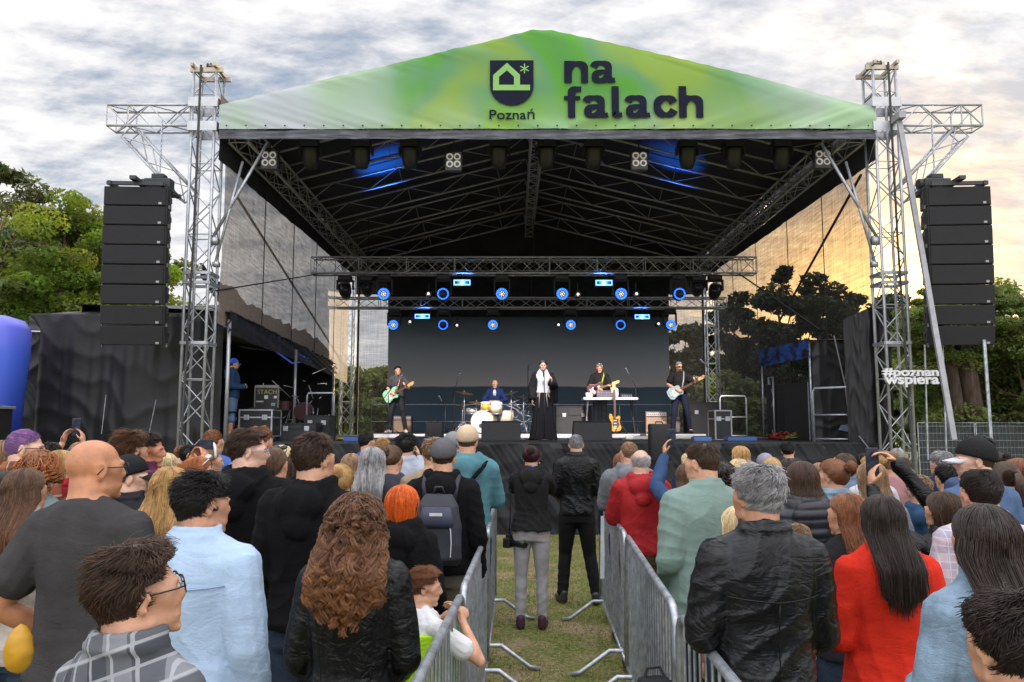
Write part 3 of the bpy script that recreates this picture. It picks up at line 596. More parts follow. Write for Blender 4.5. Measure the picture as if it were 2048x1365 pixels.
for i, (px, py, Y, zt, lab) in enumerate(((733, 575, 20.7, LT1[0] - 0.22, 'unlit black lamp against the bright gap beside the back tower near the tent'), (1396, 575, 20.7, LT1[0] - 0.22, 'unlit black lamp against the bright gap near the golden mesh'),
        (690, 580, 20.6, LT1[0] - 0.22, 'unlit black lamp at the tent end of the upper truss'), (1430, 582, 20.6, LT1[0] - 0.22, 'unlit black lamp in front of the back tower on the golden mesh side'))):
    moving_head(px, py, Y, zt, 0.16, 0, lab, False, 35, 'unlit lamps at the ends of the upper truss')
offt = ['beside the blinder at the tent side', 'second from that blinder', 'just before the ridge side blinder', 'first after the blinder near the ridge', 'below the roof ridge', 'just before the next blinder', 'first past the blinder on the sunset half', 'middle of three on the sunset half', 'next to the last blinder']
for i, px in enumerate((621, 723, 820, 998, 1093, 1187, 1375, 1467, 1563)):
    moving_head(px, 311, 14.35, W(px, 285, 14.35).z + 0.05, 0.15, 0, 'dark unlit lamp under the roof front, ' + offt[i], False, 75, 'unlit lamps under the roof front')
bl = ['by the stay pole on the tent side', 'on the tent half near the ridge', 'on the sunset half near the ridge', 'by the stay pole on the sunset side']
for i, (px, py) in enumerate(((538, 320), (907, 323), (1279, 321), (1646, 318))):
    p = W(px, py, 14.3); o = thing('blinder_lamp', 'square four lens blinder under the roof front, ' + bl[i], 'stage lamp', (p.x, 14.3, p.z), 0, 'four lens blinder lamps')
    MB().box((0, 0.06, -0.01), (0.30, 0.14, 0.33)).build('housing', mat('blinder_body', (0.10, 0.10, 0.105), 0.5, 0.3), o, bevel=0.01)
    y = MB(); y.bar((-0.165, 0.06, 0), (-0.165, 0.06, 0.22), 0.02, 0.04); y.bar((0.165, 0.06, 0), (0.165, 0.06, 0.22), 0.02, 0.04); y.box((0, 0.06, 0.22), (0.35, 0.04, 0.03)); y.tube((0, 0.06, 0.2), (0, 0.06, 0.4), 0.015, 6); y.build('bracket', blackm(), o)
    for sx in (-1, 1):
        for sz in (-1, 1):
            l = MB(); l.lathe((sx * 0.069, -0.01, sz * 0.07 + 0.015), [(0.064, 0.005), (0.066, -0.012), (0.054, -0.012), (0.035, 0.0), (0.02, 0.002)], 22, 'y'); l.build('reflector', mat('reflector', (0.75, 0.73, 0.72), 0.45, 0.5, emit=(0.9, 0.85, 0.85), es=0.10), o, True)
            l = MB(); l.lathe((sx * 0.069, -0.016, sz * 0.07 + 0.015), [(0.0, -0.012), (0.018, -0.008), (0.024, 0.004), (0, 0.006)], 14, 'y'); l.build('bulb', mat('bulb_grey', (0.25, 0.24, 0.24), 0.2, 0.3), o, True)
ll = ['tent half of the upper truss', 'sunset half of the upper truss', 'tent half of the lower truss', 'sunset half of the lower truss']
for i, (px, py, Y, w_, h_) in enumerate(((924, 565.5, 20.35, 0.43, 0.14), (1208, 566, 20.35, 0.43, 0.14), (844.5, 633, 23.75, 0.44, 0.13), (1284.5, 634, 23.75, 0.44, 0.13))):
    p = W(px, py, Y); o = thing('strobe_lamp', 'rectangular blue white strobe glowing on the ' + ll[i], 'strobe lamp', (p.x, Y, p.z), 0, 'glowing rectangular strobes')
    MB().box((0, 0.07, 0), (w_ + 0.03, 0.12, h_ + 0.05)).build('housing', blackm(), o)
    f = MB(); th = 0.026
    for s in (-1, 1): f.box((0, 0, s * (h_ / 2 - th / 2)), (w_, 0.02, th)); f.box((s * (w_ / 2 - th / 2), 0, 0), (th, 0.02, h_ - 2 * th))
    f.build('light_frame', ledw, o)
    MB().box((0, 0.004, 0), (w_ - 2 * th, 0.01, h_ - 2 * th)).build('blue_panel', glow('blue_panel', (0.01, 0.04, 0.5), 0.3), o)
    h = MB(); h.tube((0, 0.08, h_ / 2), (0, 0.08, 0.3), 0.014, 5); h.build('clamp', blackm(), o)
    L = bpy.data.lights.new('strobe_light', 'SPOT'); L.energy = 40; L.color = (0.05, 0.25, 1.0); L.spot_size = R(150); L.shadow_soft_size = 0.01; lo = bpy.data.objects.new('strobe_light', L); C.objects.link(lo); lo.location = (0, -0.05, 0); lo.rotation_euler = (R(90), 0, 0); lo.parent = o
k = 0
for (px, py, Y, lab) in ((857, 588, 20.4, 'tent half of upper truss'), (1156, 589, 20.4, 'upper truss just past the ridge'), (1273, 588, 20.4, 'upper truss on the sunset half'), (820, 644, 23.8, 'lower truss beside the strobe on tent half'), (914, 651, 23.8, 'lower truss above the drummer'), (1117, 650, 23.8, 'lower truss above the keyboard table'), (1317, 648, 23.8, 'lower truss near the golden mesh')):
    p = W(px, py, Y); o = thing('spot_lamp', 'small black spotlight with a white glowing dot, ' + lab, 'spot lamp', (p.x, Y, p.z), 0, 'small white spotlights')
    MB().lathe((0, 0, 0), [(0, 0.3), (0.07, 0.28), (0.085, 0), (0.085, -0.03), (0.06, -0.02), (0, -0.018)], 14, 'y').build('can', blackm(), o, True)
    MB().lathe((0, 0, 0), [(0, -0.05), (0.028, -0.045), (0.033, -0.02), (0, -0.015)], 12, 'y').build('lens', dot_w, o, True)
    y = MB(); y.tube((0, 0.1, 0), (0, 0.1, 0.3), 0.016, 5); y.build('bracket', blackm(), o)
    if py < 600 or True:
        L = bpy.data.lights.new('spot_light', 'SPOT'); L.energy = 26; L.color = (1.0, 0.82, 0.72); L.spot_size = R(24); L.spot_blend = 0.6; L.shadow_soft_size = 0.08
        lo = bpy.data.objects.new('spot_light', L); C.objects.link(lo); lo.parent = o; lo.location = (0, -0.08, 0); lo.rotation_euler = (R(32), 0, 0)
# lamps of the front row that light the band (front of roof) and the two blue beams on the canopy
def beam(loc, target, e, col, size, blend=0.7, soft=0.1, name='beam'):
    L = bpy.data.lights.new(name, 'SPOT'); L.energy = e; L.color = col; L.spot_size = R(size); L.spot_blend = blend; L.shadow_soft_size = soft
    lo = bpy.data.objects.new(name, L); C.objects.link(lo); lo.location = loc; lo.rotation_euler = (Vector(target) - Vector(loc)).to_track_quat('-Z', 'Y').to_euler(); return lo
for px, tx in ((770, 770), (1350, 1350)):
    tg = W(px, 330, 18.3); beam(W(px, 590, 20.3), tg, 1800 if px < 1000 else 900, (0.02, 0.18, 1.0), 26, 1.0)
beam((0.6, 14.4, 6.6), (0.65, 16.6, 2.9), 1100, (1.0, 0.88, 0.84), 30, 0.8, 0.1, 'front_light')
for x, tx, ty in ((-0.8, -0.5, 21.6), (2.2, 2.25, 20.4)): beam((x, 14.6, 6.7), (tx, ty, 2.9), 2600, (1.0, 0.86, 0.80), 18, 0.8, 0.1, 'front_light')
for x, tx in ((-3.5, -3.1), (0.4, 0.2), (4.5, 4.2), (-1, -0.9), (2.3, 2.2)):
    beam((x, 14.75, 6.75), (tx, 18.6, 2.7), 2200, (1.0, 0.86, 0.80), 34, 0.8, 0.1, 'front_light')

# ------------------------------------------------------------------ big black marquee and side tent on the left
tcl = mat('tent_cloth', (0.011, 0.0115, 0.014), 0.45, 0, 0.3, 2.0, 0.6, 3.5, spec=0.38)
o = thing('black_marquee', 'long black marquee with wrinkled side wall behind the crowd', 'marquee', (-7.2, 14.9, 0))
def T(p): return (p[0] + 7.2, p[1] - 14.9, p[2])
zt = W(200, 632, 14.7).z
cloth_sheet('side_wall', tcl, o, T((-9.2, 14.7, 0)), T((-5.55, 14.7, 0)), T((-8.95, 14.7, zt)), T((-5.55, 14.7, zt + 0.02)), 300, 120, 0.10, 9, seed=7, diag=0.9, swag=0.04)
cloth_sheet('roof_sheet', mat('tent_roof_grey', (0.075, 0.07, 0.075), 0.7, 0, 0.2, 2), o, T((-8.95, 14.72, zt + 0.03)), T((-5.55, 14.72, zt + 0.05)), T((-7.6, 17.6, zt + 0.62)), T((-5.75, 17.6, zt + 0.66)), 60, 30, 0.02, 6, seed=3)
cloth_sheet('roof_hem', mat('hem_cloth', (0.028, 0.03, 0.036), 0.6, 0, 0.3, 2), o, T((-8.97, 14.64, zt - 0.30)), T((-5.55, 14.64, zt - 0.28)), T((-8.95, 14.68, zt + 0.04)), T((-5.55, 14.68, zt + 0.05)), 120, 12, 0.02, 12, seed=4, diag=1)
st = MB(); st.path([T((-8.95 + 3.4 * k / 12, 14.61, zt - 0.30 - 0.03 * math.sin(PI * k / 12))) for k in range(13)], 0.012, 5); st.build('white_piping', plastic('white_piping', (0.7, 0.7, 0.72)), o)
for x in (-8.1, -7.2, -6.45, -5.95): MB().tube(T((x, 14.60, 0.2)), T((x + 0.12, 14.60, zt - 0.35)), 0.010, 5).build('wall_seam', plastic('seam', (0.006, 0.006, 0.007)), o)
o = thing('side_tent', 'black open side tent with blue lit truss frame, holding gear and a stagehand', 'tent', (-6.9, 14.5, DZ))
def T(p): return (p[0] + 6.9, p[1] - 14.5, p[2] - DZ)
z0t = W(457, 640, 14.5).z
for px, py0, Y in ((457, 640, 14.5), (592, 700, 18.8), (668, 735, 23.0)):
    MB().tube(T((W(px, 700, Y).x, Y, DZ)), T((W(px, 700, Y).x, Y, W(px, py0, Y).z)), 0.035, 8).build('pole', mat('tent_pole', (0.55, 0.56, 0.6), 0.4, 0.6), o, True)
cloth_sheet('front_wall', tcl, o, T((-8.6, 14.45, 0.4)), T((-5.27, 14.45, 0.4)), T((-8.6, 14.45, 3.9)), T((-5.27, 14.45, 3.85)), 80, 70, 0.05, 12, seed=9, swag=0.02)
cloth_sheet('rear_wall', black_cloth(), o, T((-8.4, 15.4, DZ)), T((-8.4, 24, DZ)), T((-8.4, 15.4, 4.25)), T((-8.4, 24, 4.3)), 30, 20, 0.04, 9, seed=11)
cloth_sheet('end_wall', black_cloth(), o, T((-8.4, 23.4, DZ)), T((-5.25, 23.4, DZ)), T((-8.4, 23.4, 4.3)), T((-5.25, 23.4, 3.75)), 30, 20, 0.04, 9, seed=12)
cloth_sheet('roof_sheet', tcl, o, T((-8.5, 15.2, 4.22)), T((-8.5, 23.4, 4.25)), T((-5.15, 14.4, 3.95)), T((-5.15, 23.4, 3.66)), 60, 20, 0.05, 5, seed=10)
cloth_sheet('roof_valance', mat('valance_black', (0.022, 0.022, 0.027), 0.55, 0, 0.3, 3), o, T((-5.15, 14.4, 3.55)), T((-5.15, 23.4, 3.30)), T((-5.17, 14.4, 4.0)), T((-5.17, 23.4, 3.70)), 150, 12, 0.04, 26, seed=13, diag=0.4)
cloth_sheet('bunched_cover', black_cloth(), o, T((-5.30, 14.5, 3.9)), T((-5.3, 23.4, 3.6)), T((-5.9, 14.4, 4.75)), T((-5.6, 23.4, 4.25)), 160, 24, 0.16, 30, seed=14)
b = MB()
blu = mat('strut_blue_light', (0.10, 0.16, 0.45), 0.4, 0.5, emit=(0.02, 0.12, 0.75), es=0.22)  # blue light on the struts put into their colour and a faint emission
b.tube(T((-5.2, 14.6, 3.72)), T((-5.2, 18.8, 3.62)), 0.02, 5); b.tube(T((-5.2, 18.8, 3.62)), T((-5.2, 23, 3.5)), 0.02, 5); b.tube(T((-5.25, 15.2, 3.72)), T((-7.6, 16.8, 4.3)), 0.02, 5)
b.tube(T((-5.2, 16.5, 3.62)), T((-5.2, 18.8, 3.35)), 0.02, 5); b.tube(T((-5.2, 18.8, 3.35)), T((-5.2, 20.6, 3.55)), 0.02, 5); b.build('roof_struts', blu, o)
# inflatable at the far left
ib = bpy.data.materials.new('inflatable_blue'); ib.use_nodes = True; t = ib.node_tree; bs = t.nodes['Principled BSDF']; bs.inputs['Roughness'].default_value = 0.35
tcn = t.nodes.new('ShaderNodeTexCoord'); s3 = t.nodes.new('ShaderNodeSeparateXYZ'); t.links.new(tcn.outputs['Object'], s3.inputs[0])
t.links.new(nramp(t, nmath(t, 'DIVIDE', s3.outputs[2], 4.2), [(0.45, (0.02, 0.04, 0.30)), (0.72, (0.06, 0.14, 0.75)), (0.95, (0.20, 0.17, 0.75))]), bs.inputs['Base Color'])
o = thing('inflatable_arch', 'glossy blue inflatable column at the edge of the marquee', 'inflatable', (W(-20, 760, 13.4).x, 13.4, 0))
MB().lathe((0, 0, 0), [(0, 0), (0.50, 0.02), (0.53, 0.8), (0.50, 1.6), (0.52, 2.4), (0.57, 3.1), (0.56, 3.5), (0.46, 3.66), (0.2, 3.74), (0, 3.75)], 32).build('air_tube', ib, o, True)
dr = MB(); dr.lathe((0.19, -0.52, 2.95), [(0.02, -0.01), (0.11, -0.01), (0.11, 0.01), (0.02, 0.01)], 18, 'y'); dr.build('ring_mark', plastic('pale_blue_print', (0.35, 0.5, 0.9)), o)
o = thing('flight_case', 'dark upright case standing in front of the blue inflatable', 'case', (W(6, 840, 13.0).x, 12.6, 0)); MB().box((0, 0, 1.2), (0.5, 0.5, 1.9)).build('case_body', blackm(), o, bevel=0.02); MB().box((0, 0, 2.17), (0.56, 0.56, 0.05)).build('lid', alu(), o, bevel=0.01)
MB().box((0, 0, 0.12), (0.5, 0.5, 0.24)).build('foot', blackm(), o)

# ------------------------------------------------------------------ dark tent on the right of the deck
TX0, TY0, TY1 = W(1622, 780, 15.6).x, 15.6, 18.6
o = thing('monitor_tent', 'small black tent with blue lit fringe and dark racks inside', 'tent', (TX0, TY0, DZ))
zc = W(1622, 680, TY0).z - DZ; zc2 = W(1527, 705, TY1).z - DZ
def pl(x, y, z, nm='pole'): MB().tube((x, y, 0), (x, y, z), 0.024, 7).build(nm, steel(), o, True)
pl(0, 0, zc); pl(0, 3.0, zc2); pl(0.95, 0, zc - 0.1)
cloth_sheet('fringe', mat('fringe_blue_light', (0.012, 0.05, 0.22), 0.35, 0, 0.9, 3, 0, emit=None, col2=(0.008, 0.008, 0.012), vr=(0.42, 0.58)), o, (-0.03, -0.05, zc - 0.36), (-0.03, 3.05, zc2 - 0.34), (-0.05, -0.05, zc + 0.0), (-0.05, 3.05, zc2 + 0.05), 90, 12, 0.035, 22, seed=15, diag=1)  # blue light on the black fringe painted into its colour in patches
cloth_sheet('roof_sheet', tcl, o, (-0.05, -0.1, zc), (-0.05, 3.1, zc2 + 0.05), (1.4, -0.1, zc + 0.0), (1.4, 3.1, zc2 + 0.3), 30, 20, 0.03, 5, seed=16)
cloth_sheet('front_wall', tcl, o, (0.02, -0.06, 0.0), (1.15, -0.06, 0.0), (0.02, -0.06, zc), (1.15, -0.06, zc - 0.12), 60, 60, 0.05, 7, seed=17, swag=0.02)
cloth_sheet('rear_wall', black_cloth(), o, (1.2, -0.1, 0), (1.2, 3.1, 0), (1.2, -0.1, zc), (1.2, 3.1, zc2), 20, 20, 0.03, 7, seed=18)
pp = MB()
for k, (a, b_, c_, d_) in enumerate(((0.62, 0.85, 1.15, 1.55), (0.72, 1.0, 0.95, 1.2), (0.45, 0.80, 0.16, 0.34), (0.78, 1.02, 1.65, 2.0), (0.74, 0.98, 0.62, 0.9))):
    pp.prism([(a, -0.125, c_ + 0.06), (b_, -0.125, c_), (b_ - 0.02, -0.125, d_), (a + 0.05, -0.125, d_ - 0.03)], (0, -0.004, 0))
pp.build('pale_print', mat('pale_print', (0.16, 0.22, 0.32), 0.7, 0, 0.5, 5), o)
# drape linking that tent to the front tower
o = thing('side_drape', 'tall black drape hanging between the dark tent and the right tower', 'drape', (W(1735, 780, 14.5).x, 14.35, 0))
a_ = W(1690, 780, 14.4).x - o.location.x; b_ = W(1782, 780, 14.2).x - o.location.x
cloth_sheet('drape', tcl, o, (a_, 0, 0.2), (b_, -0.2, 0.2), (a_, 0, W(1700, 640, 14.4).z), (b_, -0.2, W(1750, 600, 14.2).z), 70, 70, 0.07, 5, seed=19, swag=0.02)
st = MB(); st.path([W(*q) for q in ((1668, 672, 15.4), (1690, 770, 15.2), (1700, 850, 14.6), (1740, 900, 13.9), (1772, 902, 13.7), (1790, 880, 13.6))], 0.014, 5); tag(st.build('loose_cable', plastic('cable_grey', (0.20, 0.19, 0.19))), 'grey cable looping from the dark tent down to the right tower', 'cable')
# stage handrails
def handrail(pts, label, mids=1):
    o = thing('stage_handrail', label, 'handrail', pts[0], 0, 'stage handrails'); o0 = Vector(pts[0]); b = MB(); m_ = MB(); p0, p1 = Vector(pts[0]) - o0, Vector(pts[1]) - o0; H = Vector((0, 0, 1.0))
    b.path([p0, p0 + H * 0.94, p0 + H + (p1 - p0) * 0.05, p1 + H - (p1 - p0) * 0.05, p1 + H * 0.94, p1], 0.021, 8); b.build('frame', alu(), o, True)
    for k in range(mids): m_.tube(p0 + H * (0.5 - 0.25 * k), p1 + H * (0.5 - 0.25 * k), 0.016, 6)
    m_.tube(p0 + H * 0.06, p1 + H * 0.06, 0.016, 6); m_.build('rail', alu(), o, True)
handrail([(W(1626, 800, 14.9).x, 14.9, DZ), (W(1712, 800, 14.4).x, 14.4, DZ)], 'bluish metal handrail in front of the dark tent')
handrail([(W(1440, 800, 19).x, 19.0, DZ), (W(1492, 800, 19).x, 19.0, DZ)], 'low metal handrail behind the speaker case near the golden mesh')
handrail([(W(614, 800, 17.2).x, 17.2, DZ), (W(668, 800, 17.2).x, 17.2, DZ)], 'metal handrail at the back of the side tent')
lad = MB(); zl = W(1540, 755, 17.6).z - DZ
o = thing('truss_ladder', 'upright ladder truss at the mouth of the dark tent', 'ladder truss', (W(1542, 780, 17.6).x, 17.6, DZ)); truss(lad, lad, (0, 0, 0), (0, 0, zl), 0.3, 0.3, (1, 0, 0), 0.45, 0.02, 0.011, planar=True); lad.build('ladder', alu(), o, True)

# amplifier racks inside that tent
rk = [plastic('rack_grey', (0.05, 0.055, 0.06)), plastic('rack_dark', (0.012, 0.012, 0.014))]
for i, (px, Y, lab) in enumerate(((1562, 17.6, 'dark equipment rack with dangling cables behind the ladder truss'), (1598, 16.9, 'dark equipment rack beside the corner pole of the small tent'))):
    o = thing('equipment_rack', lab, 'rack', (W(px, 800, Y).x + 0.1, Y, DZ), R(35), 'racks in the dark tent')
    MB().box((0, 0, 0.6), (0.55, 0.6, 1.2)).build('rack_body', rk[1], o, bevel=0.01)
    for k in range(7): MB().box((0, -0.305, 0.14 + k * 0.155), (0.48, 0.02, 0.12)).build('rack_unit', rk[0], o, bevel=0.004)
    f = MB()
    for sx in (-1, 1): f.bar((sx * 0.27, -0.31, 0), (sx * 0.27, -0.31, 1.2), 0.02, 0.02)
    f.build('edge_profile', alu(), o)
for i, (px, Y, c, lab) in enumerate(((1570, 16.2, (0.22, 0.03, 0.01), 'bright orange cable bundle on the floor of the dark tent'), (1582, 15.9, (0.12, 0.12, 0.02), 'yellow cable bundle in front of the racks'), (1552, 16.3, (0.25, 0.02, 0.02), 'dark red cable coil beside the ladder truss'))):
    b = MB(); p = W(px, 870, Y)
    pts = [Vector((p.x + 0.14 * math.sin(k * 1.7 + i), Y + 0.1 * math.cos(k * 1.3), DZ + 0.03 + 0.16 * abs(math.sin(k * 0.9 + i)) * (0.3 + 0.7 * (k % 3 == 0)))) for k in range(16)]
    b.path(pts, 0.013, 5); tag(b.build('cable_bundle', plastic('cable%d' % i, c), smooth=True), lab, 'cable')
# ------------------------------------------------------------------ letters sign on the right tower
o = thing('letter_sign', 'white cut-out letters of a two line hashtag sign on the right tower', 'sign', (0, 0, 0))
wl = plastic('white_letters', (0.72, 0.72, 0.75))
for s, x0p, x1p, y0p, y1p in (('#poznan', 1765, 1876, 737, 758), ('wspiera', 1768, 1877, 750, 775)):
    x0, x1, z0, z1 = pxbox(x0p, y0p, x1p, y1p, 13.3); text('lettering', s, x0, x1, z0, z1, 13.3, wl, o, 0.03, 0.03)
hb = MB(); q = W(1820, 748, 13.42); hb.bar(W(1768, 741, 13.38), W(1875, 741, 13.38), 0.02, 0.02); hb.bar(W(1768, 768, 13.38), W(1875, 768, 13.38), 0.02, 0.02); hb.build('holding_bar', blackm(), o)

# ------------------------------------------------------------------ fences and things beyond
o = thing('site_fence', 'metal mesh fence with dark net behind the right tower', 'fence', (W(1940, 850, 24).x, 24.0, 0)); fx0, fx1 = W(1835, 850, 24).x - o.location.x, W(2300, 850, 24).x - o.location.x
ztf = W(1900, 846, 24).z
for k in range(4):
    a = fx0 + (fx1 - fx0) * k / 4; b_ = fx0 + (fx1 - fx0) * (k + 1) / 4 - 0.05; f = MB(); f.path([(a, 0, 0.05), (a, 0, ztf), (b_, 0, ztf), (b_, 0, 0.05)], 0.022, 6); f.build('panel_frame', steel(), o)
    wv = MB()
    for j in range(1, 15): wv.tube((a + (b_ - a) * j / 15, 0, 0.1), (a + (b_ - a) * j / 15, 0, ztf), 0.0035, 3, cap=False)
    for z in np.linspace(0.15, ztf - 0.1, 9): wv.tube((a, 0, z), (b_, 0, z), 0.0035, 3, cap=False)
    wv.build('wire_mesh', steel(), o)
cloth_sheet('privacy_net', mat('net', (0.035, 0.042, 0.042), 0.8), o, (fx0, 0.08, 0.1), (fx1, 0.08, 0.1), (fx0, 0.08, ztf - 0.05), (fx1, 0.08, ztf - 0.05), 160, 30, 0.06, 26, seed=21, pin=True)
pale = mat('pale_tent', (0.50, 0.46, 0.40), 0.8)
for px, Y, w_, lab in ((1870, 38, 2.6, 'small pale canopy roof beyond the fence behind the right tower'), (2015, 42, 1.6, 'small pale tent top at the photo edge beyond the fence')):
    p = W(px, 838, Y); o = thing('canopy_tent', lab, 'canopy tent', (p.x, Y, 0), 0, 'pale canopies beyond the fence'); zb = W(px, 838, Y).z; za = W(px, 812, Y).z
    MB().add([(-w_, -w_, zb), (w_, -w_, zb), (w_, w_, zb), (-w_, w_, zb), (0, 0, za), (-w_, -w_, zb - 0.25), (w_, -w_, zb - 0.25), (w_, w_, zb - 0.25), (-w_, w_, zb - 0.25)], [(0, 1, 4), (1, 2, 4), (2, 3, 4), (3, 0, 4), (0, 5, 6, 1), (1, 6, 7, 2), (2, 7, 8, 3), (3, 8, 5, 0)]).build('roof', pale, o)
    for sx in (-1, 1):
        for sy in (-1, 1): MB().tube((sx * w_, sy * w_, 0), (sx * w_, sy * w_, zb), 0.04, 6).build('leg', steel(), o)
# thin poles right of the tower
for px0, py0, px1, py1, Y, r_, lab in ((1968, 680, 1985, 920, 13.0, 0.028, 'thin grey pole hanging below the speaker column by the fence'), (1885, 680, 1893, 905, 13.4, 0.014, 'thin black cable under the speaker column by the fence'), (1849, 690, 1856, 920, 14, 0.016, 'thin grey pole behind the hashtag sign'),
        (212, 790, 203, 868, 13.8, 0.006, 'thin pinkish line in front of the black marquee'), (312, 800, 298, 868, 13.8, 0.006, 'thin pale line in front of the black marquee near the tower')):
    tag(MB().tube(W(px0, py0, Y), W(px1, py1, Y), r_, 6).build('thin_pole', steel()), lab, 'pole')

# ------------------------------------------------------------------ trees
def leaf_mat(name, c, tr_=0.35):
    m = bpy.data.materials.new(name); m.use_nodes = True; t = m.node_tree; b = t.nodes['Principled BSDF']; b.inputs['Roughness'].default_value = 0.6; b.inputs['Specular IOR Level'].default_value = 0.3
    a = t.nodes.new('ShaderNodeAttribute'); a.attribute_name = 'shade'; col = nmix(t, 1.0, c, a.outputs['Color'], 'MULTIPLY'); t.links.new(col, b.inputs['Base Color'])
    tl_ = t.nodes.new('ShaderNodeBsdfTranslucent'); t.links.new(nmix(t, 1.0, col, (1.5, 1.4, 0.6), 'MULTIPLY'), tl_.inputs[0]); mx = t.nodes.new('ShaderNodeMixShader'); mx.inputs[0].default_value = tr_
    t.links.new(b.outputs[0], mx.inputs[1]); t.links.new(tl_.outputs[0], mx.inputs[2]); t.links.new(mx.outputs[0], t.nodes['Material Output'].inputs[0]); return m
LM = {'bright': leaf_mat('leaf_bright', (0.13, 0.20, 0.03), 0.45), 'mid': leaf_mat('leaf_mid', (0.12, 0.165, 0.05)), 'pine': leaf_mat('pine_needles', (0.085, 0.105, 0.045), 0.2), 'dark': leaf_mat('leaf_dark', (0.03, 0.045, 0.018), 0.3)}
bark = mat('bark', (0.13, 0.085, 0.055), 0.9, 0, 0.4, 4, 0.5, 20, stretch=(3, 3, 0.6)); pbark = mat('pine_bark', (0.30, 0.14, 0.06), 0.9, 0, 0.4, 3, 0.5, 20, stretch=(3, 3, 0.6))
TREES = {}
def tree_mesh(kind, seed, H, Rr, zc, nclump, per, lsz):
    r = np.random.default_rng(seed)
    # trunk and limbs
    tb = MB(); tp = [(0, 0, 0)]
    for k in range(1, 8): tp.append((tp[-1][0] + r.normal(0, 0.12), tp[-1][1] + r.normal(0, 0.12), H * 0.9 * k / 7))
    tr_ = H * (0.022 if kind != 'dark' else 0.03); tb.path(tp, [tr_ * (1 - 0.85 * k / 7) for k in range(8)], 9)
    cen = []
    while len(cen) < nclump:
        p = r.uniform(-1, 1, 3); d = np.linalg.norm(p)
        if d > 1 or d < 0.30: continue
        if r.uniform() > 0.35 + 0.65 * d: continue
        c = np.array([p[0] * Rr, p[1] * Rr, zc + p[2] * (H - zc)]) if p[2] > 0 else np.array([p[0] * Rr, p[1] * Rr, zc + p[2] * zc * (0.75 if kind != 'pine' else 0.55)])
        c[:2] *= 1 + 0.25 * math.sin(3 * math.atan2(p[1], p[0]) + seed); cen.append(c)
    cen = np.array(cen)
    for c in cen[::3]:
        k = min(6, max(1, int(c[2] / (H * 0.9) * 7 * 0.8))); a = np.array(tp[k]); mid = (a + c) / 2 + np.array([0, 0, -0.1 * Rr])
        tb.path([tuple(a), tuple(mid), tuple(c)], [tr_ * 0.35, tr_ * 0.2, tr_ * 0.06], 5)
    csz = r.uniform(0.55, 1.25, nclump) * Rr * 0.20; fl = 0.55 if kind != 'pine' else 0.38
    n = nclump * per; ci = np.repeat(np.arange(nclump), per); q = r.normal(0, 1, (n, 3)); q /= np.linalg.norm(q, axis=1)[:, None]; rad = r.uniform(0.2, 1, n) ** 0.45
    P = cen[ci] + q * rad[:, None] * csz[ci][:, None] * np.array([1, 1, fl])
    nrm = q * 0.5 + r.normal(0, 0.6, (n, 3)) + np.array([0, 0, 0.5]); nrm /= np.linalg.norm(nrm, axis=1)[:, None]
    a = np.cross(nrm, r.normal(0, 1, (n, 3))); a /= np.linalg.norm(a, axis=1)[:, None]; b_ = np.cross(nrm, a); s = lsz * r.uniform(0.6, 1.4, n)[:, None]
    asp = 0.55 if kind != 'pine' else 0.28
    V = np.stack([P - a * s, P + b_ * s * asp, P + a * s, P - b_ * s * asp], 1).reshape(-1, 3)
    # leaf colour varies from clump to clump and leaf to leaf
    sh = (r.uniform(0.65, 1.35, nclump)[ci] * r.uniform(0.75, 1.25, n)); hue = r.uniform(0.85, 1.25, nclump)[ci]
    shc = np.repeat(np.stack([sh * hue, sh, sh * 0.9, np.ones(n)], -1), 4, 0)
    return new_mesh('trunk', tb.v, tb.f, True), fast_mesh('crown', V, np.arange(n * 4).reshape(-1, 4), False, shc)
def tree(kind, lm, x, y, H, Rr, zc, label, seed, nclump=90, per=190, lsz=0.16, grp='trees beyond the stage', bk_=None):
    key = (kind, lm, seed)
    if key not in TREES: TREES[key] = (tree_mesh(kind, seed, H, Rr, zc, nclump, per, lsz), H)
    (tm, cm), h0 = TREES[key]; o = thing('pine_tree' if kind == 'pine' else 'tree', label, 'tree', (x, y, 0), rng.uniform(0, 6), grp, H / h0)
    if len(tm.materials) == 0: tm.materials.append(bk_ or (pbark if kind == 'pine' else bark))
    if len(cm.materials) == 0: cm.materials.append(LM[lm])
    link('trunk', tm, None, o); link('crown', cm, None, o)
def txy(px, Y): return W(px, 850, Y).x, Y
def zt_(py, Y): return W(1024, py, Y).z
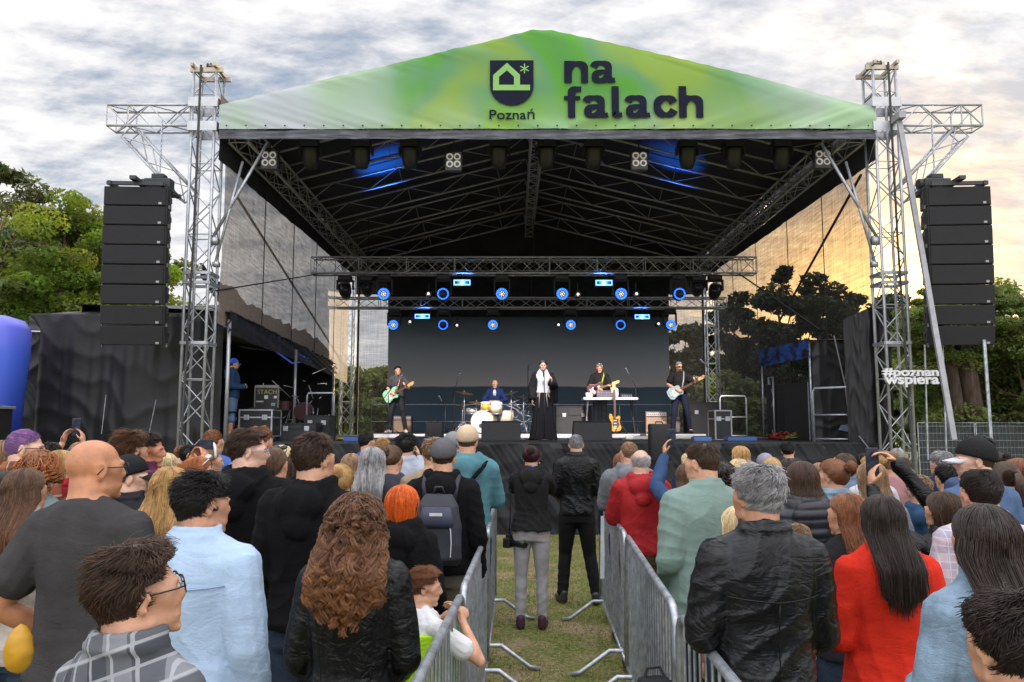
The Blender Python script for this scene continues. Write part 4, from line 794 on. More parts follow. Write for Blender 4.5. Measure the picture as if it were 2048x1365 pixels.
for a in (('oak', 'bright', 120, 27, 402, 4.2, 0.50, 'big bright green leafy tree behind the loudspeaker column and marquee', 1, 210, 360, 0.08),
          ('oak', 'mid', 178, 31, 455, 4.0, 0.5, 'mid green tree between the bright tree and the hanging speakers', 2, 100, 300, 0.10),
          ('pine', 'pine', 75, 38, 362, 4.4, 0.60, 'dark pine crown rising above the bright green tree', 3, 100, 330, 0.12),
          ('pine', 'pine', -6, 25, 468, 2.8, 0.55, 'grey green pine at the far edge above the blue inflatable', 4, 80, 260, 0.11),
          ('pine', 'pine', -85, 26, 255, 3.1, 0.75, 'pine whose branch tips just enter at the sky edge', 5, 50, 200, 0.13),
          ('oak', 'mid', 60, 24, 560, 3.0, 0.5, 'low leafy tree just above the marquee roof beside the inflatable', 6, 80, 200, 0.11),
          ('oak', 'mid', 2030, 30, 575, 3.6, 0.5, 'tall leafy tree at the photo edge right of the speaker column', 7, 150, 380, 0.09),
          ('oak', 'mid', 1925, 34, 630, 3.6, 0.5, 'leafy tree with a thick trunk seen under the right speaker column', 8, 120, 330, 0.10),
          ('oak', 'mid', 2060, 26, 640, 3.2, 0.55, 'green bushy tree just behind the mesh fence at the edge', 9, 120, 340, 0.08),
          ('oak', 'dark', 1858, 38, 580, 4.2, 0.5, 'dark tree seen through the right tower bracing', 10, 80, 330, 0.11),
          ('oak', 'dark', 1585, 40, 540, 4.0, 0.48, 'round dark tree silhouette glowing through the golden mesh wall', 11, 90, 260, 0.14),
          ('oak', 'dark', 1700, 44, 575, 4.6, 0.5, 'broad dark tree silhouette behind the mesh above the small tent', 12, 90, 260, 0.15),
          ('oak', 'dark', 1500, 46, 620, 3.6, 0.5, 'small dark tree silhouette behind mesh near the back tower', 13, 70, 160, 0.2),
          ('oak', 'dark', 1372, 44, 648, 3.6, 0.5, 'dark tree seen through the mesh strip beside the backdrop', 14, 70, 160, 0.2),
          ('oak', 'mid', 1420, 36, 745, 3.0, 0.5, 'green tree glimpsed through the back tower on the sunset side', 15, 60, 160, 0.17),
          ('oak', 'mid', 740, 40, 735, 3.0, 0.5, 'green tree glimpsed through the mesh strip behind the grey shirt guitarist', 16, 60, 160, 0.18),
          ('oak', 'mid', 690, 36, 745, 2.6, 0.5, 'green tree glimpsed through the back tower on the tent side', 17, 60, 160, 0.16)):
    kind, lm, px, Y, py, Rr, zf, lab, seed, ncl, per, ls = a; x, y = txy(px, Y); H = zt_(py, Y); tree(kind, lm, x, y, H, Rr, H * zf, lab, seed, ncl, per, ls)
# reddish thick trunks under the right array
for px, w_, lab in ((1942, 0.34, 'thick reddish pine trunk under the right speaker column'), (1912, 0.2, 'second thinner pine trunk beside the thick reddish one')):
    x, y = txy(px, 25.2); o = thing('pine_tree', lab, 'tree', (x, y, 0), 0, 'pine trunks behind the fence'); tb = MB(); tb.path([(0, 0, 0), (0.1, 0, 2.5), (-0.1, 0.1, 5), (0.2, 0, 7.5)], [w_, w_ * 0.85, w_ * 0.75, w_ * 0.4], 12); tb.build('trunk', mat('dark_bark', (0.075, 0.05, 0.038), 0.9, 0, 0.5, 5, 0.6, 25, stretch=(3, 3, 0.5)), o, True)
    key = ('oak', 'mid', 9); link('crown', TREES[key][0][1], None, o, (0, 0, 3.6)).scale = (0.6, 0.6, 0.5)
# far treeline masses closing the horizon
for i, (xa, xb, yy, hh) in enumerate(((-75, -22, 62, 11), (24, 80, 60, 9), (-24, 30, 75, 6))):
    r = np.random.default_rng(40 + i); n = 26000; X = r.uniform(xa, xb, n); top = hh * (0.75 + 0.2 * np.sin(X * 0.35) + 0.12 * np.sin(X * 1.3 + i)); Z = top * r.uniform(0, 1, n) ** 0.8; Y = yy + r.uniform(-3, 3, n)
    P = np.stack([X, Y, Z], -1); a = r.normal(0, 1, (n, 3)); a /= np.linalg.norm(a, axis=1)[:, None]; b_ = np.cross(a, r.normal(0, 1, (n, 3))); b_ /= np.linalg.norm(b_, axis=1)[:, None]; s = 0.30
    V = np.stack([P - a * s, P + b_ * s * 0.6, P + a * s, P - b_ * s * 0.6], 1).reshape(-1, 3); sh = np.repeat(r.uniform(0.6, 1.3, n), 4)[:, None] * np.array([[1, 1, 0.9, 1]])
    tag(link('treeline', fast_mesh('treeline', V, np.arange(n * 4).reshape(-1, 4), False, sh), LM['mid']), 'far belt of mixed trees closing the horizon', 'treeline', kind='stuff')
# ------------------------------------------------------------------ people: geometry kit
V_ = Vector
def rc(mb, p0, r0, p1, r1, n=12):
    """closed rounded cone"""
    p0 = V_(p0); p1 = V_(p1); d = p1 - p0; L = max(d.length, 1e-5); d = d / L
    u = V_((0, 0, 1)) if abs(d.z) < 0.9 else V_((0, 1, 0)); a = d.cross(u).normalized(); b = a.cross(d)
    prof = [(-r0, 0.02 * r0), (-r0 * 0.75, r0 * 0.66), (-r0 * 0.3, r0 * 0.954), (0, r0), (L, r1), (L + r1 * 0.3, r1 * 0.954), (L + r1 * 0.75, r1 * 0.66), (L + r1, 0.02 * r1)]
    vs = []
    for t, r in prof:
        for k in range(n):
            w_ = 2 * PI * k / n; vs.append(p0 + d * t + a * (r * math.cos(w_)) + b * (r * math.sin(w_)))
    m_ = len(prof); mb.add(vs, [(i * n + k, i * n + (k + 1) % n, (i + 1) * n + (k + 1) % n, (i + 1) * n + k) for i in range(m_ - 1) for k in range(n)] + [tuple(range(n))[::-1], tuple(range((m_ - 1) * n, m_ * n))])
def el(mb, c, r, rot=None, nu=14, nv=10):
    c = V_(c); vs = []
    for i in range(nv + 1):
        t = PI * (i + 0.0) / nv; t = min(max(t, 0.04), PI - 0.04)
        for k in range(nu):
            w_ = 2 * PI * k / nu; v = V_((r[0] * math.sin(t) * math.cos(w_), r[1] * math.sin(t) * math.sin(w_), r[2] * math.cos(t)))
            vs.append(c + (rot @ v if rot is not None else v))
    mb.add(vs, [(i * nu + k, (i + 1) * nu + k, (i + 1) * nu + (k + 1) % nu, i * nu + (k + 1) % nu) for i in range(nv) for k in range(nu)] + [tuple(range(nu)), tuple(range(nv * nu, (nv + 1) * nu))[::-1]])
def lf(mb, secs, n=20, pw=2.4):
    """closed loft of superellipse sections (cx,cy,cz,rx,ry)"""
    vs = []
    for cx, cy, cz, rx_, ry_ in secs:
        for k in range(n):
            t = 2 * PI * k / n; ct, st = math.cos(t), math.sin(t)
            vs.append(V_((cx + rx_ * math.copysign(abs(ct) ** (2 / pw), ct), cy + ry_ * math.copysign(abs(st) ** (2 / pw), st), cz)))
    m_ = len(secs); mb.add(vs, [(i * n + k, i * n + (k + 1) % n, (i + 1) * n + (k + 1) % n, (i + 1) * n + k) for i in range(m_ - 1) for k in range(n)] + [tuple(range(n))[::-1], tuple(range((m_ - 1) * n, m_ * n))])
def merge(name, mb, voxel, smooth=2, post=None, sf=0.5):
    """fuse overlapping closed pieces into one continuous skin"""
    me = new_mesh(name + '_tmp', mb.v, mb.f); o = bpy.data.objects.new(name, me); C.objects.link(o)
    r_ = o.modifiers.new('r', 'REMESH'); r_.mode = 'VOXEL'; r_.voxel_size = voxel; r_.use_smooth_shade = True
    if smooth: s = o.modifiers.new('s', 'SMOOTH'); s.factor = sf; s.iterations = smooth
    dg = bpy.context.evaluated_depsgraph_get(); out = bpy.data.meshes.new_from_object(o.evaluated_get(dg)); out.name = name
    bpy.data.objects.remove(o); bpy.data.meshes.remove(me)
    if post is not None:
        n = len(out.vertices); co = np.empty(n * 3, np.float32); out.vertices.foreach_get('co', co); no = np.empty(n * 3, np.float32); out.vertex_normals.foreach_get('vector', no)
        co = post(co.reshape(-1, 3).astype(float), no.reshape(-1, 3).astype(float)); out.vertices.foreach_set('co', co.astype(np.float32).ravel()); out.update()
    out.polygons.foreach_set('use_smooth', [True] * len(out.polygons)); return out
# head frame: origin at head centre, +Y is the face
HC = V_((0, 0.012, 1.603)); HK = 0.94
def head_pieces(mb, M, ears=True):
    R3 = M.to_3x3(); f = lambda p: M @ V_(p)
    el(mb, f((0, -0.014, 0.030)), (0.074, 0.093, 0.082), R3, 18, 14); el(mb, f((0, 0.022, -0.030)), (0.061, 0.066, 0.075), R3); el(mb, f((0, 0.030, -0.072)), (0.047, 0.050, 0.036), R3)
    el(mb, f((0, 0.066, -0.096)), (0.020, 0.018, 0.016), R3); rc(mb, f((0, 0.083, 0.022)), 0.007, f((0, 0.101, -0.020)), 0.0095, 8); el(mb, f((0, 0.093, -0.028)), (0.015, 0.011, 0.008), R3)
    for s in (-1, 1):
        el(mb, f((s * 0.028, 0.079, 0.024)), (0.026, 0.010, 0.010), R3); el(mb, f((s * 0.036, 0.054, -0.022)), (0.027, 0.030, 0.026), R3)
        rc(mb, f((s * 0.052, 0.005, -0.062)), 0.018, f((s * 0.020, 0.068, -0.095)), 0.014, 8)
        el(mb, f((s * 0.028, 0.046, -0.056)), (0.031, 0.037, 0.032), R3); el(mb, f((s * 0.046, 0.040, 0.004)), (0.026, 0.036, 0.034), R3)
        if ears:
            e0 = f((s * 0.0745, -0.010, 0.0)); Re = R3 @ Matrix.Rotation(s * R(-22), 3, 'Z')
            pts = [(0.0165 * math.cos(a) - 0.002, 0.027 * math.sin(a)) for a in np.linspace(R(-60), R(200), 7)]
            for a, b in zip(pts[:-1], pts[1:]): rc(mb, e0 + Re @ V_((s * 0.006, -a[0], a[1])), 0.0050, e0 + Re @ V_((s * 0.006, -b[0], b[1])), 0.0050, 6)
            el(mb, e0 + Re @ V_((0, 0.0, -0.002)), (0.006, 0.0145, 0.021), Re, 10, 6); el(mb, e0 + Re @ V_((s * 0.003, 0.004, -0.026)), (0.006, 0.009, 0.010), Re, 8, 6)
    el(mb, f((0, 0.0805, -0.052)), (0.019, 0.010, 0.007), R3); el(mb, f((0, 0.078, -0.064)), (0.016, 0.010, 0.007), R3)
    rc(mb, f((0, -0.026, -0.03)), 0.060, V_((0, -0.030, 1.45)), 0.064, 14)
def hand_pieces(mb, wr, d, nrm, side, curl=0.45, k=1.0):
    """palm, four unequal bent fingers and a thumb from the palm's side; d = direction of the hand, nrm = out of the palm"""
    d = V_(d).normalized(); nrm = V_(nrm); nrm = (nrm - d * nrm.dot(d)).normalized(); a = d.cross(nrm) * side; wr = V_(wr)
    M = Matrix((a, d, nrm)).transposed()
    el(mb, wr + d * 0.048 * k, (0.038 * k, 0.050 * k, 0.016 * k), M, 12, 8)
    for i, (off, L) in enumerate(((0.028, 0.072), (0.0095, 0.080), (-0.0095, 0.075), (-0.027, 0.060))):
        p = wr + d * 0.082 * k + a * off * k; ang = curl * (0.9 + 0.12 * i)
        for j, q in enumerate((0.45, 0.32, 0.23)):
            dd = (d * math.cos(ang) + nrm * math.sin(ang)).normalized(); p2 = p + dd * L * q * k; rc(mb, p, (0.0088 - 0.0008 * j) * k, p2, (0.0080 - 0.0009 * j) * k, 7); p = p2; ang += curl * 0.9
    p = wr + d * 0.028 * k + a * 0.028 * k; dd = (a * 0.75 + d * 0.6 + nrm * 0.35).normalized(); p2 = p + dd * 0.038 * k; rc(mb, p, 0.012 * k, p2, 0.0095 * k, 7)
    dd = (a * 0.25 + d * 0.85 + nrm * 0.5).normalized(); rc(mb, p2, 0.0095 * k, p2 + dd * 0.030 * k, 0.0078 * k, 7)
# arm poses: (elbow, wrist, hand direction, palm normal), written for the right side (x>0)
POSE = {
 'down': ((0.245, -0.03, 1.13), (0.255, 0.06, 0.88), (0.0, 0.15, -1), (-1, 0, 0)),
 'front': ((0.245, -0.01, 1.14), (0.10, 0.24, 1.14), (-0.9, 0.3, 0.1), (0, -1, 0)),
 'low': ((0.24, -0.02, 1.13), (0.13, 0.20, 0.98), (-0.8, 0.5, -0.3), (0, -1, 0.2)),
 'hip': ((0.33, -0.06, 1.15), (0.20, 0.10, 1.03), (-0.8, 0.5, -0.3), (0, -0.4, 1)),
 'phone': ((0.225, 0.20, 1.30), (0.085, 0.36, 1.50), (-0.25, 0.2, 1), (-0.8, 0, 0.2)),
 'high': ((0.22, 0.20, 1.48), (0.10, 0.33, 1.70), (-0.2, 0.2, 1), (-0.8, 0, 0.2)),
 'rail': ((0.24, 0.10, 1.17), (0.17, 0.36, 1.13), (-0.3, 0.9, -0.1), (0, 0, -1)),
}
def pose_arm(p, s, f=0.9):
    q = POSE[p] if isinstance(p, str) else p
    return tuple(V_((s * v[0] * (f if i_ < 2 else 1), v[1], v[2])) if isinstance(p, str) else V_(v) for i_, v in enumerate(q))
def torso_secs(sex, fit, z0, z1=1.515, open_=0.0):
    w_ = {'m': 1.0, 'f': 0.90, 'k': 0.86}[sex]; hipw = {'m': 0.160, 'f': 0.176, 'k': 0.14}[sex]; wst = {'m': 0.150, 'f': 0.128, 'k': 0.135}[sex]
    base = [(0.82, hipw * 1.0, 0.105, -0.015), (0.93, hipw, 0.115, -0.018), (1.02, (hipw + wst) / 2, 0.106, -0.006), (1.10, wst, 0.100, 0.0), (1.20, 0.152 * w_, 0.108, 0.0), (1.30, 0.160 * w_, 0.113, -0.006), (1.37, 0.168 * w_, 0.105, -0.012), (1.425, 0.158 * w_, 0.088, -0.018), (1.460, 0.122 * w_, 0.074, -0.024), (1.490, 0.080, 0.062, -0.026), (1.515, 0.062, 0.056, -0.026)]
    zs = [b[0] for b in base]; out = []
    for z in sorted(set([z0, z1] + [b for b in zs if z0 < b < z1])):
        g_ = [np.interp(z, zs, [b[i] for b in base]) for i in (1, 2, 3)]; fl = fit + open_ * max(0, (1.15 - z)) ; out.append((0, g_[2], z, g_[0] + fl, g_[1] + fl))
    return out
def fold_fn(amp, seed, near=True):
    def post(co, no):
        q = co * np.array([1.0, 1.0, 1.0]); wv = sn(q * np.array([1, 1, 1.3]), 4.0, seed, 2)
        arm = np.clip((np.abs(co[:, 0]) - 0.15) / 0.05, 0, 1); low = np.clip((1.22 - co[:, 2]) / 0.2, 0, 1)
        f1 = 1 - np.abs(np.sin(co[:, 2] * 44 + co[:, 0] * 22 * np.sin(seed + 1) + 4.6 * wv)) ** 0.6
        f2 = 1 - np.abs(np.sin(co[:, 0] * 24 + co[:, 2] * 13 * np.cos(seed) + 4.4 * sn(q, 4.1, seed + 3, 2))) ** 0.6
        d = amp * (0.6 * f1 * (0.08 + 0.7 * np.maximum(arm * 0.8, low)) + 0.9 * f2 * (0.35 + 0.6 * (1 - arm)) - 0.35) * (0.35 + 0.65 * np.clip(0.5 + sn(q, 3.0, seed + 7, 2), 0, 1)) + amp * 0.45 * sn(q, 13, seed + 5, 3)
        return co + no * d[:, None]
    return post
def seam(sex, fit, pts, r_=0.003):
    """stitch lines lying on the back of a garment; pts = (x,z)"""
    b = MB(); q = []
    for i in range(len(pts) - 1):
        for t_ in np.linspace(0, 1, 8, endpoint=(i == len(pts) - 2)): x = pts[i][0] * (1 - t_) + pts[i + 1][0] * t_; z = pts[i][1] * (1 - t_) + pts[i + 1][1] * t_; s_ = torso_secs(sex, fit, z, 1.515)[0]; q.append((x, s_[1] - s_[4] * max(0.05, 1 - abs(x / s_[3]) ** 2.4) ** (1 / 2.4) - 0.004, z))
    b.path(q, r_, 5); return b
CACHE = {}
def cached(key, fn):
    if key not in CACHE: CACHE[key] = fn()
    return CACHE[key]
PF = {'m': 0.88, 'f': 0.80, 'k': 0.78}
def sho(sex): return {'m': 0.160, 'f': 0.140, 'k': 0.134}[sex]
def body_mesh(sex, L, Rr_, yaw, pitch, vox, legs='stand', curl=0.45):
    mb = MB(); M = Matrix.Translation(HC) @ Matrix.Rotation(R(yaw), 4, 'Z') @ Matrix.Rotation(R(pitch), 4, 'X') @ Matrix.Scale(HK, 4)
    head_pieces(mb, M); lf(mb, torso_secs(sex, 0, 0.84)); sx = sho(sex); th = {'m': 1.0, 'f': 0.84, 'k': 0.8}[sex]
    for s, p in ((-1, L), (1, Rr_)):
        S = V_((s * sx, -0.015, 1.405)); e, w_, hd, hn = pose_arm(p, s, PF[sex])
        rc(mb, S * 0.97 + V_((0, 0, 0.03)), 0.052 * th, S, 0.058 * th); rc(mb, S, 0.056 * th, (S + e) / 2, 0.052 * th); rc(mb, (S + e) / 2, 0.052 * th, e, 0.038 * th); rc(mb, e, 0.041 * th, e.lerp(w_, 0.35), 0.041 * th); rc(mb, e.lerp(w_, 0.35), 0.041 * th, w_, 0.026 * th)
        hand_pieces(mb, w_, hd, hn, s, curl)
    if legs:
        for s, (hp, kn, an, ft) in leg_pts(legs, sex):
            rc(mb, hp, 0.088 * (0.9 + 0.1 * th), kn, 0.054); rc(mb, kn, 0.054, kn.lerp(an, 0.3), 0.056); rc(mb, kn.lerp(an, 0.3), 0.056, an, 0.036); rc(mb, an, 0.036, ft, 0.030)
    return merge('body', mb, vox, 4 if vox < 0.009 else 2)
LEGS = {'stand': (((0.088, -0.01, 0.88), (0.100, 0.0, 0.49), (0.105, -0.03, 0.09), (0.12, 0.11, 0.04)), ((0.088, -0.01, 0.88), (0.100, 0.0, 0.49), (0.105, -0.03, 0.09), (0.12, 0.11, 0.04))),
        'stride': (((0.088, -0.01, 0.88), (0.12, 0.07, 0.50), (0.15, 0.02, 0.09), (0.19, 0.15, 0.04)), ((0.088, -0.01, 0.88), (0.13, 0.02, 0.49), (0.19, -0.06, 0.09), (0.24, 0.08, 0.04))),
        'wide': (((0.09, 0, 0.88), (0.17, 0.05, 0.49), (0.22, -0.02, 0.09), (0.28, 0.10, 0.04)), ((0.09, 0, 0.88), (0.15, 0.10, 0.50), (0.18, 0.06, 0.09), (0.22, 0.2, 0.04))),
        'sit': (((0.09, 0.0, 0.88), (0.18, 0.42, 0.86), (0.20, 0.48, 0.46), (0.22, 0.6, 0.42)), ((0.09, 0.0, 0.88), (0.18, 0.42, 0.86), (0.20, 0.48, 0.46), (0.22, 0.6, 0.42)))}
def leg_pts(pose, sex):
    for i, s in enumerate((-1, 1)): yield s, tuple(V_((s * v[0], v[1], v[2])) for v in LEGS[pose][i])
def trousers_mesh(sex, legs, fit=0.012, top=1.00, short=False, flare=0.0, seed=0, vox=0.012):
    mb = MB(); lf(mb, torso_secs(sex, fit - 0.004, 0.82, top))
    for s, (hp, kn, an, ft) in leg_pts(legs, sex):
        rc(mb, hp, 0.092 + fit, kn, 0.056 + fit + flare * 0.3)
        if not short: rc(mb, kn, 0.056 + fit + flare * 0.3, an + V_((0, 0, 0.02)), 0.044 + fit + flare)
        else: rc(mb, kn, 0.07 + fit, kn + (an - kn) * 0.05, 0.075 + fit)
    def post(co, no):
        d = 0.006 * (1 - np.abs(np.sin(co[:, 2] * 34 + 5 * sn(co, 5, seed, 2)))) * np.clip((0.75 - co[:, 2]) / 0.4, 0.25, 1)
        return co + no * d[:, None]
    return merge('trousers', mb, vox, 2, post)
def shoes_mesh(sex, legs):
    mb = MB()
    for s, (hp, kn, an, ft) in leg_pts(legs, sex):
        d = (ft - an); d.z = 0; d.normalize(); z = an.z - 0.09; b0 = V_((an.x, an.y, z + 0.045)) - d * 0.03
        rc(mb, b0, 0.044, b0 + d * 0.12, 0.042); rc(mb, b0 + d * 0.12 - V_((0, 0, 0.006)), 0.042, b0 + d * 0.20 - V_((0, 0, 0.012)), 0.034); rc(mb, b0 + V_((0, 0, 0.01)), 0.042, b0 + V_((0, 0, 0.06)), 0.042)
    return merge('shoes', mb, 0.011, 1, lambda co, no: np.where((co[:, 2:3] < 0.02) & (np.arange(3) == 2), np.maximum(co, 0.004), co))
def top_mesh(sex, L, Rr_, kind, seed, vox, hem=None):
    """kind: tee, shirt, hoodie, jacket, puffer, sweat"""
    fit = {'tee': 0.010, 'shirt': 0.017, 'hoodie': 0.026, 'jacket': 0.022, 'puffer': 0.036, 'sweat': 0.024, 'over': 0.028}[kind]
    hem = hem or {'tee': 0.93, 'shirt': 0.86, 'hoodie': 0.90, 'jacket': 0.88, 'puffer': 0.88, 'sweat': 0.90, 'over': 0.80}[kind]
    mb = MB(); sx = sho(sex); th = {'m': 1.0, 'f': 0.84, 'k': 0.8}[sex]
    lf(mb, torso_secs(sex, fit, hem, 1.497 if kind in ('tee', 'sweat') else 1.508, 0.05 if kind in ('tee', 'shirt', 'over') else 0.0))
    for s, p in ((-1, L), (1, Rr_)):
        S = V_((s * sx, -0.015, 1.405)); e, w_, hd, hn = pose_arm(p, s, PF[sex]); a = 0.058 * th + fit
        el(mb, S + V_((-s * 0.03, 0, 0.0)), (0.075 * th + fit * 0.6, 0.068 * th + fit * 0.6, 0.062 + fit * 0.5)); rc(mb, (s * 0.052, -0.028, 1.482), 0.036 + fit * 0.5, S + V_((0, 0, 0.015)), 0.044 * th + fit * 0.6)
        if kind == 'tee': rc(mb, S, a + 0.004, S.lerp(e, 0.62), a + 0.012)
        else:
            rc(mb, S, a, (S + e) / 2, a * 0.97); rc(mb, (S + e) / 2, a * 0.97, e, 0.046 * th + fit); rc(mb, e, 0.046 * th + fit, w_.lerp(e, 0.05), 0.032 * th + fit * 0.75)
            if kind in ('hoodie', 'sweat'): rc(mb, w_.lerp(e, 0.13), 0.036 * th + fit * 0.8, w_.lerp(e, 0.05), 0.036 * th + fit * 0.6)
    if kind in ('hoodie', 'puffer'):
        for a in np.linspace(-115, 115, 13):
            r_ = 0.058 - 0.024 * abs(a) / 115; x = 0.092 * math.sin(R(a)); y = -0.028 - 0.072 * math.cos(R(a)); rc(mb, (x, y, 1.512 - 0.02 * math.cos(R(a))), r_ * 0.75, (x * 1.05, y - 0.01, 1.465 - 0.035 * math.cos(R(a))), r_)
        el(mb, (0, -0.135, 1.43), (0.118, 0.048, 0.085)); el(mb, (0, -0.150, 1.35), (0.070, 0.030, 0.07))
    elif kind in ('jacket', 'shirt', 'over'):
        cr = 0.013; pts = [V_((0.078 * math.sin(R(a)), -0.024 - 0.066 * math.cos(R(a)), 1.520)) for a in np.linspace(-130, 130, 15)]
        for p, q in zip(pts[:-1], pts[1:]): rc(mb, p + V_((0, 0, 0.012)), cr, q + V_((0, 0, 0.012)), cr, 8); rc(mb, p * 1.0 + V_((p.x * 0.16, -0.010, -0.012)), cr, q + V_((q.x * 0.16, -0.010, -0.012)), cr, 8)
    else:
        pts = [V_((0.066 * math.sin(R(a)), -0.022 - 0.056 * math.cos(R(a)), 1.508 - 0.012 * (1 - math.cos(R(a))) )) for a in np.linspace(-180, 180, 17)]
        for p, q in zip(pts[:-1], pts[1:]): rc(mb, p, 0.011, q, 0.011, 7)
    if kind == 'puffer':
        def post(co, no):
            q = co[:, 2] * 62 + 0.6 * sn(co, 5, seed, 2); d = 0.010 * (np.abs(np.sin(q)) ** 0.6 - 0.5); return co + no * d[:, None]
    else: post = fold_fn({'tee': 0.007, 'shirt': 0.011, 'hoodie': 0.013, 'jacket': 0.013, 'sweat': 0.013, 'over': 0.013}[kind], seed)
    return merge({'tee': 'tshirt', 'shirt': 'shirt', 'hoodie': 'hoodie', 'jacket': 'jacket', 'puffer': 'puffer_jacket', 'sweat': 'sweatshirt', 'over': 'overshirt'}[kind], mb, vox, 2, post)
# ------------------------------------------------------------------ hair
SC, SR = np.array([0, -0.014, 0.030]), np.array([0.0765, 0.0955, 0.0850])
def sph(th, ph, off):
    e_ = np.maximum(th - 2.0, 0); t0 = np.minimum(th, 2.0); sx_ = np.sin(t0) - 0.35 * e_; d = np.stack([sx_ * np.sin(ph), sx_ * np.cos(ph), np.cos(t0) - 0.9 * e_], -1)    # ph=0 faces +Y; below the occiput the scalp runs down the nape
    return SC + d * (SR + off[..., None])
def hairline(ph, style):
    a = np.abs((ph + PI) % (2 * PI) - PI); xs = np.array([0, 0.7, 1.15, 1.45, 1.75, 2.2, PI])
    ys = np.radians({'long': [52, 60, 76, 88, 112, 140, 150], 'short': [52, 60, 82, 84, 112, 146, 154], 'high': [52, 58, 72, 80, 88, 96, 100]}[{'fade': 'short'}.get(style, style)])
    return np.interp(a, xs, ys)
def tubes(Pth, rad, col):
    """Pth (N,M,3) paths, rad (N,M): three-sided strands; col (N,3)"""
    N_, M_, _ = Pth.shape; T_ = np.gradient(Pth, axis=1); T_ /= np.linalg.norm(T_, axis=2, keepdims=True) + 1e-9
    ref = Pth - Pth.mean(axis=(0, 1)); ref = ref + np.array([0.013, 0.011, 0.017]); A = np.cross(T_, ref); A /= np.linalg.norm(A, axis=2, keepdims=True) + 1e-9; B = np.cross(A, T_)
    V = np.stack([Pth + rad[..., None] * (A * math.cos(t) + B * math.sin(t)) for t in (R(90), R(210), R(330))], 2)
    idx = np.arange(N_ * M_ * 3).reshape(N_, M_, 3); nx = np.roll(idx, -1, 2)
    Q = np.stack([idx[:, :-1], nx[:, :-1], nx[:, 1:], idx[:, 1:]], -1).reshape(-1, 4)
    return V.reshape(-1, 3), Q, np.repeat(np.concatenate([col, np.ones((N_, 1))], 1), M_ * 3, 0)
def scalp_cap(style, thick, seed, n=(40, 64)):
    nt_, np_ = n; ph = np.linspace(0, 2 * PI, np_, endpoint=False); t = np.linspace(0.02, 1, nt_); PH, T_ = np.meshgrid(ph, t, indexing='ij'); th = T_ * hairline(PH, style)
    tk = thick * (np.clip((1 - T_) * 6, 0.12, 1) if style == 'long' else (0.10 + 0.25 * np.clip((1 - T_) * 4, 0, 1) + 0.65 * np.clip((1.75 - th) / 1.0, 0, 1)) if style != 'fade' else (0.06 + 0.9 * np.clip((1.2 - th) / 0.4, 0, 1))); P = sph(th, PH, tk * 0.8); q = P.reshape(-1, 3) * np.array([1, 1, 0.5]); P = P + ((P - SC) / np.linalg.norm(P - SC, axis=-1, keepdims=True)) * (0.15 * thick * sn(q, 60, seed, 2).reshape(tk.shape) * np.clip((1 - T_) * 5, 0, 1))[..., None]
    i = np.arange(np_ * nt_).reshape(np_, nt_); j = np.roll(i, -1, 0)
    return P.reshape(-1, 3), np.stack([i[:, :-1], j[:, :-1], j[:, 1:], i[:, 1:]], -1).reshape(-1, 4)
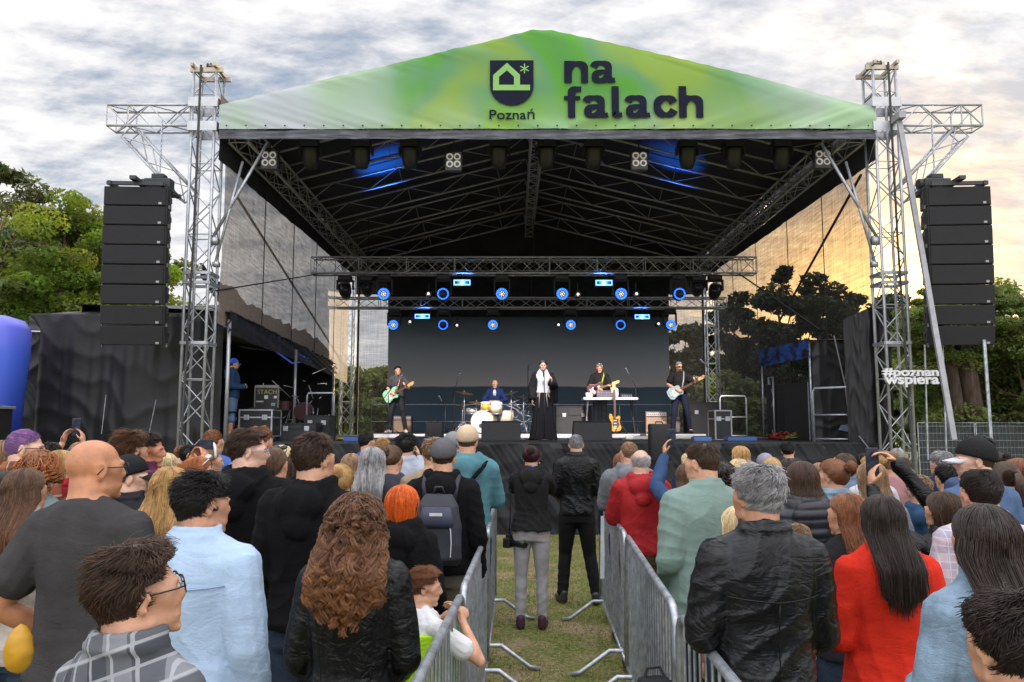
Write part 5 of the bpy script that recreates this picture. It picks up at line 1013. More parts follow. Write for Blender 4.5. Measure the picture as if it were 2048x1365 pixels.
def hair_mesh(style, M, seed, N_=1800, L=0.45, w_=0.0022, thick=0.02, sex='f', two=None):
    """style: short, buzz, fade, crop, bob, long, wavy, curly, bun, pony"""
    r = np.random.default_rng(seed); hl = 'long' if style in ('bob', 'long', 'wavy', 'curly', 'bun', 'pony') else 'short'
    Mn = np.array(M.to_3x3()); Mo = np.array(M.translation)
    ph = r.uniform(0, 2 * PI, N_); hlv = hairline(ph, hl); th = hlv * r.uniform(0, 1, N_) ** 0.62
    lock = sn(np.stack([np.sin(th) * np.sin(ph), np.sin(th) * np.cos(ph), np.cos(th)], -1), 9.0, seed, 2)
    VV, QQ, CC = [], [], []
    def put(V, Q, Cc): QQ.append(Q + sum(len(v) for v in VV)); VV.append(V); CC.append(Cc)
    tone = np.clip(r.normal(1.0, 0.20, N_) + 0.25 * lock, 0.35, 1.7); col = np.stack([tone * r.uniform(0.95, 1.08, N_), tone, tone * r.uniform(0.92, 1.02, N_)], -1)
    if style == 'fringe': th = 1.15 + (hlv - 1.15) * r.uniform(0, 1, N_)
    if style in ('short', 'buzz', 'fade', 'crop', 'messy', 'fringe'):
        tk = {'short': 0.018, 'buzz': 0.003, 'fade': 0.018, 'crop': 0.012, 'fringe': 0.008, 'messy': 0.026}[style] if thick is None else thick * 0.85
        cap, cq = scalp_cap(hl if style != 'fade' else 'fade', tk * 0.55, seed)
        if style != 'fringe': put(cap @ Mn.T + Mo, cq, np.tile([0.62, 0.62, 0.62, 1], (len(cap), 1)))
        M_ = 7; t = np.linspace(0, 1, M_)[None]; side = np.clip(1 - th / hlv, 0, 1); flow = (0.45 if style != 'buzz' else 0.05) * (0.6 + 0.5 * side)
        top = (th < 0.9); a_ = np.where(top, 1.0, 1.0)
        sw = (0.45 * lock + r.normal(0, 0.11, N_)) * (1.6 if style == 'messy' else 0.8) + 0.35 * side
        TH = th[:, None] + flow[:, None] * t * np.where((np.cos(ph) > 0) & (th < 0.8), 1.0, 0.8)[:, None]; TH = np.minimum(TH, (hlv * 1.03)[:, None])
        PHI = ph[:, None] + sw[:, None] * t / np.maximum(np.sin(TH), 0.45)
        tpn = np.clip((1.75 - th) / 1.0, 0, 1) if style != 'fade' else np.clip((1.2 - th) / 0.4, 0, 1); tks = tk * (0.10 if style != 'fade' else -0.15) + tk * (0.0 + 0.25 * np.clip(side * 4, 0, 1) + 0.65 * tpn) * (1 - 0.25 * np.clip(np.cos(ph), 0, 1)) * r.uniform(0.75, 1.2, N_) * (1 + 0.3 * lock)
        tks = tks * np.where(r.uniform(0, 1, N_) < 0.05, 1.55, 1.0); OFF = tks[:, None] * (1 - (1 - t) ** 2) + 0.001 + (tks * (0.5 if style == 'messy' else 0.12) * r.uniform(-0.3, 1, N_))[:, None] * t ** 3
        P = sph(TH, PHI, OFF)
    else:
        base = {'bob': 0.018, 'long': 0.014, 'wavy': 0.020, 'curly': 0.040, 'bun': 0.008, 'pony': 0.008}[style] if thick is None else thick
        cap, cq = scalp_cap(hl, base * 0.3, seed); put(cap @ Mn.T + Mo, cq, np.tile([0.55, 0.55, 0.55, 1], (len(cap), 1)))
        side = np.clip(1 - th / hlv, 0, 1)
        if style in ('bun', 'pony'):
            Mh = 9; t = np.linspace(0, 1, Mh)[None, :, None]; kn = sph(np.array([R(66 if style == 'bun' else 82)]), np.array([PI]), np.array([0.02]))[0]
            r0 = sph(th, ph, np.full(N_, 0.001)); P = r0[:, None] * (1 - t) + kn * t; d = P - SC; q = np.linalg.norm(d / (SR + base), axis=2, keepdims=True); P = SC + d / q * (1 + 0 * q) ; P[:, -1] = kn + r.normal(0, 0.006, (N_, 3))
            nb_ = N_ // 2; u = r.normal(0, 1, (nb_, 3)); u /= np.linalg.norm(u, axis=1)[:, None]
            if style == 'bun':
                a = np.cross(u, r.normal(0, 1, (nb_, 3))); a /= np.linalg.norm(a, axis=1)[:, None]; tt = np.linspace(0, 2.6, Mh)[None, :, None]; kc = kn + np.array([0, -0.026, 0.010])
                Pb = kc + (u[:, None] * np.cos(tt) + a[:, None] * np.sin(tt)) * np.array([0.040, 0.034, 0.038]) * r.uniform(0.8, 1.12, (nb_, 1, 1))
            else:
                tt = np.linspace(0, 1, Mh)[None, :, None]; Pb = kn + u[:, None] * (0.012 + 0.026 * np.sin(PI * np.minimum(tt, 0.9))) + np.array([0, -1, 0]) * (0.05 * np.sin(np.minimum(tt * 3, 1.57))) + np.array([0, 0, -1]) * L * tt ** 1.3
            P = np.concatenate([P, Pb], 0); col = np.concatenate([col, col[:nb_]], 0)
        else:
            M1, M2 = 7, 11; t1 = np.linspace(0, 1, M1)[None]; front = np.clip(np.cos(ph), 0, 1); sgn = np.where(np.sin(ph) >= 0, 1, -1)
            thE = np.maximum(th + 0.02, np.radians(100) + r.normal(0, 0.05, N_)); phE = np.where(np.cos(ph) > -0.2, sgn * np.maximum(np.abs((ph + PI) % (2 * PI) - PI), R(100) + r.normal(0, 0.1, N_)), (ph + PI) % (2 * PI) - PI); ph0 = (ph + PI) % (2 * PI) - PI
            TH = th[:, None] + (thE - th)[:, None] * t1; PHI = ph0[:, None] + (phE - ph0)[:, None] * t1 ** 0.8
            lay = r.uniform(0.25, 1.0, N_) ** 0.7; OFF = base * (0.35 + 0.65 * lay[:, None] * (1 - (1 - t1) ** 2)) * (1 + 0.25 * lock[:, None])
            P1 = sph(TH, PHI, OFF)
            P1w = P1 @ Mn.T + Mo; E = P1w[:, -1]; t2 = np.linspace(0, 1, M2)[None, 1:]; Ls = L * r.uniform(0.82, 1.05, N_) * (1 - 0.12 * np.abs(E[:, 0]) / 0.1)
            Z = E[:, 2][:, None] - Ls[:, None] * t2; drop = np.clip((E[:, 2][:, None] - Z) / 0.16, 0, 1)
            wide = {'bob': 1.02, 'long': 1.10, 'wavy': 1.20, 'curly': 1.25}[style]; nar = 0.18 if L < 0.4 else -0.05; wide = wide if L < 0.4 or style != 'long' else 1.4; X = E[:, 0][:, None] * (1 + (wide - 1) * np.sin(np.minimum(t2 * 2.0, 1.57))) * (1 - nar * t2 * (style != 'curly'))
            lowc = np.clip((1.57 - Z) / 0.13, 0, 1) * (0.55 if L < 0.25 else 1.0); yb = -0.150 - 0.030 * lay[:, None] - 0.01 * lock[:, None]
            if style == 'bob': yb = E[:, 1][:, None] * 0.9
            Yy = E[:, 1][:, None] * (1 - lowc) + np.minimum(yb, E[:, 1][:, None]) * lowc
            P2_ = np.stack([X, Yy, Z], -1)
            if style == 'bob': P2_[..., 1] = E[:, 1][:, None] + 0 * Z; P2_[..., 0] = X * (1 - 0.15 * t2 ** 2)
            P = np.concatenate([P1w, P2_], 1); M_ = P.shape[1]; s = np.linspace(0, 1, M_)[None]
            lk = np.floor((phE * 5 + r.normal(0, 0.35, N_))).astype(int); 
            if style in ('wavy', 'curly'):
                fr = 20 if style == 'wavy' else 34; am = (0.008 if style == 'wavy' else 0.018) * np.clip(s * 2.0 - 0.35, 0, 1)
                if style == 'curly':
                    Ns, Ms = N_, 30; so_ = np.linspace(0, 1, P.shape[1]); nc_ = max(40, N_ // 13); led = r.integers(0, nc_, N_); o_ = np.argsort(phE[:nc_] * 0 + r.uniform(0, 1, nc_)); P = P[led] + (P - P[led]) * (0.06 + 0.94 * np.clip(1 - so_ * 5, 0, 1) ** 2)[None, :, None];  so_ = np.linspace(0, 1, Ms); P = np.stack([np.stack([np.interp(so_, s[0], P[i, :, c]) for c in range(3)], -1) for i in range(N_)]); s = so_[None]; am = 0.014 * np.clip(s * 2.4 - 0.1, 0.25, 1) * r.uniform(0.6, 1.3, nc_)[led][:, None]; M_ = Ms; col = col * r.uniform(0.75, 1.3, nc_)[led][:, None]
                pk = r.uniform(0, 6.28, 4000)[(np.abs(lk) * 7) % 4000] if style == 'wavy' else r.uniform(0, 6.28, nc_)[led] + r.normal(0, 0.18, N_); fr = fr if style == 'wavy' else (r.uniform(24, 40, nc_)[led] * r.choice([-1, 1], nc_)[led])[:, None]; arg = s * fr * (L / 0.45 if style == 'wavy' else 1) + pk[:, None]
                P = P + np.stack([np.cos(arg) * am, np.sin(arg) * am * 0.8, 0.3 * np.sin(arg * 1.3) * am], -1) + r.normal(0, 0.0025, (N_, 1, 3)) * s[..., None]
            else: P = P + (r.normal(0, 0.005, (N_, 1, 3)) * np.where(r.uniform(0, 1, N_) < 0.05, 3.0, 1.0)[:, None, None] * s[..., None] ** 1.5) + 0.006 * np.stack([np.sin(5 * s + lk[:, None]), 0 * s + 0 * lk[:, None], 0 * s + 0 * lk[:, None]], -1) * s[..., None]
            tip = np.linspace(0, 1, M_)[None]; rad = w_ * (1.0 - 0.5 * tip ** 2) + 0 * P[..., 0]
            if two is not None:
                pass
            Vh, Qh, Ch = tubes(P, rad, col)
            if two is not None:
                zz = np.clip((1.60 - Vh[:, 2]) / 0.35, 0, 1)[:, None]; Ch[:, :3] = Ch[:, :3] * (1 + (np.array(two) - 1) * zz)
            # inner mass so that no light falls through the fall of hair
            ms = MB(); e0 = M @ V_((0, -0.045, -0.02)); zb = e0.z - L * 0.80
            wd = 0.062 * (1.15 if style == 'curly' else 1.0)
            if style == 'bob': lf(ms, [(e0.x, e0.y, e0.z + 0.05, 0.062, 0.045), (e0.x, e0.y, e0.z - L * 0.8, 0.066, 0.045)])
            else: lf(ms, [(e0.x, e0.y, e0.z + 0.04, wd * 0.9, 0.045), (e0.x, e0.y - 0.02, e0.z - 0.08, wd, 0.05), (e0.x, -0.140, 1.42, wd * 1.0, 0.03), (e0.x, -0.150, min(1.36, (1.42 + zb) / 2), wd * 0.85, 0.02), (e0.x, -0.150, min(zb + 0.03, 1.33), wd * 0.4, 0.008)])
            mv = np.array([tuple(v) for v in ms.v]); mq = np.array([f for f in ms.f if len(f) == 4]); put(mv, mq, np.tile([0.5, 0.5, 0.5, 1], (len(mv), 1)))
            put(Vh, Qh, Ch); return fast_mesh('hair', np.concatenate(VV), np.concatenate(QQ), True, np.concatenate(CC))
    P = P @ Mn.T + Mo; M_ = P.shape[1]; tip = np.linspace(0, 1, M_)[None]; rad = w_ * (1 - 0.65 * tip ** 2) + 0 * P[..., 0]
    Vh, Qh, Ch = tubes(P, rad, col); put(Vh, Qh, Ch); return fast_mesh('hair', np.concatenate(VV), np.concatenate(QQ), True, np.concatenate(CC))
def hair_mat(name, c, rough=0.42): return mat('hair_' + name, c, rough, 0, 0.22, 40, attr=True, spec=0.45)
HAIR = {'black': (0.010, 0.008, 0.008), 'darkbrown': (0.022, 0.013, 0.010), 'brown': (0.055, 0.028, 0.016), 'midbrown': (0.105, 0.055, 0.030), 'reddish': (0.19, 0.070, 0.028), 'ginger': (0.30, 0.095, 0.022), 'orange': (0.62, 0.11, 0.008), 'blond': (0.42, 0.25, 0.09),
        'paleblond': (0.60, 0.46, 0.27), 'lightbrown': (0.26, 0.155, 0.085), 'grey': (0.27, 0.27, 0.285), 'white': (0.50, 0.50, 0.52), 'purple': (0.26, 0.12, 0.34), 'curlbrown': (0.115, 0.050, 0.022), 'wine': (0.035, 0.008, 0.012), 'darkgrey': (0.10, 0.10, 0.105)}
SKIN = {'a': (0.57, 0.30, 0.19), 'b': (0.50, 0.25, 0.15), 'c': (0.63, 0.37, 0.27), 'tan': (0.52, 0.23, 0.12), 'dark': (0.36, 0.19, 0.125)}
def skin(k):
    m = mat('skin_' + k, SKIN[k], 0.45, 0, 0.17, 16, 0.16, 110, spec=0.5); b = m.node_tree.nodes['Principled BSDF']; b.inputs['Subsurface Weight'].default_value = 0.12; b.inputs['Subsurface Radius'].default_value = (0.02, 0.008, 0.004); b.inputs['Subsurface Scale'].default_value = 0.5; return m
def wrinkle(m, amt=0.22, sc=3.6):
    """adds soft creases to a fabric's bump"""
    if m.get('wr'): return m
    m['wr'] = 1; t = m.node_tree; b = t.nodes['Principled BSDF']; tcn = t.nodes.new('ShaderNodeTexCoord'); n = nnoise(t, nmap(t, tcn.outputs['Object'], sc=(1, 1, 0.8)), sc, 3, 0.5, 1.4)
    r_ = nmath(t, 'ABSOLUTE', nmath(t, 'SUBTRACT', n, 0.5)); n2 = nnoise(t, nmap(t, tcn.outputs['Object'], (3, 1, 2), sc=(0.8, 1, 1.6)), sc * 2.1, 2, 0.5, 1.8); r2 = nmath(t, 'ABSOLUTE', nmath(t, 'SUBTRACT', n2, 0.5))
    bn = t.nodes.new('ShaderNodeBump'); bn.inputs['Strength'].default_value = amt; bn.inputs['Distance'].default_value = 0.05; t.links.new(nmath(t, 'ADD', r_, nmath(t, 'MULTIPLY', r2, 0.45)), bn.inputs['Height'])
    if b.inputs['Normal'].is_linked: t.links.new(b.inputs['Normal'].links[0].from_socket, bn.inputs['Normal'])
    t.links.new(bn.outputs[0], b.inputs['Normal']); return m
def cloth(name, c, rough=0.85, var=0.16, **kw): return wrinkle(mat('cloth_' + name, c, rough, 0, var, kw.pop('vs', 7), kw.pop('bump', 0.25), kw.pop('bs', 160), spec=kw.pop('spec', 0.15), **kw))
def plaid(name, a, b_, c_, s=34.0, rot=0.0):
    key = 'plaid_' + name
    if key in MATS: return MATS[key]
    m = bpy.data.materials.new(key); m.use_nodes = True; t = m.node_tree; bs = t.nodes['Principled BSDF']; bs.inputs['Roughness'].default_value = 0.85; bs.inputs['Specular IOR Level'].default_value = 0.2
    tcn = t.nodes.new('ShaderNodeTexCoord'); v = nmap(t, tcn.outputs['Object'], (0.01, 0, 0.02), (0, R(rot), 0)); sp = t.nodes.new('ShaderNodeSeparateXYZ'); t.links.new(v, sp.inputs[0])
    def band(o, f, ph, th): return nmath(t, 'GREATER_THAN', nmath(t, 'SINE', nmath(t, 'ADD', nmath(t, 'MULTIPLY', o, f), ph)), th)
    hx = band(sp.outputs[0], s * 1.6, 0.4, 0.1); hz = band(sp.outputs[2], s * 1.6, 0.0, 0.1); lx = band(sp.outputs[0], s * 3.2, 1.0, 0.9); lz = band(sp.outputs[2], s * 3.2, 1.0, 0.9)
    col = nmix(t, nmath(t, 'MULTIPLY', hx, 0.55), a, b_); col = nmix(t, nmath(t, 'MULTIPLY', hz, 0.55), col, b_); col = nmix(t, nmath(t, 'MULTIPLY', nmath(t, 'MAXIMUM', lx, lz), 0.6), col, c_); t.links.new(col, bs.inputs['Base Color'])
    MATS[key] = m; return wrinkle(m)
leather = lambda: wrinkle(mat('black_leather', (0.004, 0.0045, 0.0055), 0.33, 0, 0.35, 6, 0.3, 60, spec=0.28), 0.5, 4.5)
denim = lambda: wrinkle(mat('light_denim', (0.22, 0.31, 0.41), 0.85, 0, 0.30, 9, 0.4, 260, spec=0.15), 0.35, 4)
def omat(o, m):
    """material on the object, so that shared meshes can differ"""
    if len(o.data.materials) == 0: o.data.materials.append(None)
    o.material_slots[0].link = 'OBJECT'; o.material_slots[0].material = m; return o
def setmat(o, m): return omat(o, m)
def glasses_mesh(M, sun=False):
    mb = MB(); R3 = M.to_3x3()
    for s in (-1, 1):
        pts = [M @ V_((s * 0.034 + 0.024 * math.cos(a), 0.097 - 0.004 * math.cos(a) * s, 0.004 + 0.019 * math.sin(a))) for a in np.linspace(0, 2 * PI, 15)]; mb.path(pts, 0.0013, 5)
        mb.path([M @ V_((s * 0.058, 0.094, 0.008)), M @ V_((s * 0.077, 0.072, 0.010)), M @ V_((s * 0.082, -0.005, 0.012)), M @ V_((s * 0.081, -0.028, -0.012))], 0.002, 5)
        if sun: mb.lathe(M @ V_((s * 0.034, 0.097, 0.004)), [(0, -0.002), (0.022, -0.001), (0.022, 0.001), (0, 0.002)], 14, 'y', R3)
    mb.path([M @ V_((-0.01, 0.100, 0.008)), M @ V_((0.01, 0.100, 0.008))], 0.0016, 5)
    return new_mesh('glasses', mb.v, mb.f, True)
def shades_up_mesh(M):
    mb = MB()
    for s in (-1, 1):
        el(mb, M @ V_((s * 0.035, 0.055, 0.118)), (0.028, 0.012, 0.020), M.to_3x3() @ Matrix.Rotation(R(-50), 3, 'X'), 12, 8); mb.path([M @ V_((s * 0.066, 0.05, 0.105)), M @ V_((s * 0.088, 0.0, 0.06)), M @ V_((s * 0.088, -0.02, 0.02))], 0.003, 5)
    mb.path([M @ V_((-0.01, 0.06, 0.118)), M @ V_((0.01, 0.06, 0.118))], 0.003, 5); return new_mesh('sunglasses', mb.v, mb.f, True)
def cap_mesh(M, back, thick=0.014, beanie=False):
    ph = np.linspace(0, 2 * PI, 40, endpoint=False); t = np.linspace(0.0, 1, 12); PH, T_ = np.meshgrid(ph, t, indexing='ij'); lim = R(93) - R(16) * np.cos(PH) if not beanie else hairline(PH, 'short') * 0.92
    th = T_ * lim; off = thick + 0.016 * (1 - T_ ** 2) * (not beanie) + (0.002 * np.abs(np.sin(3 * PH)) if not beanie else 0.003 * np.abs(np.sin(14 * PH))); P = sph(th, PH, off + 0 * th); Pi = sph(th[:, -1:], PH[:, -1:], off[:, -1:] - 0.012); P = np.concatenate([P, Pi], 1); k = P.shape[1]
    i = np.arange(40 * k).reshape(40, k); j = np.roll(i, -1, 0); Q = np.stack([i[:, :-1], j[:, :-1], j[:, 1:], i[:, 1:]], -1).reshape(-1, 4); Pw = P.reshape(-1, 3) @ np.array(M.to_3x3()).T + np.array(M.translation)
    crown = fast_mesh('cap', Pw, Q, True)
    s = -1 if back else 1; mb = MB(); n = 13; vs = []
    for j_ in range(6):
        for a in np.linspace(-62, 62, n):
            u = j_ / 5; x = 0.082 * math.sin(R(a)) * (1 - 0.12 * u); y = SC[1] + s * ((0.108) * math.cos(R(a)) + 0.068 * u * math.cos(R(a * 0.75))); z = 0.026 - 0.018 * u - 0.012 * (x / 0.08) ** 2; vs.append(M @ V_((x, y, z)))
    fs = [(a * n + b_, a * n + b_ + 1, (a + 1) * n + b_ + 1, (a + 1) * n + b_) for a in range(5) for b_ in range(n - 1)]; mb.add(vs, fs); nv = len(vs); mb.add([v - V_((0, 0, 0.005)) for v in vs], [f[::-1] for f in fs]); 
    return crown, new_mesh('brim', mb.v, mb.f, True)
PEOPLE = []
def person(loc, label, h=1.75, face=0.0, sex='m', hair='short', hc='brown', sk='a', top='tee', tm=None, L='down', Rr_='down', yaw=0, pitch=0, near=False, thick=None, hl=0.45, cap=None, capm=None, capback=False, legs='stand', bm=None, sm=None, specs=None, seed=0, group=None, N_=None, w_=None, hands=False, short=False, glm=None, two=None, hem=None, brimm=None, fit=None, flare=0.0, curl=0.45):
    k = h / 1.722; o = thing('person', label, 'person', loc, R(face), group, k); yaw = round(yaw / 10) * 10 if not near else yaw; pitch = round(pitch / 10) * 10 if not near else pitch
    M = Matrix.Translation(HC) @ Matrix.Rotation(R(yaw), 4, 'Z') @ Matrix.Rotation(R(pitch), 4, 'X') @ Matrix.Scale(HK, 4); vox = 0.0075 if near else 0.0105
    if hands: vox = 0.0058
    key = lambda *a: tuple(str(x) for x in a)
    setmat(link('body', cached(key('b', sex, L, Rr_, yaw, pitch, vox, legs, curl), lambda: body_mesh(sex, L, Rr_, yaw, pitch, vox, legs, curl)), None, o), skin(sk))
    if top:
        vt = 0.0075 if near else 0.012; setmat(link('top', cached(key('t', sex, L, Rr_, top, seed if near else seed % 2, vt, hem), lambda: top_mesh(sex, L, Rr_, top, seed if near else seed % 2, vt, hem)), None, o), tm or cloth('grey', (0.08, 0.08, 0.09)))
        o.children[-1].name = {'tee': 'tshirt', 'shirt': 'shirt', 'hoodie': 'hoodie', 'jacket': 'jacket', 'puffer': 'puffer_jacket', 'sweat': 'sweatshirt', 'over': 'overshirt'}[top]
    if bm != 'none':
        setmat(link('trousers', cached(key('p', sex, legs, short, fit, flare), lambda: trousers_mesh(sex, legs, fit or 0.012, short=short, flare=flare)), None, o), bm or cloth('jeans', (0.035, 0.05, 0.085)))
        setmat(link('shoes', cached(key('s', legs), lambda: shoes_mesh(sex, legs)), None, o), sm or plastic('shoe_black', (0.02, 0.02, 0.022), 0.6))
    if hair != 'bald':
        NN = N_ or (5200 if near else 1500); ww = w_ or (0.0013 if near else 0.0030); sd_ = seed if near else seed % 3
        if near and hair in ('long', 'wavy', 'bob'): NN = int(NN * 1.2)
        setmat(link('hair', cached(key('h', hair, yaw, pitch, sd_, NN, hl, ww, thick, two), lambda: hair_mesh(hair, M, sd_, NN, hl, ww, thick, sex, two)), None, o), hair_mat(hc, HAIR[hc]))
    if cap:
        beanie = cap == 'beanie'; c_, b_ = cached(key('c', yaw, pitch, capback, beanie), lambda: cap_mesh(M, capback, 0.010, beanie)); co_ = setmat(link('cap' if not beanie else 'beanie', c_, None, o), capm or blackm())
        if not beanie: setmat(link('brim', b_, None, co_), brimm or capm or blackm())
    if specs == 'shades_up': setmat(link('sunglasses', cached(key('su', yaw, pitch), lambda: shades_up_mesh(M)), None, o), glm or plastic('black_gloss', (0.01, 0.01, 0.01), 0.15))
    elif specs: setmat(link('glasses' if specs != 'sun' else 'sunglasses', cached(key('g', yaw, pitch, specs), lambda: glasses_mesh(M, specs == 'sun')), None, o), glm or plastic('black_gloss', (0.01, 0.01, 0.01), 0.15))
    o['_k'] = k; del o['_k']; PEOPLE.append(o); return o, M, k
def eyes(o, M, lid=0.55):
    w1 = plastic('eye_white', (0.5, 0.46, 0.44), 0.3); ir = plastic('iris_dark', (0.03, 0.02, 0.015), 0.15)
    for s in (-1, 1):
        b = MB(); el(b, M @ V_((s * 0.029, 0.0775, 0.006)), (0.0125, 0.0105, 0.0075), M.to_3x3()); e = b.build('eye', w1, o, True); b = MB(); el(b, M @ V_((s * 0.029, 0.0865, 0.006)), (0.0055, 0.003, 0.0055), M.to_3x3()); b.build('iris', ir, e, True)
        b = MB(); b.path([M @ V_((s * (0.029 + q), 0.0935 - 5 * q * q, 0.026 + 0.004 * math.cos(q * 60))) for q in np.linspace(-0.018, 0.018, 6)], 0.0028, 5); b.build('eyebrow', plastic('brow', (0.05, 0.025, 0.015), 0.8), o, True)
def crowd(px, pt, Y, label, **kw):
    """stand a person so that the crown of the head meets photo pixel (px,pt) at distance Y"""
    Y *= 1.12 if Y < 4 else 1.05; p = W(px, pt, Y); h = p.z; g_ = kw.pop('grp', 'spectators standing with their backs to the camera'); lean = kw.pop('dx', 0)
    return person((p.x + lean, Y, 0), label, h=h / 1.0, group=g_, **kw)
# ------------------------------------------------------------------ barricades
def barricade(p0, p1, label, feet=1, near=False):
    p0 = V_(p0); p1 = V_(p1); d = p1 - p0; L = d.length; o = thing('crowd_barricade', label, 'barricade', p0, math.atan2(d.y, d.x), 'metal barricades lining the gangway')
    H = 1.10; r_ = 0.019; fr = MB(); c = 0.11
    pts = [(0, 0, 0.16)] + [(0, 0, H - c)] + [(c * (1 - math.cos(a)), 0, H - c + c * math.sin(a)) for a in (R(30), R(60), R(90))] + [(L - c + c * math.sin(a), 0, H - c + c * math.cos(a)) for a in (0, R(30), R(60), R(90))] + [(L, 0, 0.16)]
    fr.path(pts, r_, 9); fr.tube((0, 0, 0.17), (L, 0, 0.17), r_ * 0.8, 8); fr.build('frame', steel(), o, True)
    b = MB(); n = int(L / 0.10)
    for i in range(1, n): x = L * i / n; b.tube((x, 0, 0.17), (x, 0, H - 0.005), 0.0062, 7, cap=False)
    b.build('upright_rods', steel(), o, True)
    hk = MB()
    for x in (-0.03, L + 0.02):
        for z in (0.35, 0.86): hk.tube((x, 0, z - 0.05), (x, 0, z + 0.05), 0.011, 6); hk.bar((x, 0, z), (x + (0.03 if x < 0 else -0.02), 0, z), 0.02, 0.02)
    hk.build('hook', steel(), o, True)
    for x in (0.28, L - 0.28):
        f = MB(); f.path([(x, -0.40, 0.015), (x, -0.32, 0.03), (x, -0.10, 0.19), (x, 0.10, 0.19), (x, 0.32, 0.03), (x, 0.40, 0.015)], 0.018, 7); f.build('foot', steel(), o, True)
    return o
LX = [(-0.175, 8.35), (-0.185, 6.1), (-0.24, 3.95), (-0.33, 1.75)]; RX = [(0.90, 8.3), (0.835, 5.95), (0.715, 3.55), (0.665, 1.2)]
tl_ = ['far', 'middle', 'near']
for i in range(3):
    a, b_ = LX[i], LX[i + 1]; barricade((b_[0], b_[1] + 0.04, 0), (a[0], a[1] - 0.04, 0), ('farthest' , 'middle', 'nearest')[i] + ' barricade of the row where the boy leans')
    a, b_ = RX[i], RX[i + 1]; barricade((b_[0], b_[1] + 0.04, 0), (a[0], a[1] - 0.04, 0), ('farthest barricade of the row by the red jacket', 'middle barricade of the row by the green overshirt', 'nearest barricade under the grey haired man leather jacket')[i])
# strip of plastic tape and dark rucksack on the right row
tag(MB().prism([(0.86, 7.85, 1.02), (0.90, 7.85, 1.02), (0.875, 7.75, 0.45), (0.835, 7.75, 0.45)], (0, -0.01, 0)).build('plastic_strip', plastic('strip_white', (0.6, 0.63, 0.68))), 'white plastic strip with a blue end hanging on the far barricade', 'strip')
bb = MB(); lf(bb, [(0, 0, 0.0, 0.11, 0.08), (0, 0, 0.05, 0.13, 0.09), (0, 0, 0.35, 0.125, 0.09), (0.01, 0, 0.55, 0.10, 0.07), (0.0, 0, 0.62, 0.08, 0.05)], 18)
q = W(1277, 1300, 3.75); o = thing('drawstring_bag', 'black drawstring bag hanging on the inside of the middle barricade', 'bag', (0.655, 3.80, 0.12)); setmat(link('bag_body', merge('bag_body', bb, 0.012, 2, fold_fn(0.012, 3)), None, o), black_cloth()); MB().path([(-0.05, 0, 0.6), (-0.03, 0.02, 0.66), (0.03, 0.04, 0.66), (0.06, 0, 0.6)], 0.008, 5).build('cord', blackm(), o)

# ------------------------------------------------------------------ objects people carry
def at(o, p): return Matrix.Translation(o.location) @ Matrix.Rotation(o.rotation_euler.z, 4, 'Z') @ Matrix.Scale(o.scale.x, 4) @ V_(p)
def phone(o, p, label, wide=True, tilt=0, lit=True):
    q = at(o, p); ph = thing('phone', label, 'phone', q, o.rotation_euler.z + R(tilt), 'phones held up to film'); w_, h_ = (0.152, 0.074) if wide else (0.074, 0.152)
    MB().box((0, 0, 0), (w_, 0.009, h_)).build('phone_body', plastic('phone_black', (0.012, 0.012, 0.014), 0.3), ph, bevel=0.004)
    MB().box((0, -0.0052, 0), (w_ - 0.010, 0.001, h_ - 0.008)).build('screen', mat('phone_screen', (0.02, 0.025, 0.04), 0.35, 0, 0.9, 30, spec=0.15, emit=(0.05, 0.08, 0.16), es=0.06, col2=(0.004, 0.004, 0.006)), ph); return ph
def backpack(o, label, m, dz=0.0, logo=False):
    k = o.scale.x; b = thing('backpack', label, 'backpack', o.location, o.rotation_euler.z, None, k); mb = MB()
    lf(mb, [(0, -0.215, 0.98, 0.125, 0.055), (0, -0.235, 1.02, 0.145, 0.085), (0, -0.235, 1.20, 0.145, 0.085), (0, -0.220, 1.33, 0.125, 0.070), (0, -0.19, 1.40, 0.085, 0.035)], 22); setmat(link('bag_body', merge('bag_body', mb, 0.01, 2, fold_fn(0.006, 5)), None, b), m)
    pk = MB(); lf(pk, [(0, -0.315, 1.21, 0.095, 0.014), (0, -0.325, 1.24, 0.105, 0.024), (0, -0.318, 1.33, 0.085, 0.018)], 18); pk.build('top_pocket', mat('pack_navy', (0.035, 0.04, 0.075), 0.6), b, True)
    st = MB()
    for s in (-1, 1): st.path([(s * 0.09, -0.16, 1.36), (s * 0.10, -0.14, 1.45), (s * 0.105, -0.06, 1.495), (s * 0.11, 0.05, 1.46), (s * 0.12, 0.12, 1.34)], 0.017, 6)
    st.build('strap', m, b, True); hd = MB(); hd.path([(-0.03, -0.20, 1.40), (-0.02, -0.21, 1.44), (0.02, -0.21, 1.44), (0.03, -0.20, 1.40)], 0.008, 6); hd.build('handle', m, b, True)
    zp = MB(); zp.path([(0.085, -0.318, 1.04), (0.09, -0.325, 1.12), (0.085, -0.32, 1.20), (0.055, -0.31, 1.27)], 0.003, 5); zp.build('reflective_piping', plastic('piping', (0.7, 0.7, 0.7)), b)
    if logo: MB().box((0, -0.346, 1.29), (0.075, 0.004, 0.018)).build('label_patch', plastic('logo_white', (0.6, 0.6, 0.62)), b)
    return b
BLK = cloth('black_knit', (0.006, 0.006, 0.0075), 0.9)
LJ = cloth('light_jeans', (0.22, 0.30, 0.40), 0.85)
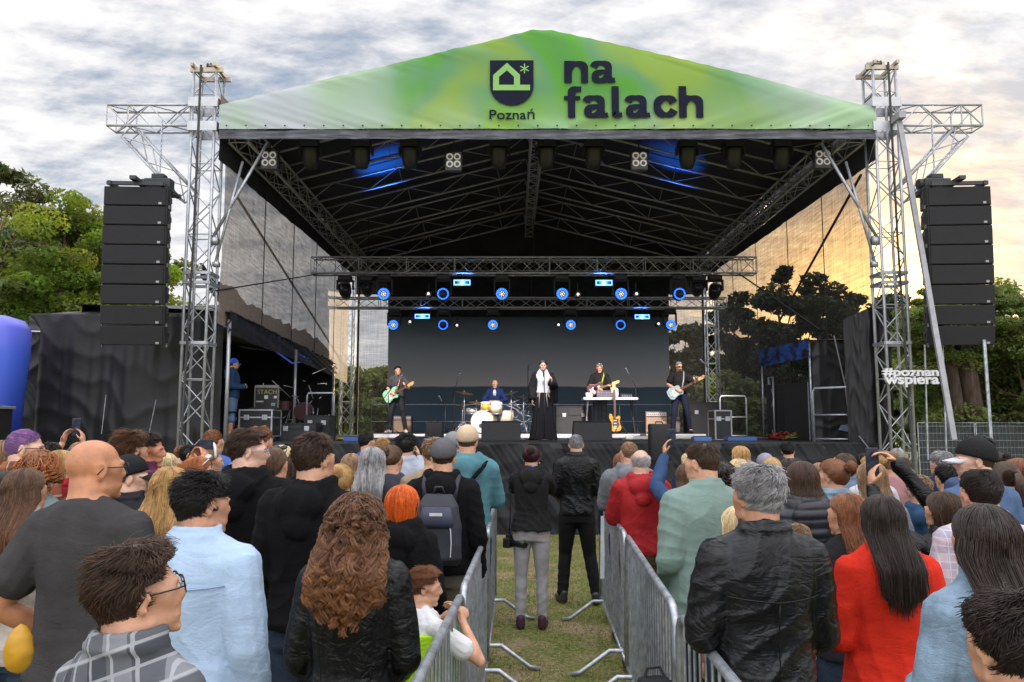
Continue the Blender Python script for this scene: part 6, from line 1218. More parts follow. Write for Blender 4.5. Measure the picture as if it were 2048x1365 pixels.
# ------------------------------------------------------------------ foreground, left block
o, M, k = crowd(192, 872, 2.68, 'bald tanned man in a charcoal t-shirt and black glasses, hand on hip', hair='bald', sk='tan', top='tee', tm=cloth('charcoal', (0.050, 0.048, 0.050), 0.85), L='hip', Rr_='front', yaw=-34, pitch=2, near=True, specs=True, seed=11, face=-8, bm=LJ, fit=0.016)
o, M, k = crowd(407, 947, 2.62, 'man with messy black hair wearing a light blue denim shirt', hair='messy', hc='black', top='over', tm=cloth('sky_shirt', (0.40, 0.53, 0.72), 0.8, 0.08), yaw=-30, near=True, seed=12, face=-14, thick=0.030, N_=6500, w_=0.0015, sk='b')
seam('m', 0.034, [(-0.17, 1.350), (0, 1.335), (0.17, 1.350)]).build('yoke_seam', cloth('sky_seam', (0.30, 0.41, 0.58)), o, True)
o, M, k = crowd(280, 1090, 1.62, 'youth with short auburn brown hair and round glasses in a grey plaid shirt', hair='short', hc='brown', top='shirt', tm=plaid('grey', (0.20, 0.21, 0.235), (0.02, 0.022, 0.032), (0.42, 0.43, 0.46), 40, 20), yaw=-38, pitch=10, near=True, specs=True, seed=13, face=-16, sex='k', thick=0.036, N_=9000, w_=0.0013, hands=False); eyes(o, M)
o, M, k = crowd(712, 984, 2.58, 'woman with long copper brown curls over a black leather jacket', sex='f', hair='curly', hc='curlbrown', top='jacket', tm=leather(), near=True, seed=14, face=0, hl=0.29, thick=0.034, N_=4200, w_=0.0016, two=(1.9, 1.75, 1.3), L='low', Rr_='low')
for sx in (-1, 1): seam('f', 0.032, [(sx * 0.13, 1.42), (sx * 0.10, 1.25), (sx * 0.085, 1.08), (sx * 0.10, 0.92)], 0.0025).build('leather_seam', leather(), o, True)
o, M, k = crowd(629, 868, 3.42, 'tall man with short brown hair in a black hoodie, turned slightly aside', hair='short', hc='brown', top='hoodie', tm=BLK, yaw=-18, near=True, seed=15, face=-12, thick=0.024, L='low', Rr_='low')
o, M, k = crowd(499, 858, 4.25, 'man in profile with metal glasses and a black hoodie', hair='short', hc='brown', top='hoodie', tm=BLK, yaw=-62, near=True, seed=16, face=-10, thick=0.024, specs=True, glm=steel(), sk='c'); eyes(o, M)
o, M, k = crowd(343, 932, 3.55, 'woman with long wavy golden blond hair behind the denim shirt man', sex='f', hair='wavy', hc='blond', top='shirt', tm=cloth('cream', (0.55, 0.50, 0.44)), near=True, seed=17, face=0, hl=0.50, yaw=-8, two=(0.75, 0.7, 0.6))
o, M, k = crowd(52, 934, 3.35, 'woman with long straight brown hair beside the bald man', sex='f', hair='long', hc='midbrown', top='shirt', tm=cloth('oat', (0.42, 0.38, 0.34)), near=True, seed=18, face=-6, hl=0.50, yaw=-8, two=(1.8, 1.4, 1.1))
o, M, k = crowd(805, 968, 3.75, 'woman with a bright orange bob and black hoodie', sex='f', hair='bob', hc='orange', top='hoodie', tm=BLK, near=True, seed=19, face=-8, hl=0.12, yaw=-8)
o, M, k = crowd(887, 880, 5.1, 'man in a dark grey cap with a dark backpack', hair='buzz', hc='brown', top='hoodie', tm=BLK, cap=True, capm=cloth('cap_grey', (0.10, 0.10, 0.11)), near=True, seed=20, face=-2, yaw=0, bm=cloth('olive', (0.10, 0.09, 0.07)))
backpack(o, 'dark navy backpack with a pale label on the man in the dark grey cap', mat('pack_black', (0.022, 0.024, 0.036), 0.7, 0, 0.2, 8), logo=True)
o, M, k = crowd(935, 853, 6.3, 'person in a teal hoodie and beige cap with a dark shoulder strap', hair='buzz', hc='midbrown', top='hoodie', tm=cloth('teal', (0.085, 0.21, 0.25), 0.9), cap=True, capm=cloth('beige', (0.55, 0.42, 0.29)), seed=1, face=-4, yaw=0, L='front', Rr_='rail')
q = thing('shoulder_bag', 'black sling bag strap across the teal hoodie', 'bag', o.location, o.rotation_euler.z, None, o.scale.x); sb = MB(); sb.path([(0.155, -0.06, 1.46), (0.11, -0.165, 1.40), (-0.02, -0.175, 1.25), (-0.13, -0.17, 1.10), (-0.18, -0.10, 1.02)], 0.016, 5); sb.build('strap', BLK, q, True); sb = MB(); el(sb, (-0.22, -0.02, 1.0), (0.05, 0.10, 0.08)); sb.build('pouch', BLK, q, True)
# boy leaning on the barricade
o, M, k = crowd(849, 1136, 3.22, 'fair haired boy in a white polo resting his folded arms on the rail', sex='k', hair='short', hc='reddish', top='tee', tm=cloth('white_polo', (0.72, 0.72, 0.75), 0.85, 0.05), L=((-0.20, 0.26, 1.34), (-0.01, 0.24, 1.455), (0.95, -0.1, 0.1), (0, -0.2, -1)), Rr_=((0.27, 0.22, 1.20), (0.09, 0.20, 1.43), (-0.75, 0.1, 0.45), (-0.4, -0.6, -0.3)), yaw=-34, pitch=-4, near=True, hands=True, seed=21, face=-52, thick=0.030, sk='a', curl=0.55)
eyes(o, M)
hb = MB(); hb.path([M @ V_((0.086 * math.cos(a), -0.005 + 0.100 * math.sin(-a), 0.012)) for a in np.linspace(R(-5), R(185), 16)], 0.0035, 5); hb.build('headband', plastic('band_black', (0.012, 0.012, 0.014)), o, True)
vs_ = MB(); lf(vs_, torso_secs('k', 0.034, 0.80, 1.37), 24); setmat(link('hi_vis_vest', merge('hi_vis_vest', vs_, 0.012, 2, fold_fn(0.01, 2)), None, o), cloth('lime', (0.42, 0.75, 0.03), 0.7, 0.1))
# ------------------------------------------------------------------ middle and far rows, left block
c_ = crowd
c_(812, 868, 7.0, 'dark haired person in a pale grey shirt filming with a raised phone', hair='messy', hc='black', top='shirt', tm=cloth('pale_grey', (0.42, 0.45, 0.54)), L='phone', Rr_='phone', seed=0, thick=0.028)
phone(PEOPLE[-1], (0.10, 0.44, 1.66), 'phone held up by the person in the pale grey shirt')
c_(745, 893, 5.5, 'person with long wavy silver grey hair and dark jacket', sex='f', hair='wavy', hc='grey', top='jacket', tm=cloth('slate', (0.035, 0.04, 0.05)), hl=0.34, seed=1)
c_(785, 890, 5.9, 'woman with brown hair pinned in a small bun and a slate t-shirt', sex='f', hair='bun', hc='midbrown', top='tee', tm=cloth('slate2', (0.055, 0.062, 0.085)), seed=2, yaw=-20)
c_(681, 930, 4.8, 'woman with clipped golden hair between two dark hoodies', sex='f', hair='bun', hc='blond', top='shirt', tm=cloth('mustard', (0.55, 0.33, 0.05)), seed=1, near=True, thick=0.02)
c_(702, 906, 6.2, 'woman with straight chestnut hair in front of the silver haired person', sex='f', hair='long', hc='lightbrown', top='tee', tm=cloth('mint', (0.35, 0.45, 0.43)), hl=0.25, seed=2, yaw=20)
c_(592, 903, 5.6, 'woman with a dark brown bob in a pale blouse', sex='f', hair='bob', hc='brown', top='shirt', tm=cloth('paleblue', (0.45, 0.50, 0.55)), hl=0.14, seed=1, yaw=20)
c_(546, 893, 4.7, 'woman with short chestnut hair, sunglasses on her head, and lilac t-shirt', sex='f', hair='bob', hc='midbrown', top='tee', tm=cloth('lilac', (0.42, 0.40, 0.52)), hl=0.04, seed=5, near=True, specs='shades_up', yaw=-30)
c_(563, 890, 5.6, 'blond woman in a yellow top mostly hidden behind short chestnut hair', sex='f', hair='bob', hc='paleblond', top='tee', tm=cloth('yellow', (0.65, 0.38, 0.03)), hl=0.10, seed=2, yaw=-30)
c_(735, 866, 9.4, 'dark haired youth in blue looking sideways near the stage front', sex='k', hair='short', hc='black', top='tee', tm=cloth('royal', (0.05, 0.09, 0.35)), yaw=-50, seed=1)
c_(765, 879, 9.2, 'fair haired child near the stage front beside the youth in blue', sex='k', hair='short', hc='blond', top='tee', tm=cloth('white', (0.6, 0.6, 0.62)), seed=2, thick=0.03)
c_(907, 866, 7.3, 'person with a grey hood just in front of the dark grey cap man', hair='buzz', hc='grey', top='hoodie', tm=cloth('greyhood', (0.16, 0.17, 0.19)), cap=True, capm=cloth('hoodgrey', (0.20, 0.21, 0.23)), seed=2)
c_(427, 858, 6.9, 'man with a ginger buzz cut in a blue shirt by the truss tower', hair='buzz', hc='reddish', top='tee', tm=cloth('blue', (0.06, 0.13, 0.40)), seed=1, yaw=-20, thick=0.004)
c_(521, 854, 6.0, 'man with auburn hair half hidden behind the glasses wearer', hair='short', hc='reddish', top='shirt', tm=cloth('blue2', (0.16, 0.25, 0.42)), seed=2, yaw=-30)
c_(52, 857, 4.6, 'person with a purple buzz cut, glasses and orange plaid shirt', hair='buzz', hc='purple', top='shirt', tm=plaid('orange', (0.30, 0.10, 0.05), (0.03, 0.03, 0.04), (0.5, 0.4, 0.3), 30), yaw=-58, near=True, specs=True, seed=22, face=-10, thick=0.006, sk='c')
c_(78, 902, 4.05, 'person with frizzy ginger curls behind the long haired woman', sex='f', hair='curly', hc='ginger', top='tee', tm=cloth('denimgrey', (0.22, 0.28, 0.30)), hl=0.05, near=True, thick=0.045, N_=700, w_=0.0026, seed=6)
c_(124, 899, 4.9, 'blond woman in a red and black plaid shirt, sunglasses on her head', sex='f', hair='bob', hc='blond', top='shirt', tm=plaid('red', (0.40, 0.02, 0.03), (0.015, 0.015, 0.02), (0.2, 0.02, 0.03), 30), hl=0.05, seed=7, near=True, specs='shades_up', yaw=-40)
c_(100, 885, 6.2, 'dark haired person filming with a phone above the plaid shirts', hair='short', hc='black', top='tee', tm=cloth('dark1', (0.05, 0.04, 0.05)), L='high', Rr_='high', seed=0)
phone(PEOPLE[-1], (0.0, 0.37, 1.84), 'upright phone held up in front of the black marquee', wide=False)
c_(263, 866, 5.0, 'man with a curly brown quiff and purple plaid shirt', hair='messy', hc='curlbrown', top='shirt', tm=plaid('purple', (0.10, 0.02, 0.06), (0.02, 0.015, 0.04), (0.2, 0.05, 0.1), 30), yaw=-40, seed=8, near=True, thick=0.04)
c_(297, 866, 5.2, 'man in a purple plaid shirt filming with both hands raised', hair='short', hc='darkbrown', top='shirt', tm=plaid('purple', (0.10, 0.02, 0.06), (0.02, 0.015, 0.04), (0.2, 0.05, 0.1), 30), yaw=-40, face=-35, L='phone', Rr_='phone', seed=9, near=True, sk='tan', hands=True)
phone(PEOPLE[-1], (0.0, 0.42, 1.64), 'phone held in both hands by the man in purple plaid')
c_(262, 914, 3.9, 'girl in a black cap and black jacket with a brown ponytail', sex='f', hair='pony', hc='brown', top='jacket', tm=cloth('blackj', (0.018, 0.018, 0.022), 0.6), hl=0.25, cap=True, capm=cloth('capblack', (0.015, 0.016, 0.018)), yaw=-55, near=True, seed=10, face=-10, sk='c')
c_(398, 912, 4.9, 'woman with red hair and white sunglasses pushed up', sex='f', hair='bob', hc='ginger', top='tee', tm=cloth('navyt', (0.03, 0.04, 0.08)), hl=0.08, specs='shades_up', glm=plastic('white_plastic', (0.7, 0.7, 0.7)), near=True, yaw=-60, seed=11, sk='c')
c_(420, 892, 5.7, 'woman with light brown hair and a white dotted hairband', sex='f', hair='long', hc='lightbrown', top='tee', tm=cloth('blue3', (0.10, 0.2, 0.45)), hl=0.2, yaw=-60, seed=1, near=True)
q_, Mq, kq = PEOPLE[-1], Matrix.Translation(HC) @ Matrix.Rotation(R(-60), 4, 'Z'), 1
hb = MB(); hb.path([Mq @ V_((0.092 * math.cos(a), 0.02, 0.03 + 0.104 * math.sin(a))) for a in np.linspace(R(0), R(180), 16)], 0.010, 6); hb.build('hairband', plastic('white_plastic', (0.7, 0.7, 0.7)), q_, True)
c_(332, 905, 5.8, 'woman with straight fair hair below the raised filming hands', sex='f', hair='long', hc='paleblond', top='tee', tm=cloth('black2', (0.02, 0.02, 0.022)), hl=0.25, seed=0)
c_(8, 880, 5.4, 'brown haired person cut off at the edge behind the purple buzz cut', sex='f', hair='bob', hc='lightbrown', top='tee', tm=cloth('pink', (0.55, 0.12, 0.25)), hl=0.1, seed=0)
c_(205, 893, 6.6, 'dark haired person between the bald man and the black marquee', hair='short', hc='darkbrown', top='jacket', tm=cloth('dark2', (0.03, 0.03, 0.035)), seed=2)
c_(2, 940, 3.9, 'person in a dark jacket half outside the photo beside long brown hair', sex='f', hair='long', hc='darkbrown', top='jacket', tm=cloth('dark3', (0.03, 0.028, 0.03)), hl=0.3, seed=1)
c_(160, 884, 7.2, 'light haired spectator far back in front of the marquee', sex='f', hair='bob', hc='lightbrown', top='tee', tm=cloth('grey3', (0.3, 0.3, 0.32)), hl=0.1, seed=2)
c_(640, 893, 7.6, 'brown haired spectator behind the tall hoodie man', sex='f', hair='long', hc='brown', top='jacket', tm=cloth('olive2', (0.07, 0.07, 0.045)), hl=0.2, seed=1)
c_(378, 890, 7.4, 'dark haired spectator by the foot of the left tower', hair='short', hc='black', top='tee', tm=cloth('grey4', (0.1, 0.1, 0.11)), seed=0)
c_(470, 888, 7.6, 'man in a blue shirt near the silver flight case', hair='short', hc='midbrown', top='shirt', tm=cloth('blue4', (0.10, 0.20, 0.40)), seed=2)
# yellow bag carried beside the bald man
yb = MB(); el(yb, (0, 0, 0), (0.05, 0.05, 0.085)); yo = thing('shoulder_bag', 'mustard yellow bag hanging beside the bald man elbow', 'bag', W(38, 1300, 2.75)); setmat(link('bag_body', merge('bag_body', yb, 0.012, 2, fold_fn(0.015, 4)), None, yo), mat('yellow_leather', (0.50, 0.26, 0.015), 0.45, 0, 0.15, 5))

# ------------------------------------------------------------------ the two people in the gangway
o, M, k = person((0.185, 7.72, 0), 'woman photographer in a black hoodie and pale grey jeans raising a camera', h=1.70, sex='f', hair='bun', hc='wine', top='hoodie', tm=cloth('black3', (0.018, 0.017, 0.018), 0.9), L='phone', Rr_='phone', yaw=0, near=True, seed=31, face=-4, thick=0.016, bm=cloth('pale_jeans', (0.36, 0.35, 0.37), 0.85), sm=plastic('purple_shoe', (0.06, 0.02, 0.05), 0.6), fit=0.004, hem=0.92, N_=3000)
ln = MB(); ln.path([(0.062 * math.sin(a), -0.03 - 0.085 * math.cos(a), 1.52) for a in np.linspace(R(-110), R(110), 14)], 0.012, 6); ln.build('lanyard', plastic('lanyard_blue', (0.03, 0.12, 0.55)), o, True)
def camera_body(q, rz, label, lens=0.10):
    cth = thing('photo_camera', label, 'camera', q, rz); MB().box((0, 0, 0), (0.13, 0.07, 0.09)).build('camera_body', blackm(), cth, bevel=0.01); MB().box((0, 0, 0.058), (0.05, 0.05, 0.035)).build('viewfinder', blackm(), cth, bevel=0.006)
    MB().lathe((0, 0.035, 0), [(0.036, 0), (0.036, lens * 0.4), (0.040, lens * 0.45), (0.040, lens), (0.03, lens), (0, lens - 0.01)], 18, 'y').build('lens', plastic('lens_black', (0.014, 0.014, 0.016), 0.3), cth, True); return cth
camera_body(at(o, (0.03, 0.30, 1.60)), 0, 'black camera raised to the eye of the woman in the gangway')
cc = camera_body(at(o, (-0.215, -0.02, 0.80)), R(-120), 'second black camera hanging by her pale jeans on a strap', 0.15); cs = MB(); cs.path([(0.0, 0, 0.05), (0.03, 0.03, 0.25), (0.06, 0.05, 0.5)], 0.006, 5); cs.build('strap', blackm(), cc)
o, M, k = person((0.70, 8.75, 0), 'grey haired man in a black leather jacket standing in the gangway', h=1.80, hair='buzz', hc='grey', top='jacket', tm=leather(), L='low', Rr_='front', near=True, seed=32, face=-2, thick=0.007, bm=cloth('black_jeans', (0.012, 0.012, 0.014)), sm=plastic('sneaker', (0.03, 0.03, 0.035)), legs='stride', hem=0.90)
sl_ = MB()
for sx, yy in ((-0.215, -0.0), (0.25, -0.03)): lf(sl_, [(sx, yy + 0.05, 0.004, 0.05, 0.14), (sx, yy + 0.05, 0.028, 0.05, 0.14)], 18)
camera_body(at(o, (0.24, 0.22, 1.22)), 0, 'black camera in the hands of the grey haired man in the gangway')
# ------------------------------------------------------------------ right block
c_(1281, 897, 6.1, 'older balding man in a red hooded jacket leaning on the barricade', hair='fringe', hc='white', top='hoodie', tm=cloth('red_shell', (0.34, 0.018, 0.022), 0.55, 0.12, bump=0.15), L='rail', Rr_='rail', near=True, seed=33, sk='c', N_=1600, bm=cloth('brown_trousers', (0.10, 0.07, 0.045)))
PEOPLE[-1].children[-1].name = 'hair'
c_(1268, 882, 6.9, 'man with cropped sandy hair in a grey hoodie beyond the red jacket', hair='buzz', hc='lightbrown', top='hoodie', tm=cloth('greyh2', (0.17, 0.18, 0.20)), L='rail', Rr_='rail', seed=1, yaw=20, dx=-0.05)
c_(1243, 905, 7.6, 'person in dark blue with an orange scarf at the far barricade', sex='f', hair='long', hc='reddish', top='jacket', tm=cloth('darkblue', (0.02, 0.03, 0.06)), hl=0.2, seed=2)
c_(1404, 885, 3.95, 'young man with a skin fade in an oversized sage green shirt', hair='fade', hc='brown', top='over', tm=cloth('sage', (0.20, 0.285, 0.255), 0.9, 0.10), yaw=26, pitch=-6, near=True, seed=34, face=16, thick=0.020, N_=3000, L='low', Rr_='low', hem=0.74)
cf = MB(); lf(cf, torso_secs('m', 0.028, 0.80, 1.2), 20)
c_(1514, 932, 2.62, 'man with thick silver grey hair in a worn black leather coat', hair='short', hc='grey', top='jacket', tm=wrinkle(mat('worn_leather', (0.005, 0.006, 0.008), 0.33, 0, 0.6, 3, 0.3, 40, spec=0.36), 0.5, 3.5), L='front', Rr_='front', near=True, seed=35, face=6, yaw=16, thick=0.027, N_=6500, w_=0.0019, hem=0.80, sk='b')
seam('m', 0.032, [(-0.18, 1.292), (0, 1.275), (0.18, 1.292)]).build('yoke_seam', leather(), PEOPLE[-1], True); seam('m', 0.032, [(0, 1.275), (0, 0.85)], 0.0025).build('back_seam', leather(), PEOPLE[-1], True)
c_(1604, 920, 4.2, 'woman with straight brown hair in a quilted black puffer jacket', sex='f', hair='long', hc='brown', top='puffer', tm=mat('puffer_black', (0.015, 0.017, 0.026), 0.45, 0, 0.2, 8), near=True, seed=36, hl=0.17, L='low', Rr_='low', face=4)
c_(1597, 1048, 3.6, 'small sandy haired child behind the leather coat shoulder', sex='k', hair='short', hc='lightbrown', top='tee', tm=cloth('childgrey', (0.2, 0.2, 0.24)), near=True, seed=37, yaw=-40, thick=0.016)
c_(1693, 984, 3.35, 'woman with long ginger hair in a black t-shirt with bare arms', sex='f', hair='long', hc='reddish', top='tee', tm=cloth('black4', (0.016, 0.016, 0.018)), near=True, seed=38, hl=0.22, yaw=30, face=8, sk='b')
c_(1764, 986, 2.85, 'woman with long dark hair in a vivid red sweatshirt', sex='f', hair='long', hc='darkbrown', top='sweat', tm=cloth('vivid_red', (0.60, 0.026, 0.012), 0.8, 0.10), near=True, seed=39, hl=0.30, L='front', Rr_='front', bm=LJ, face=-4, N_=4500)
c_(1968, 1004, 2.05, 'woman with long dark brown hair in a light denim jacket', sex='f', hair='long', hc='darkbrown', top='jacket', tm=denim(), near=True, seed=40, hl=0.46, L='front', Rr_='front', face=4, N_=6500, w_=0.0017, two=(1.3, 1.2, 1.2), hem=0.95)
dsm = mat('denim_pale', (0.34, 0.43, 0.52), 0.85); seam('f', 0.032, [(-0.125, 1.302), (0, 1.29), (0.125, 1.302)], 0.004).build('yoke_seam', dsm, PEOPLE[-1], True); seam('f', 0.032, [(-0.12, 1.288), (0, 1.276), (0.12, 1.288)], 0.002).build('yoke_seam', dsm, PEOPLE[-1], True)
for sx in (-1, 1): seam('f', 0.032, [(sx * 0.03, 1.285), (sx * 0.10, 0.98)], 0.004).build('panel_seam', dsm, PEOPLE[-1], True); seam('f', 0.032, [(sx * 0.045, 1.285), (sx * 0.115, 0.98)], 0.002).build('panel_seam', dsm, PEOPLE[-1], True)
c_(2022, 1190, 1.45, 'dark haired child cut off at the lower corner in front of the denim jacket', sex='k', hair='short', hc='darkbrown', top='tee', tm=cloth('dark5', (0.03, 0.03, 0.035)), near=True, seed=41, thick=0.030, N_=8000, w_=0.0014, yaw=10)
c_(1960, 937, 3.2, 'man with short dark brown hair and visible ears in a checked shirt', hair='short', hc='darkbrown', top='shirt', tm=plaid('pinkish', (0.55, 0.45, 0.50), (0.30, 0.30, 0.42), (0.65, 0.6, 0.65), 60), near=True, seed=42, thick=0.014)
c_(1948, 880, 4.3, 'man in a white and black cap turned aside above the crowd', hair='buzz', hc='brown', top='shirt', tm=cloth('blue5', (0.08, 0.13, 0.25)), cap=True, capm=cloth('capblk2', (0.016, 0.016, 0.018)), brimm=cloth('brim_white', (0.5, 0.5, 0.53)), yaw=58, near=True, seed=43, face=14, sk='c')
c_(1952, 872, 5.0, 'dark haired man just behind the white and black cap', hair='short', hc='black', top='shirt', tm=cloth('blue6', (0.06, 0.09, 0.18)), seed=0, dx=0.02)
c_(1885, 982, 3.6, 'woman with a dark brown bob holding a phone high with both hands', sex='f', hair='bob', hc='brown', top='jacket', tm=leather(), near=True, seed=44, hl=0.15, L=((-0.24, 0.18, 1.50), (-0.22, 0.34, 1.72), (0.15, 0.2, 1), (0.8, 0, 0)), Rr_=((0.16, 0.28, 1.56), (-0.04, 0.38, 1.86), (-0.75, 0.1, 0.55), (-0.3, 0, -0.8)), hands=True, yaw=20, face=4)
phone(PEOPLE[-1], (-0.165, 0.42, 1.86), 'upright black phone held high by the woman with the dark bob', wide=False)
c_(1836, 950, 5.0, 'child in a blue hoodie with a bright orange lining', sex='k', hair='short', hc='lightbrown', top='hoodie', tm=cloth('blueh', (0.03, 0.075, 0.15)), seed=1)
oh = MB(); el(oh, (0, -0.05, 1.49), (0.075, 0.06, 0.03)); oh.build('hood_lining', cloth('orange_lining', (0.75, 0.20, 0.03)), PEOPLE[-1], True)
c_(1743, 922, 4.6, 'woman with straight light brown hair beyond the red sweatshirt', sex='f', hair='long', hc='lightbrown', top='tee', tm=cloth('greyt', (0.3, 0.3, 0.34)), near=True, seed=45, hl=0.2)
c_(1740, 910, 6.2, 'fair haired woman in the row before the light brown hair', sex='f', hair='bun', hc='blond', top='shirt', tm=cloth('white3', (0.55, 0.55, 0.58)), seed=0, yaw=20)
c_(1772, 902, 6.3, 'woman with a tousled light brown topknot near the right tower', sex='f', hair='bun', hc='lightbrown', top='tee', tm=cloth('rose', (0.4, 0.2, 0.22)), seed=1)
c_(1664, 920, 5.0, 'woman with a coppery loose bun in a light denim shirt', sex='f', hair='bun', hc='reddish', top='shirt', tm=denim(), near=True, seed=46, yaw=40, thick=0.02)
c_(1690, 906, 6.6, 'person with a dark brown bob near the stage corner', sex='f', hair='bob', hc='brown', top='shirt', tm=cloth('blue7', (0.2, 0.28, 0.42)), hl=0.08, seed=0)
c_(1544, 914, 6.0, 'woman with a golden blond ponytail', sex='f', hair='pony', hc='blond', top='tee', tm=cloth('pink2', (0.5, 0.25, 0.3)), hl=0.2, seed=1, yaw=-20)
c_(1530, 909, 7.2, 'spectator in a lavender cap near the stage skirt', hair='buzz', hc='brown', top='tee', tm=cloth('grey6', (0.2, 0.2, 0.22)), cap=True, capm=cloth('lav', (0.25, 0.24, 0.32)), seed=0)
c_(1577, 917, 6.6, 'dark brown haired x', sex='f', hair='bob', hc='darkbrown', top='tee', tm=cloth('grey7', (0.12, 0.12, 0.14)), hl=0.08, seed=2)
PEOPLE[-1]['label'] = 'dark brown haired spectator between the blond ponytail and the puffer jacket'
c_(1477, 917, 6.3, 'spectator with pale silver hair near the stage skirt', sex='f', hair='bob', hc='paleblond', top='tee', tm=cloth('white4', (0.5, 0.5, 0.5)), hl=0.05, seed=0)
c_(1446, 922, 5.6, 'spectator with dark curly hair beside the sage green shirt', sex='f', hair='curly', hc='darkbrown', top='tee', tm=cloth('maroon', (0.1, 0.03, 0.04)), hl=0.12, thick=0.03, N_=450, w_=0.003, seed=1)
c_(1374, 925, 5.7, 'long haired person in a dark blue jacket filming with a raised phone', sex='f', hair='long', hc='midbrown', top='jacket', tm=cloth('blueraise', (0.035, 0.07, 0.16)), hl=0.25, near=True, L=((-0.22, 0.16, 1.52), (-0.12, 0.30, 1.76), (0.05, 0.1, 1), (0.8, 0, 0)), Rr_='front', seed=47, hands=True)
phone(PEOPLE[-1], (-0.055, 0.33, 1.90), 'phone raised above the long haired person in dark blue', wide=False)
c_(1475, 1010, 3.5, 'pale blond child mostly hidden between sage shirt and leather coat', sex='k', hair='long', hc='paleblond', top='tee', tm=cloth('cream2', (0.5, 0.45, 0.4)), hl=0.22, seed=0, near=True)
c_(2008, 922, 4.6, 'woman with dark brown hair in a low ponytail at the photo edge', sex='f', hair='pony', hc='brown', top='shirt', tm=cloth('blue8', (0.10, 0.14, 0.26)), hl=0.18, seed=2, near=True)
c_(2040, 915, 5.2, 'auburn haired person touching the photo edge', sex='f', hair='long', hc='reddish', top='tee', tm=cloth('grey8', (0.3, 0.3, 0.32)), hl=0.2, seed=1)
c_(1893, 928, 5.6, 'dark haired spectator below the raised phone arm', hair='short', hc='black', top='tee', tm=cloth('navy8', (0.03, 0.04, 0.07)), seed=1)
c_(1905, 915, 6.8, 'fair curly haired spectator near the mesh fence', sex='f', hair='curly', hc='blond', top='tee', tm=cloth('white9', (0.4, 0.4, 0.42)), hl=0.06, thick=0.03, N_=450, w_=0.003, seed=0)
c_(1802, 915, 7.0, 'brown haired spectator at the foot of the right tower', hair='short', hc='midbrown', top='tee', tm=cloth('green9', (0.06, 0.10, 0.06)), seed=1)
c_(1640, 925, 6.9, 'spectator with a light brown bob beside the coppery bun', sex='f', hair='bob', hc='lightbrown', top='tee', tm=cloth('grey10', (0.2, 0.2, 0.2)), hl=0.06, seed=1)
c_(1620, 940, 5.6, 'auburn haired spectator just beyond the puffer jacket', sex='f', hair='bob', hc='reddish', top='tee', tm=cloth('grey11', (0.1, 0.12, 0.2)), hl=0.08, seed=2)
# further rows packed between and behind the ones above
HN = {'black': 'black', 'darkbrown': 'dark brown', 'brown': 'brown', 'midbrown': 'chestnut', 'reddish': 'auburn', 'blond': 'golden', 'paleblond': 'pale blond', 'lightbrown': 'light brown', 'grey': 'grey'}
TN = (('white', (0.50, 0.50, 0.52)), ('navy', (0.02, 0.03, 0.07)), ('olive', (0.07, 0.08, 0.04)), ('burgundy', (0.12, 0.015, 0.03)), ('sand', (0.33, 0.26, 0.18)), ('charcoal', (0.04, 0.04, 0.045)), ('sky blue', (0.20, 0.32, 0.46)), ('rust', (0.28, 0.09, 0.03)))
ST = {'short': 'short hair', 'bob': 'bob', 'long': 'long hair', 'bun': 'bun', 'pony': 'ponytail'}
rr = random.Random(17); used = set(); spots = [(x, 1) for x in range(60, 985, 34)] + [(x, 2) for x in range(1240, 2040, 26)]
for i, (px, blk) in enumerate(spots):
    while True:
        hs = rr.choice(list(ST)); hcq = rr.choice(list(HN)); tn, tc_ = rr.choice(TN)
        if (hs, hcq, tn, blk) not in used: break
    used.add((hs, hcq, tn, blk)); Yq = rr.uniform(6.6, 11.2) if i % 2 else rr.uniform(4.6, 6.8); hq = rr.uniform(1.60, 1.80) if hs == 'short' else rr.uniform(1.55, 1.70); pxq = px + rr.uniform(-12, 12); x_ = W(pxq, 880, Yq).x
    if (-0.55 < x_ < 1.35) or (Yq < 6.6 and abs(x_ - 1.3) < 0.6) or any((q.location.x - x_) ** 2 + (q.location.y - Yq) ** 2 < 0.17 for q in PEOPLE): continue
    person((x_, Yq, 0), 'spectator with %s %s and %s top in the rows on the %s side' % (HN[hcq], ST[hs], tn, 'tent' if blk == 1 else 'fence'), h=hq, sex='m' if hs == 'short' else 'f', hair=hs, hc=hcq, top=rr.choice(('tee', 'hoodie', 'shirt')), tm=cloth('row_' + tn.replace(' ', ''), tc_), yaw=rr.choice((0, 0, -20, 20)), seed=rr.randrange(3), hl={'bob': 0.08, 'long': 0.25, 'pony': 0.2}.get(hs, 0.2), sk=rr.choice('abc'), group='spectators standing with their backs to the camera', thick=None)
print('PEOPLE', len(PEOPLE))
# ------------------------------------------------------------------ speakers and gear on the stage
def wedge(px, py, Y, label, w_=0.78, flip=1):
    p = W(px, py, Y); o = thing('stage_monitor', label, 'monitor speaker', (p.x, Y, DZ), 0, 'floor wedge monitors'); b = MB()
    pr = [(-0.02, 0), (0.46, 0), (0.50, 0.16), (0.20, 0.40), (0.02, 0.36)]; b.prism([(-w_ / 2, y, z) for y, z in pr], (w_, 0, 0)); b.build('cabinet', mat('wedge_black', (0.018, 0.018, 0.021), 0.65, 0, 0.2, 30, 0.15, 200), o, bevel=0.012)
    g_ = MB(); g_.lathe((flip * (w_ / 2 + 0.003), 0.24, 0.19), [(0.0, 0.0), (0.06, 0.0), (0.075, 0.004), (0.09, 0.0)], 20, 'x'); g_.build('side_grip', plastic('grip', (0.005, 0.005, 0.005)), o); return o
wedge(1002, 880, 15.8, 'black floor monitor beside the singer in front of the drums'); wedge(1186, 880, 15.8, 'black floor monitor in front of the keyboard table', 0.76, -1)
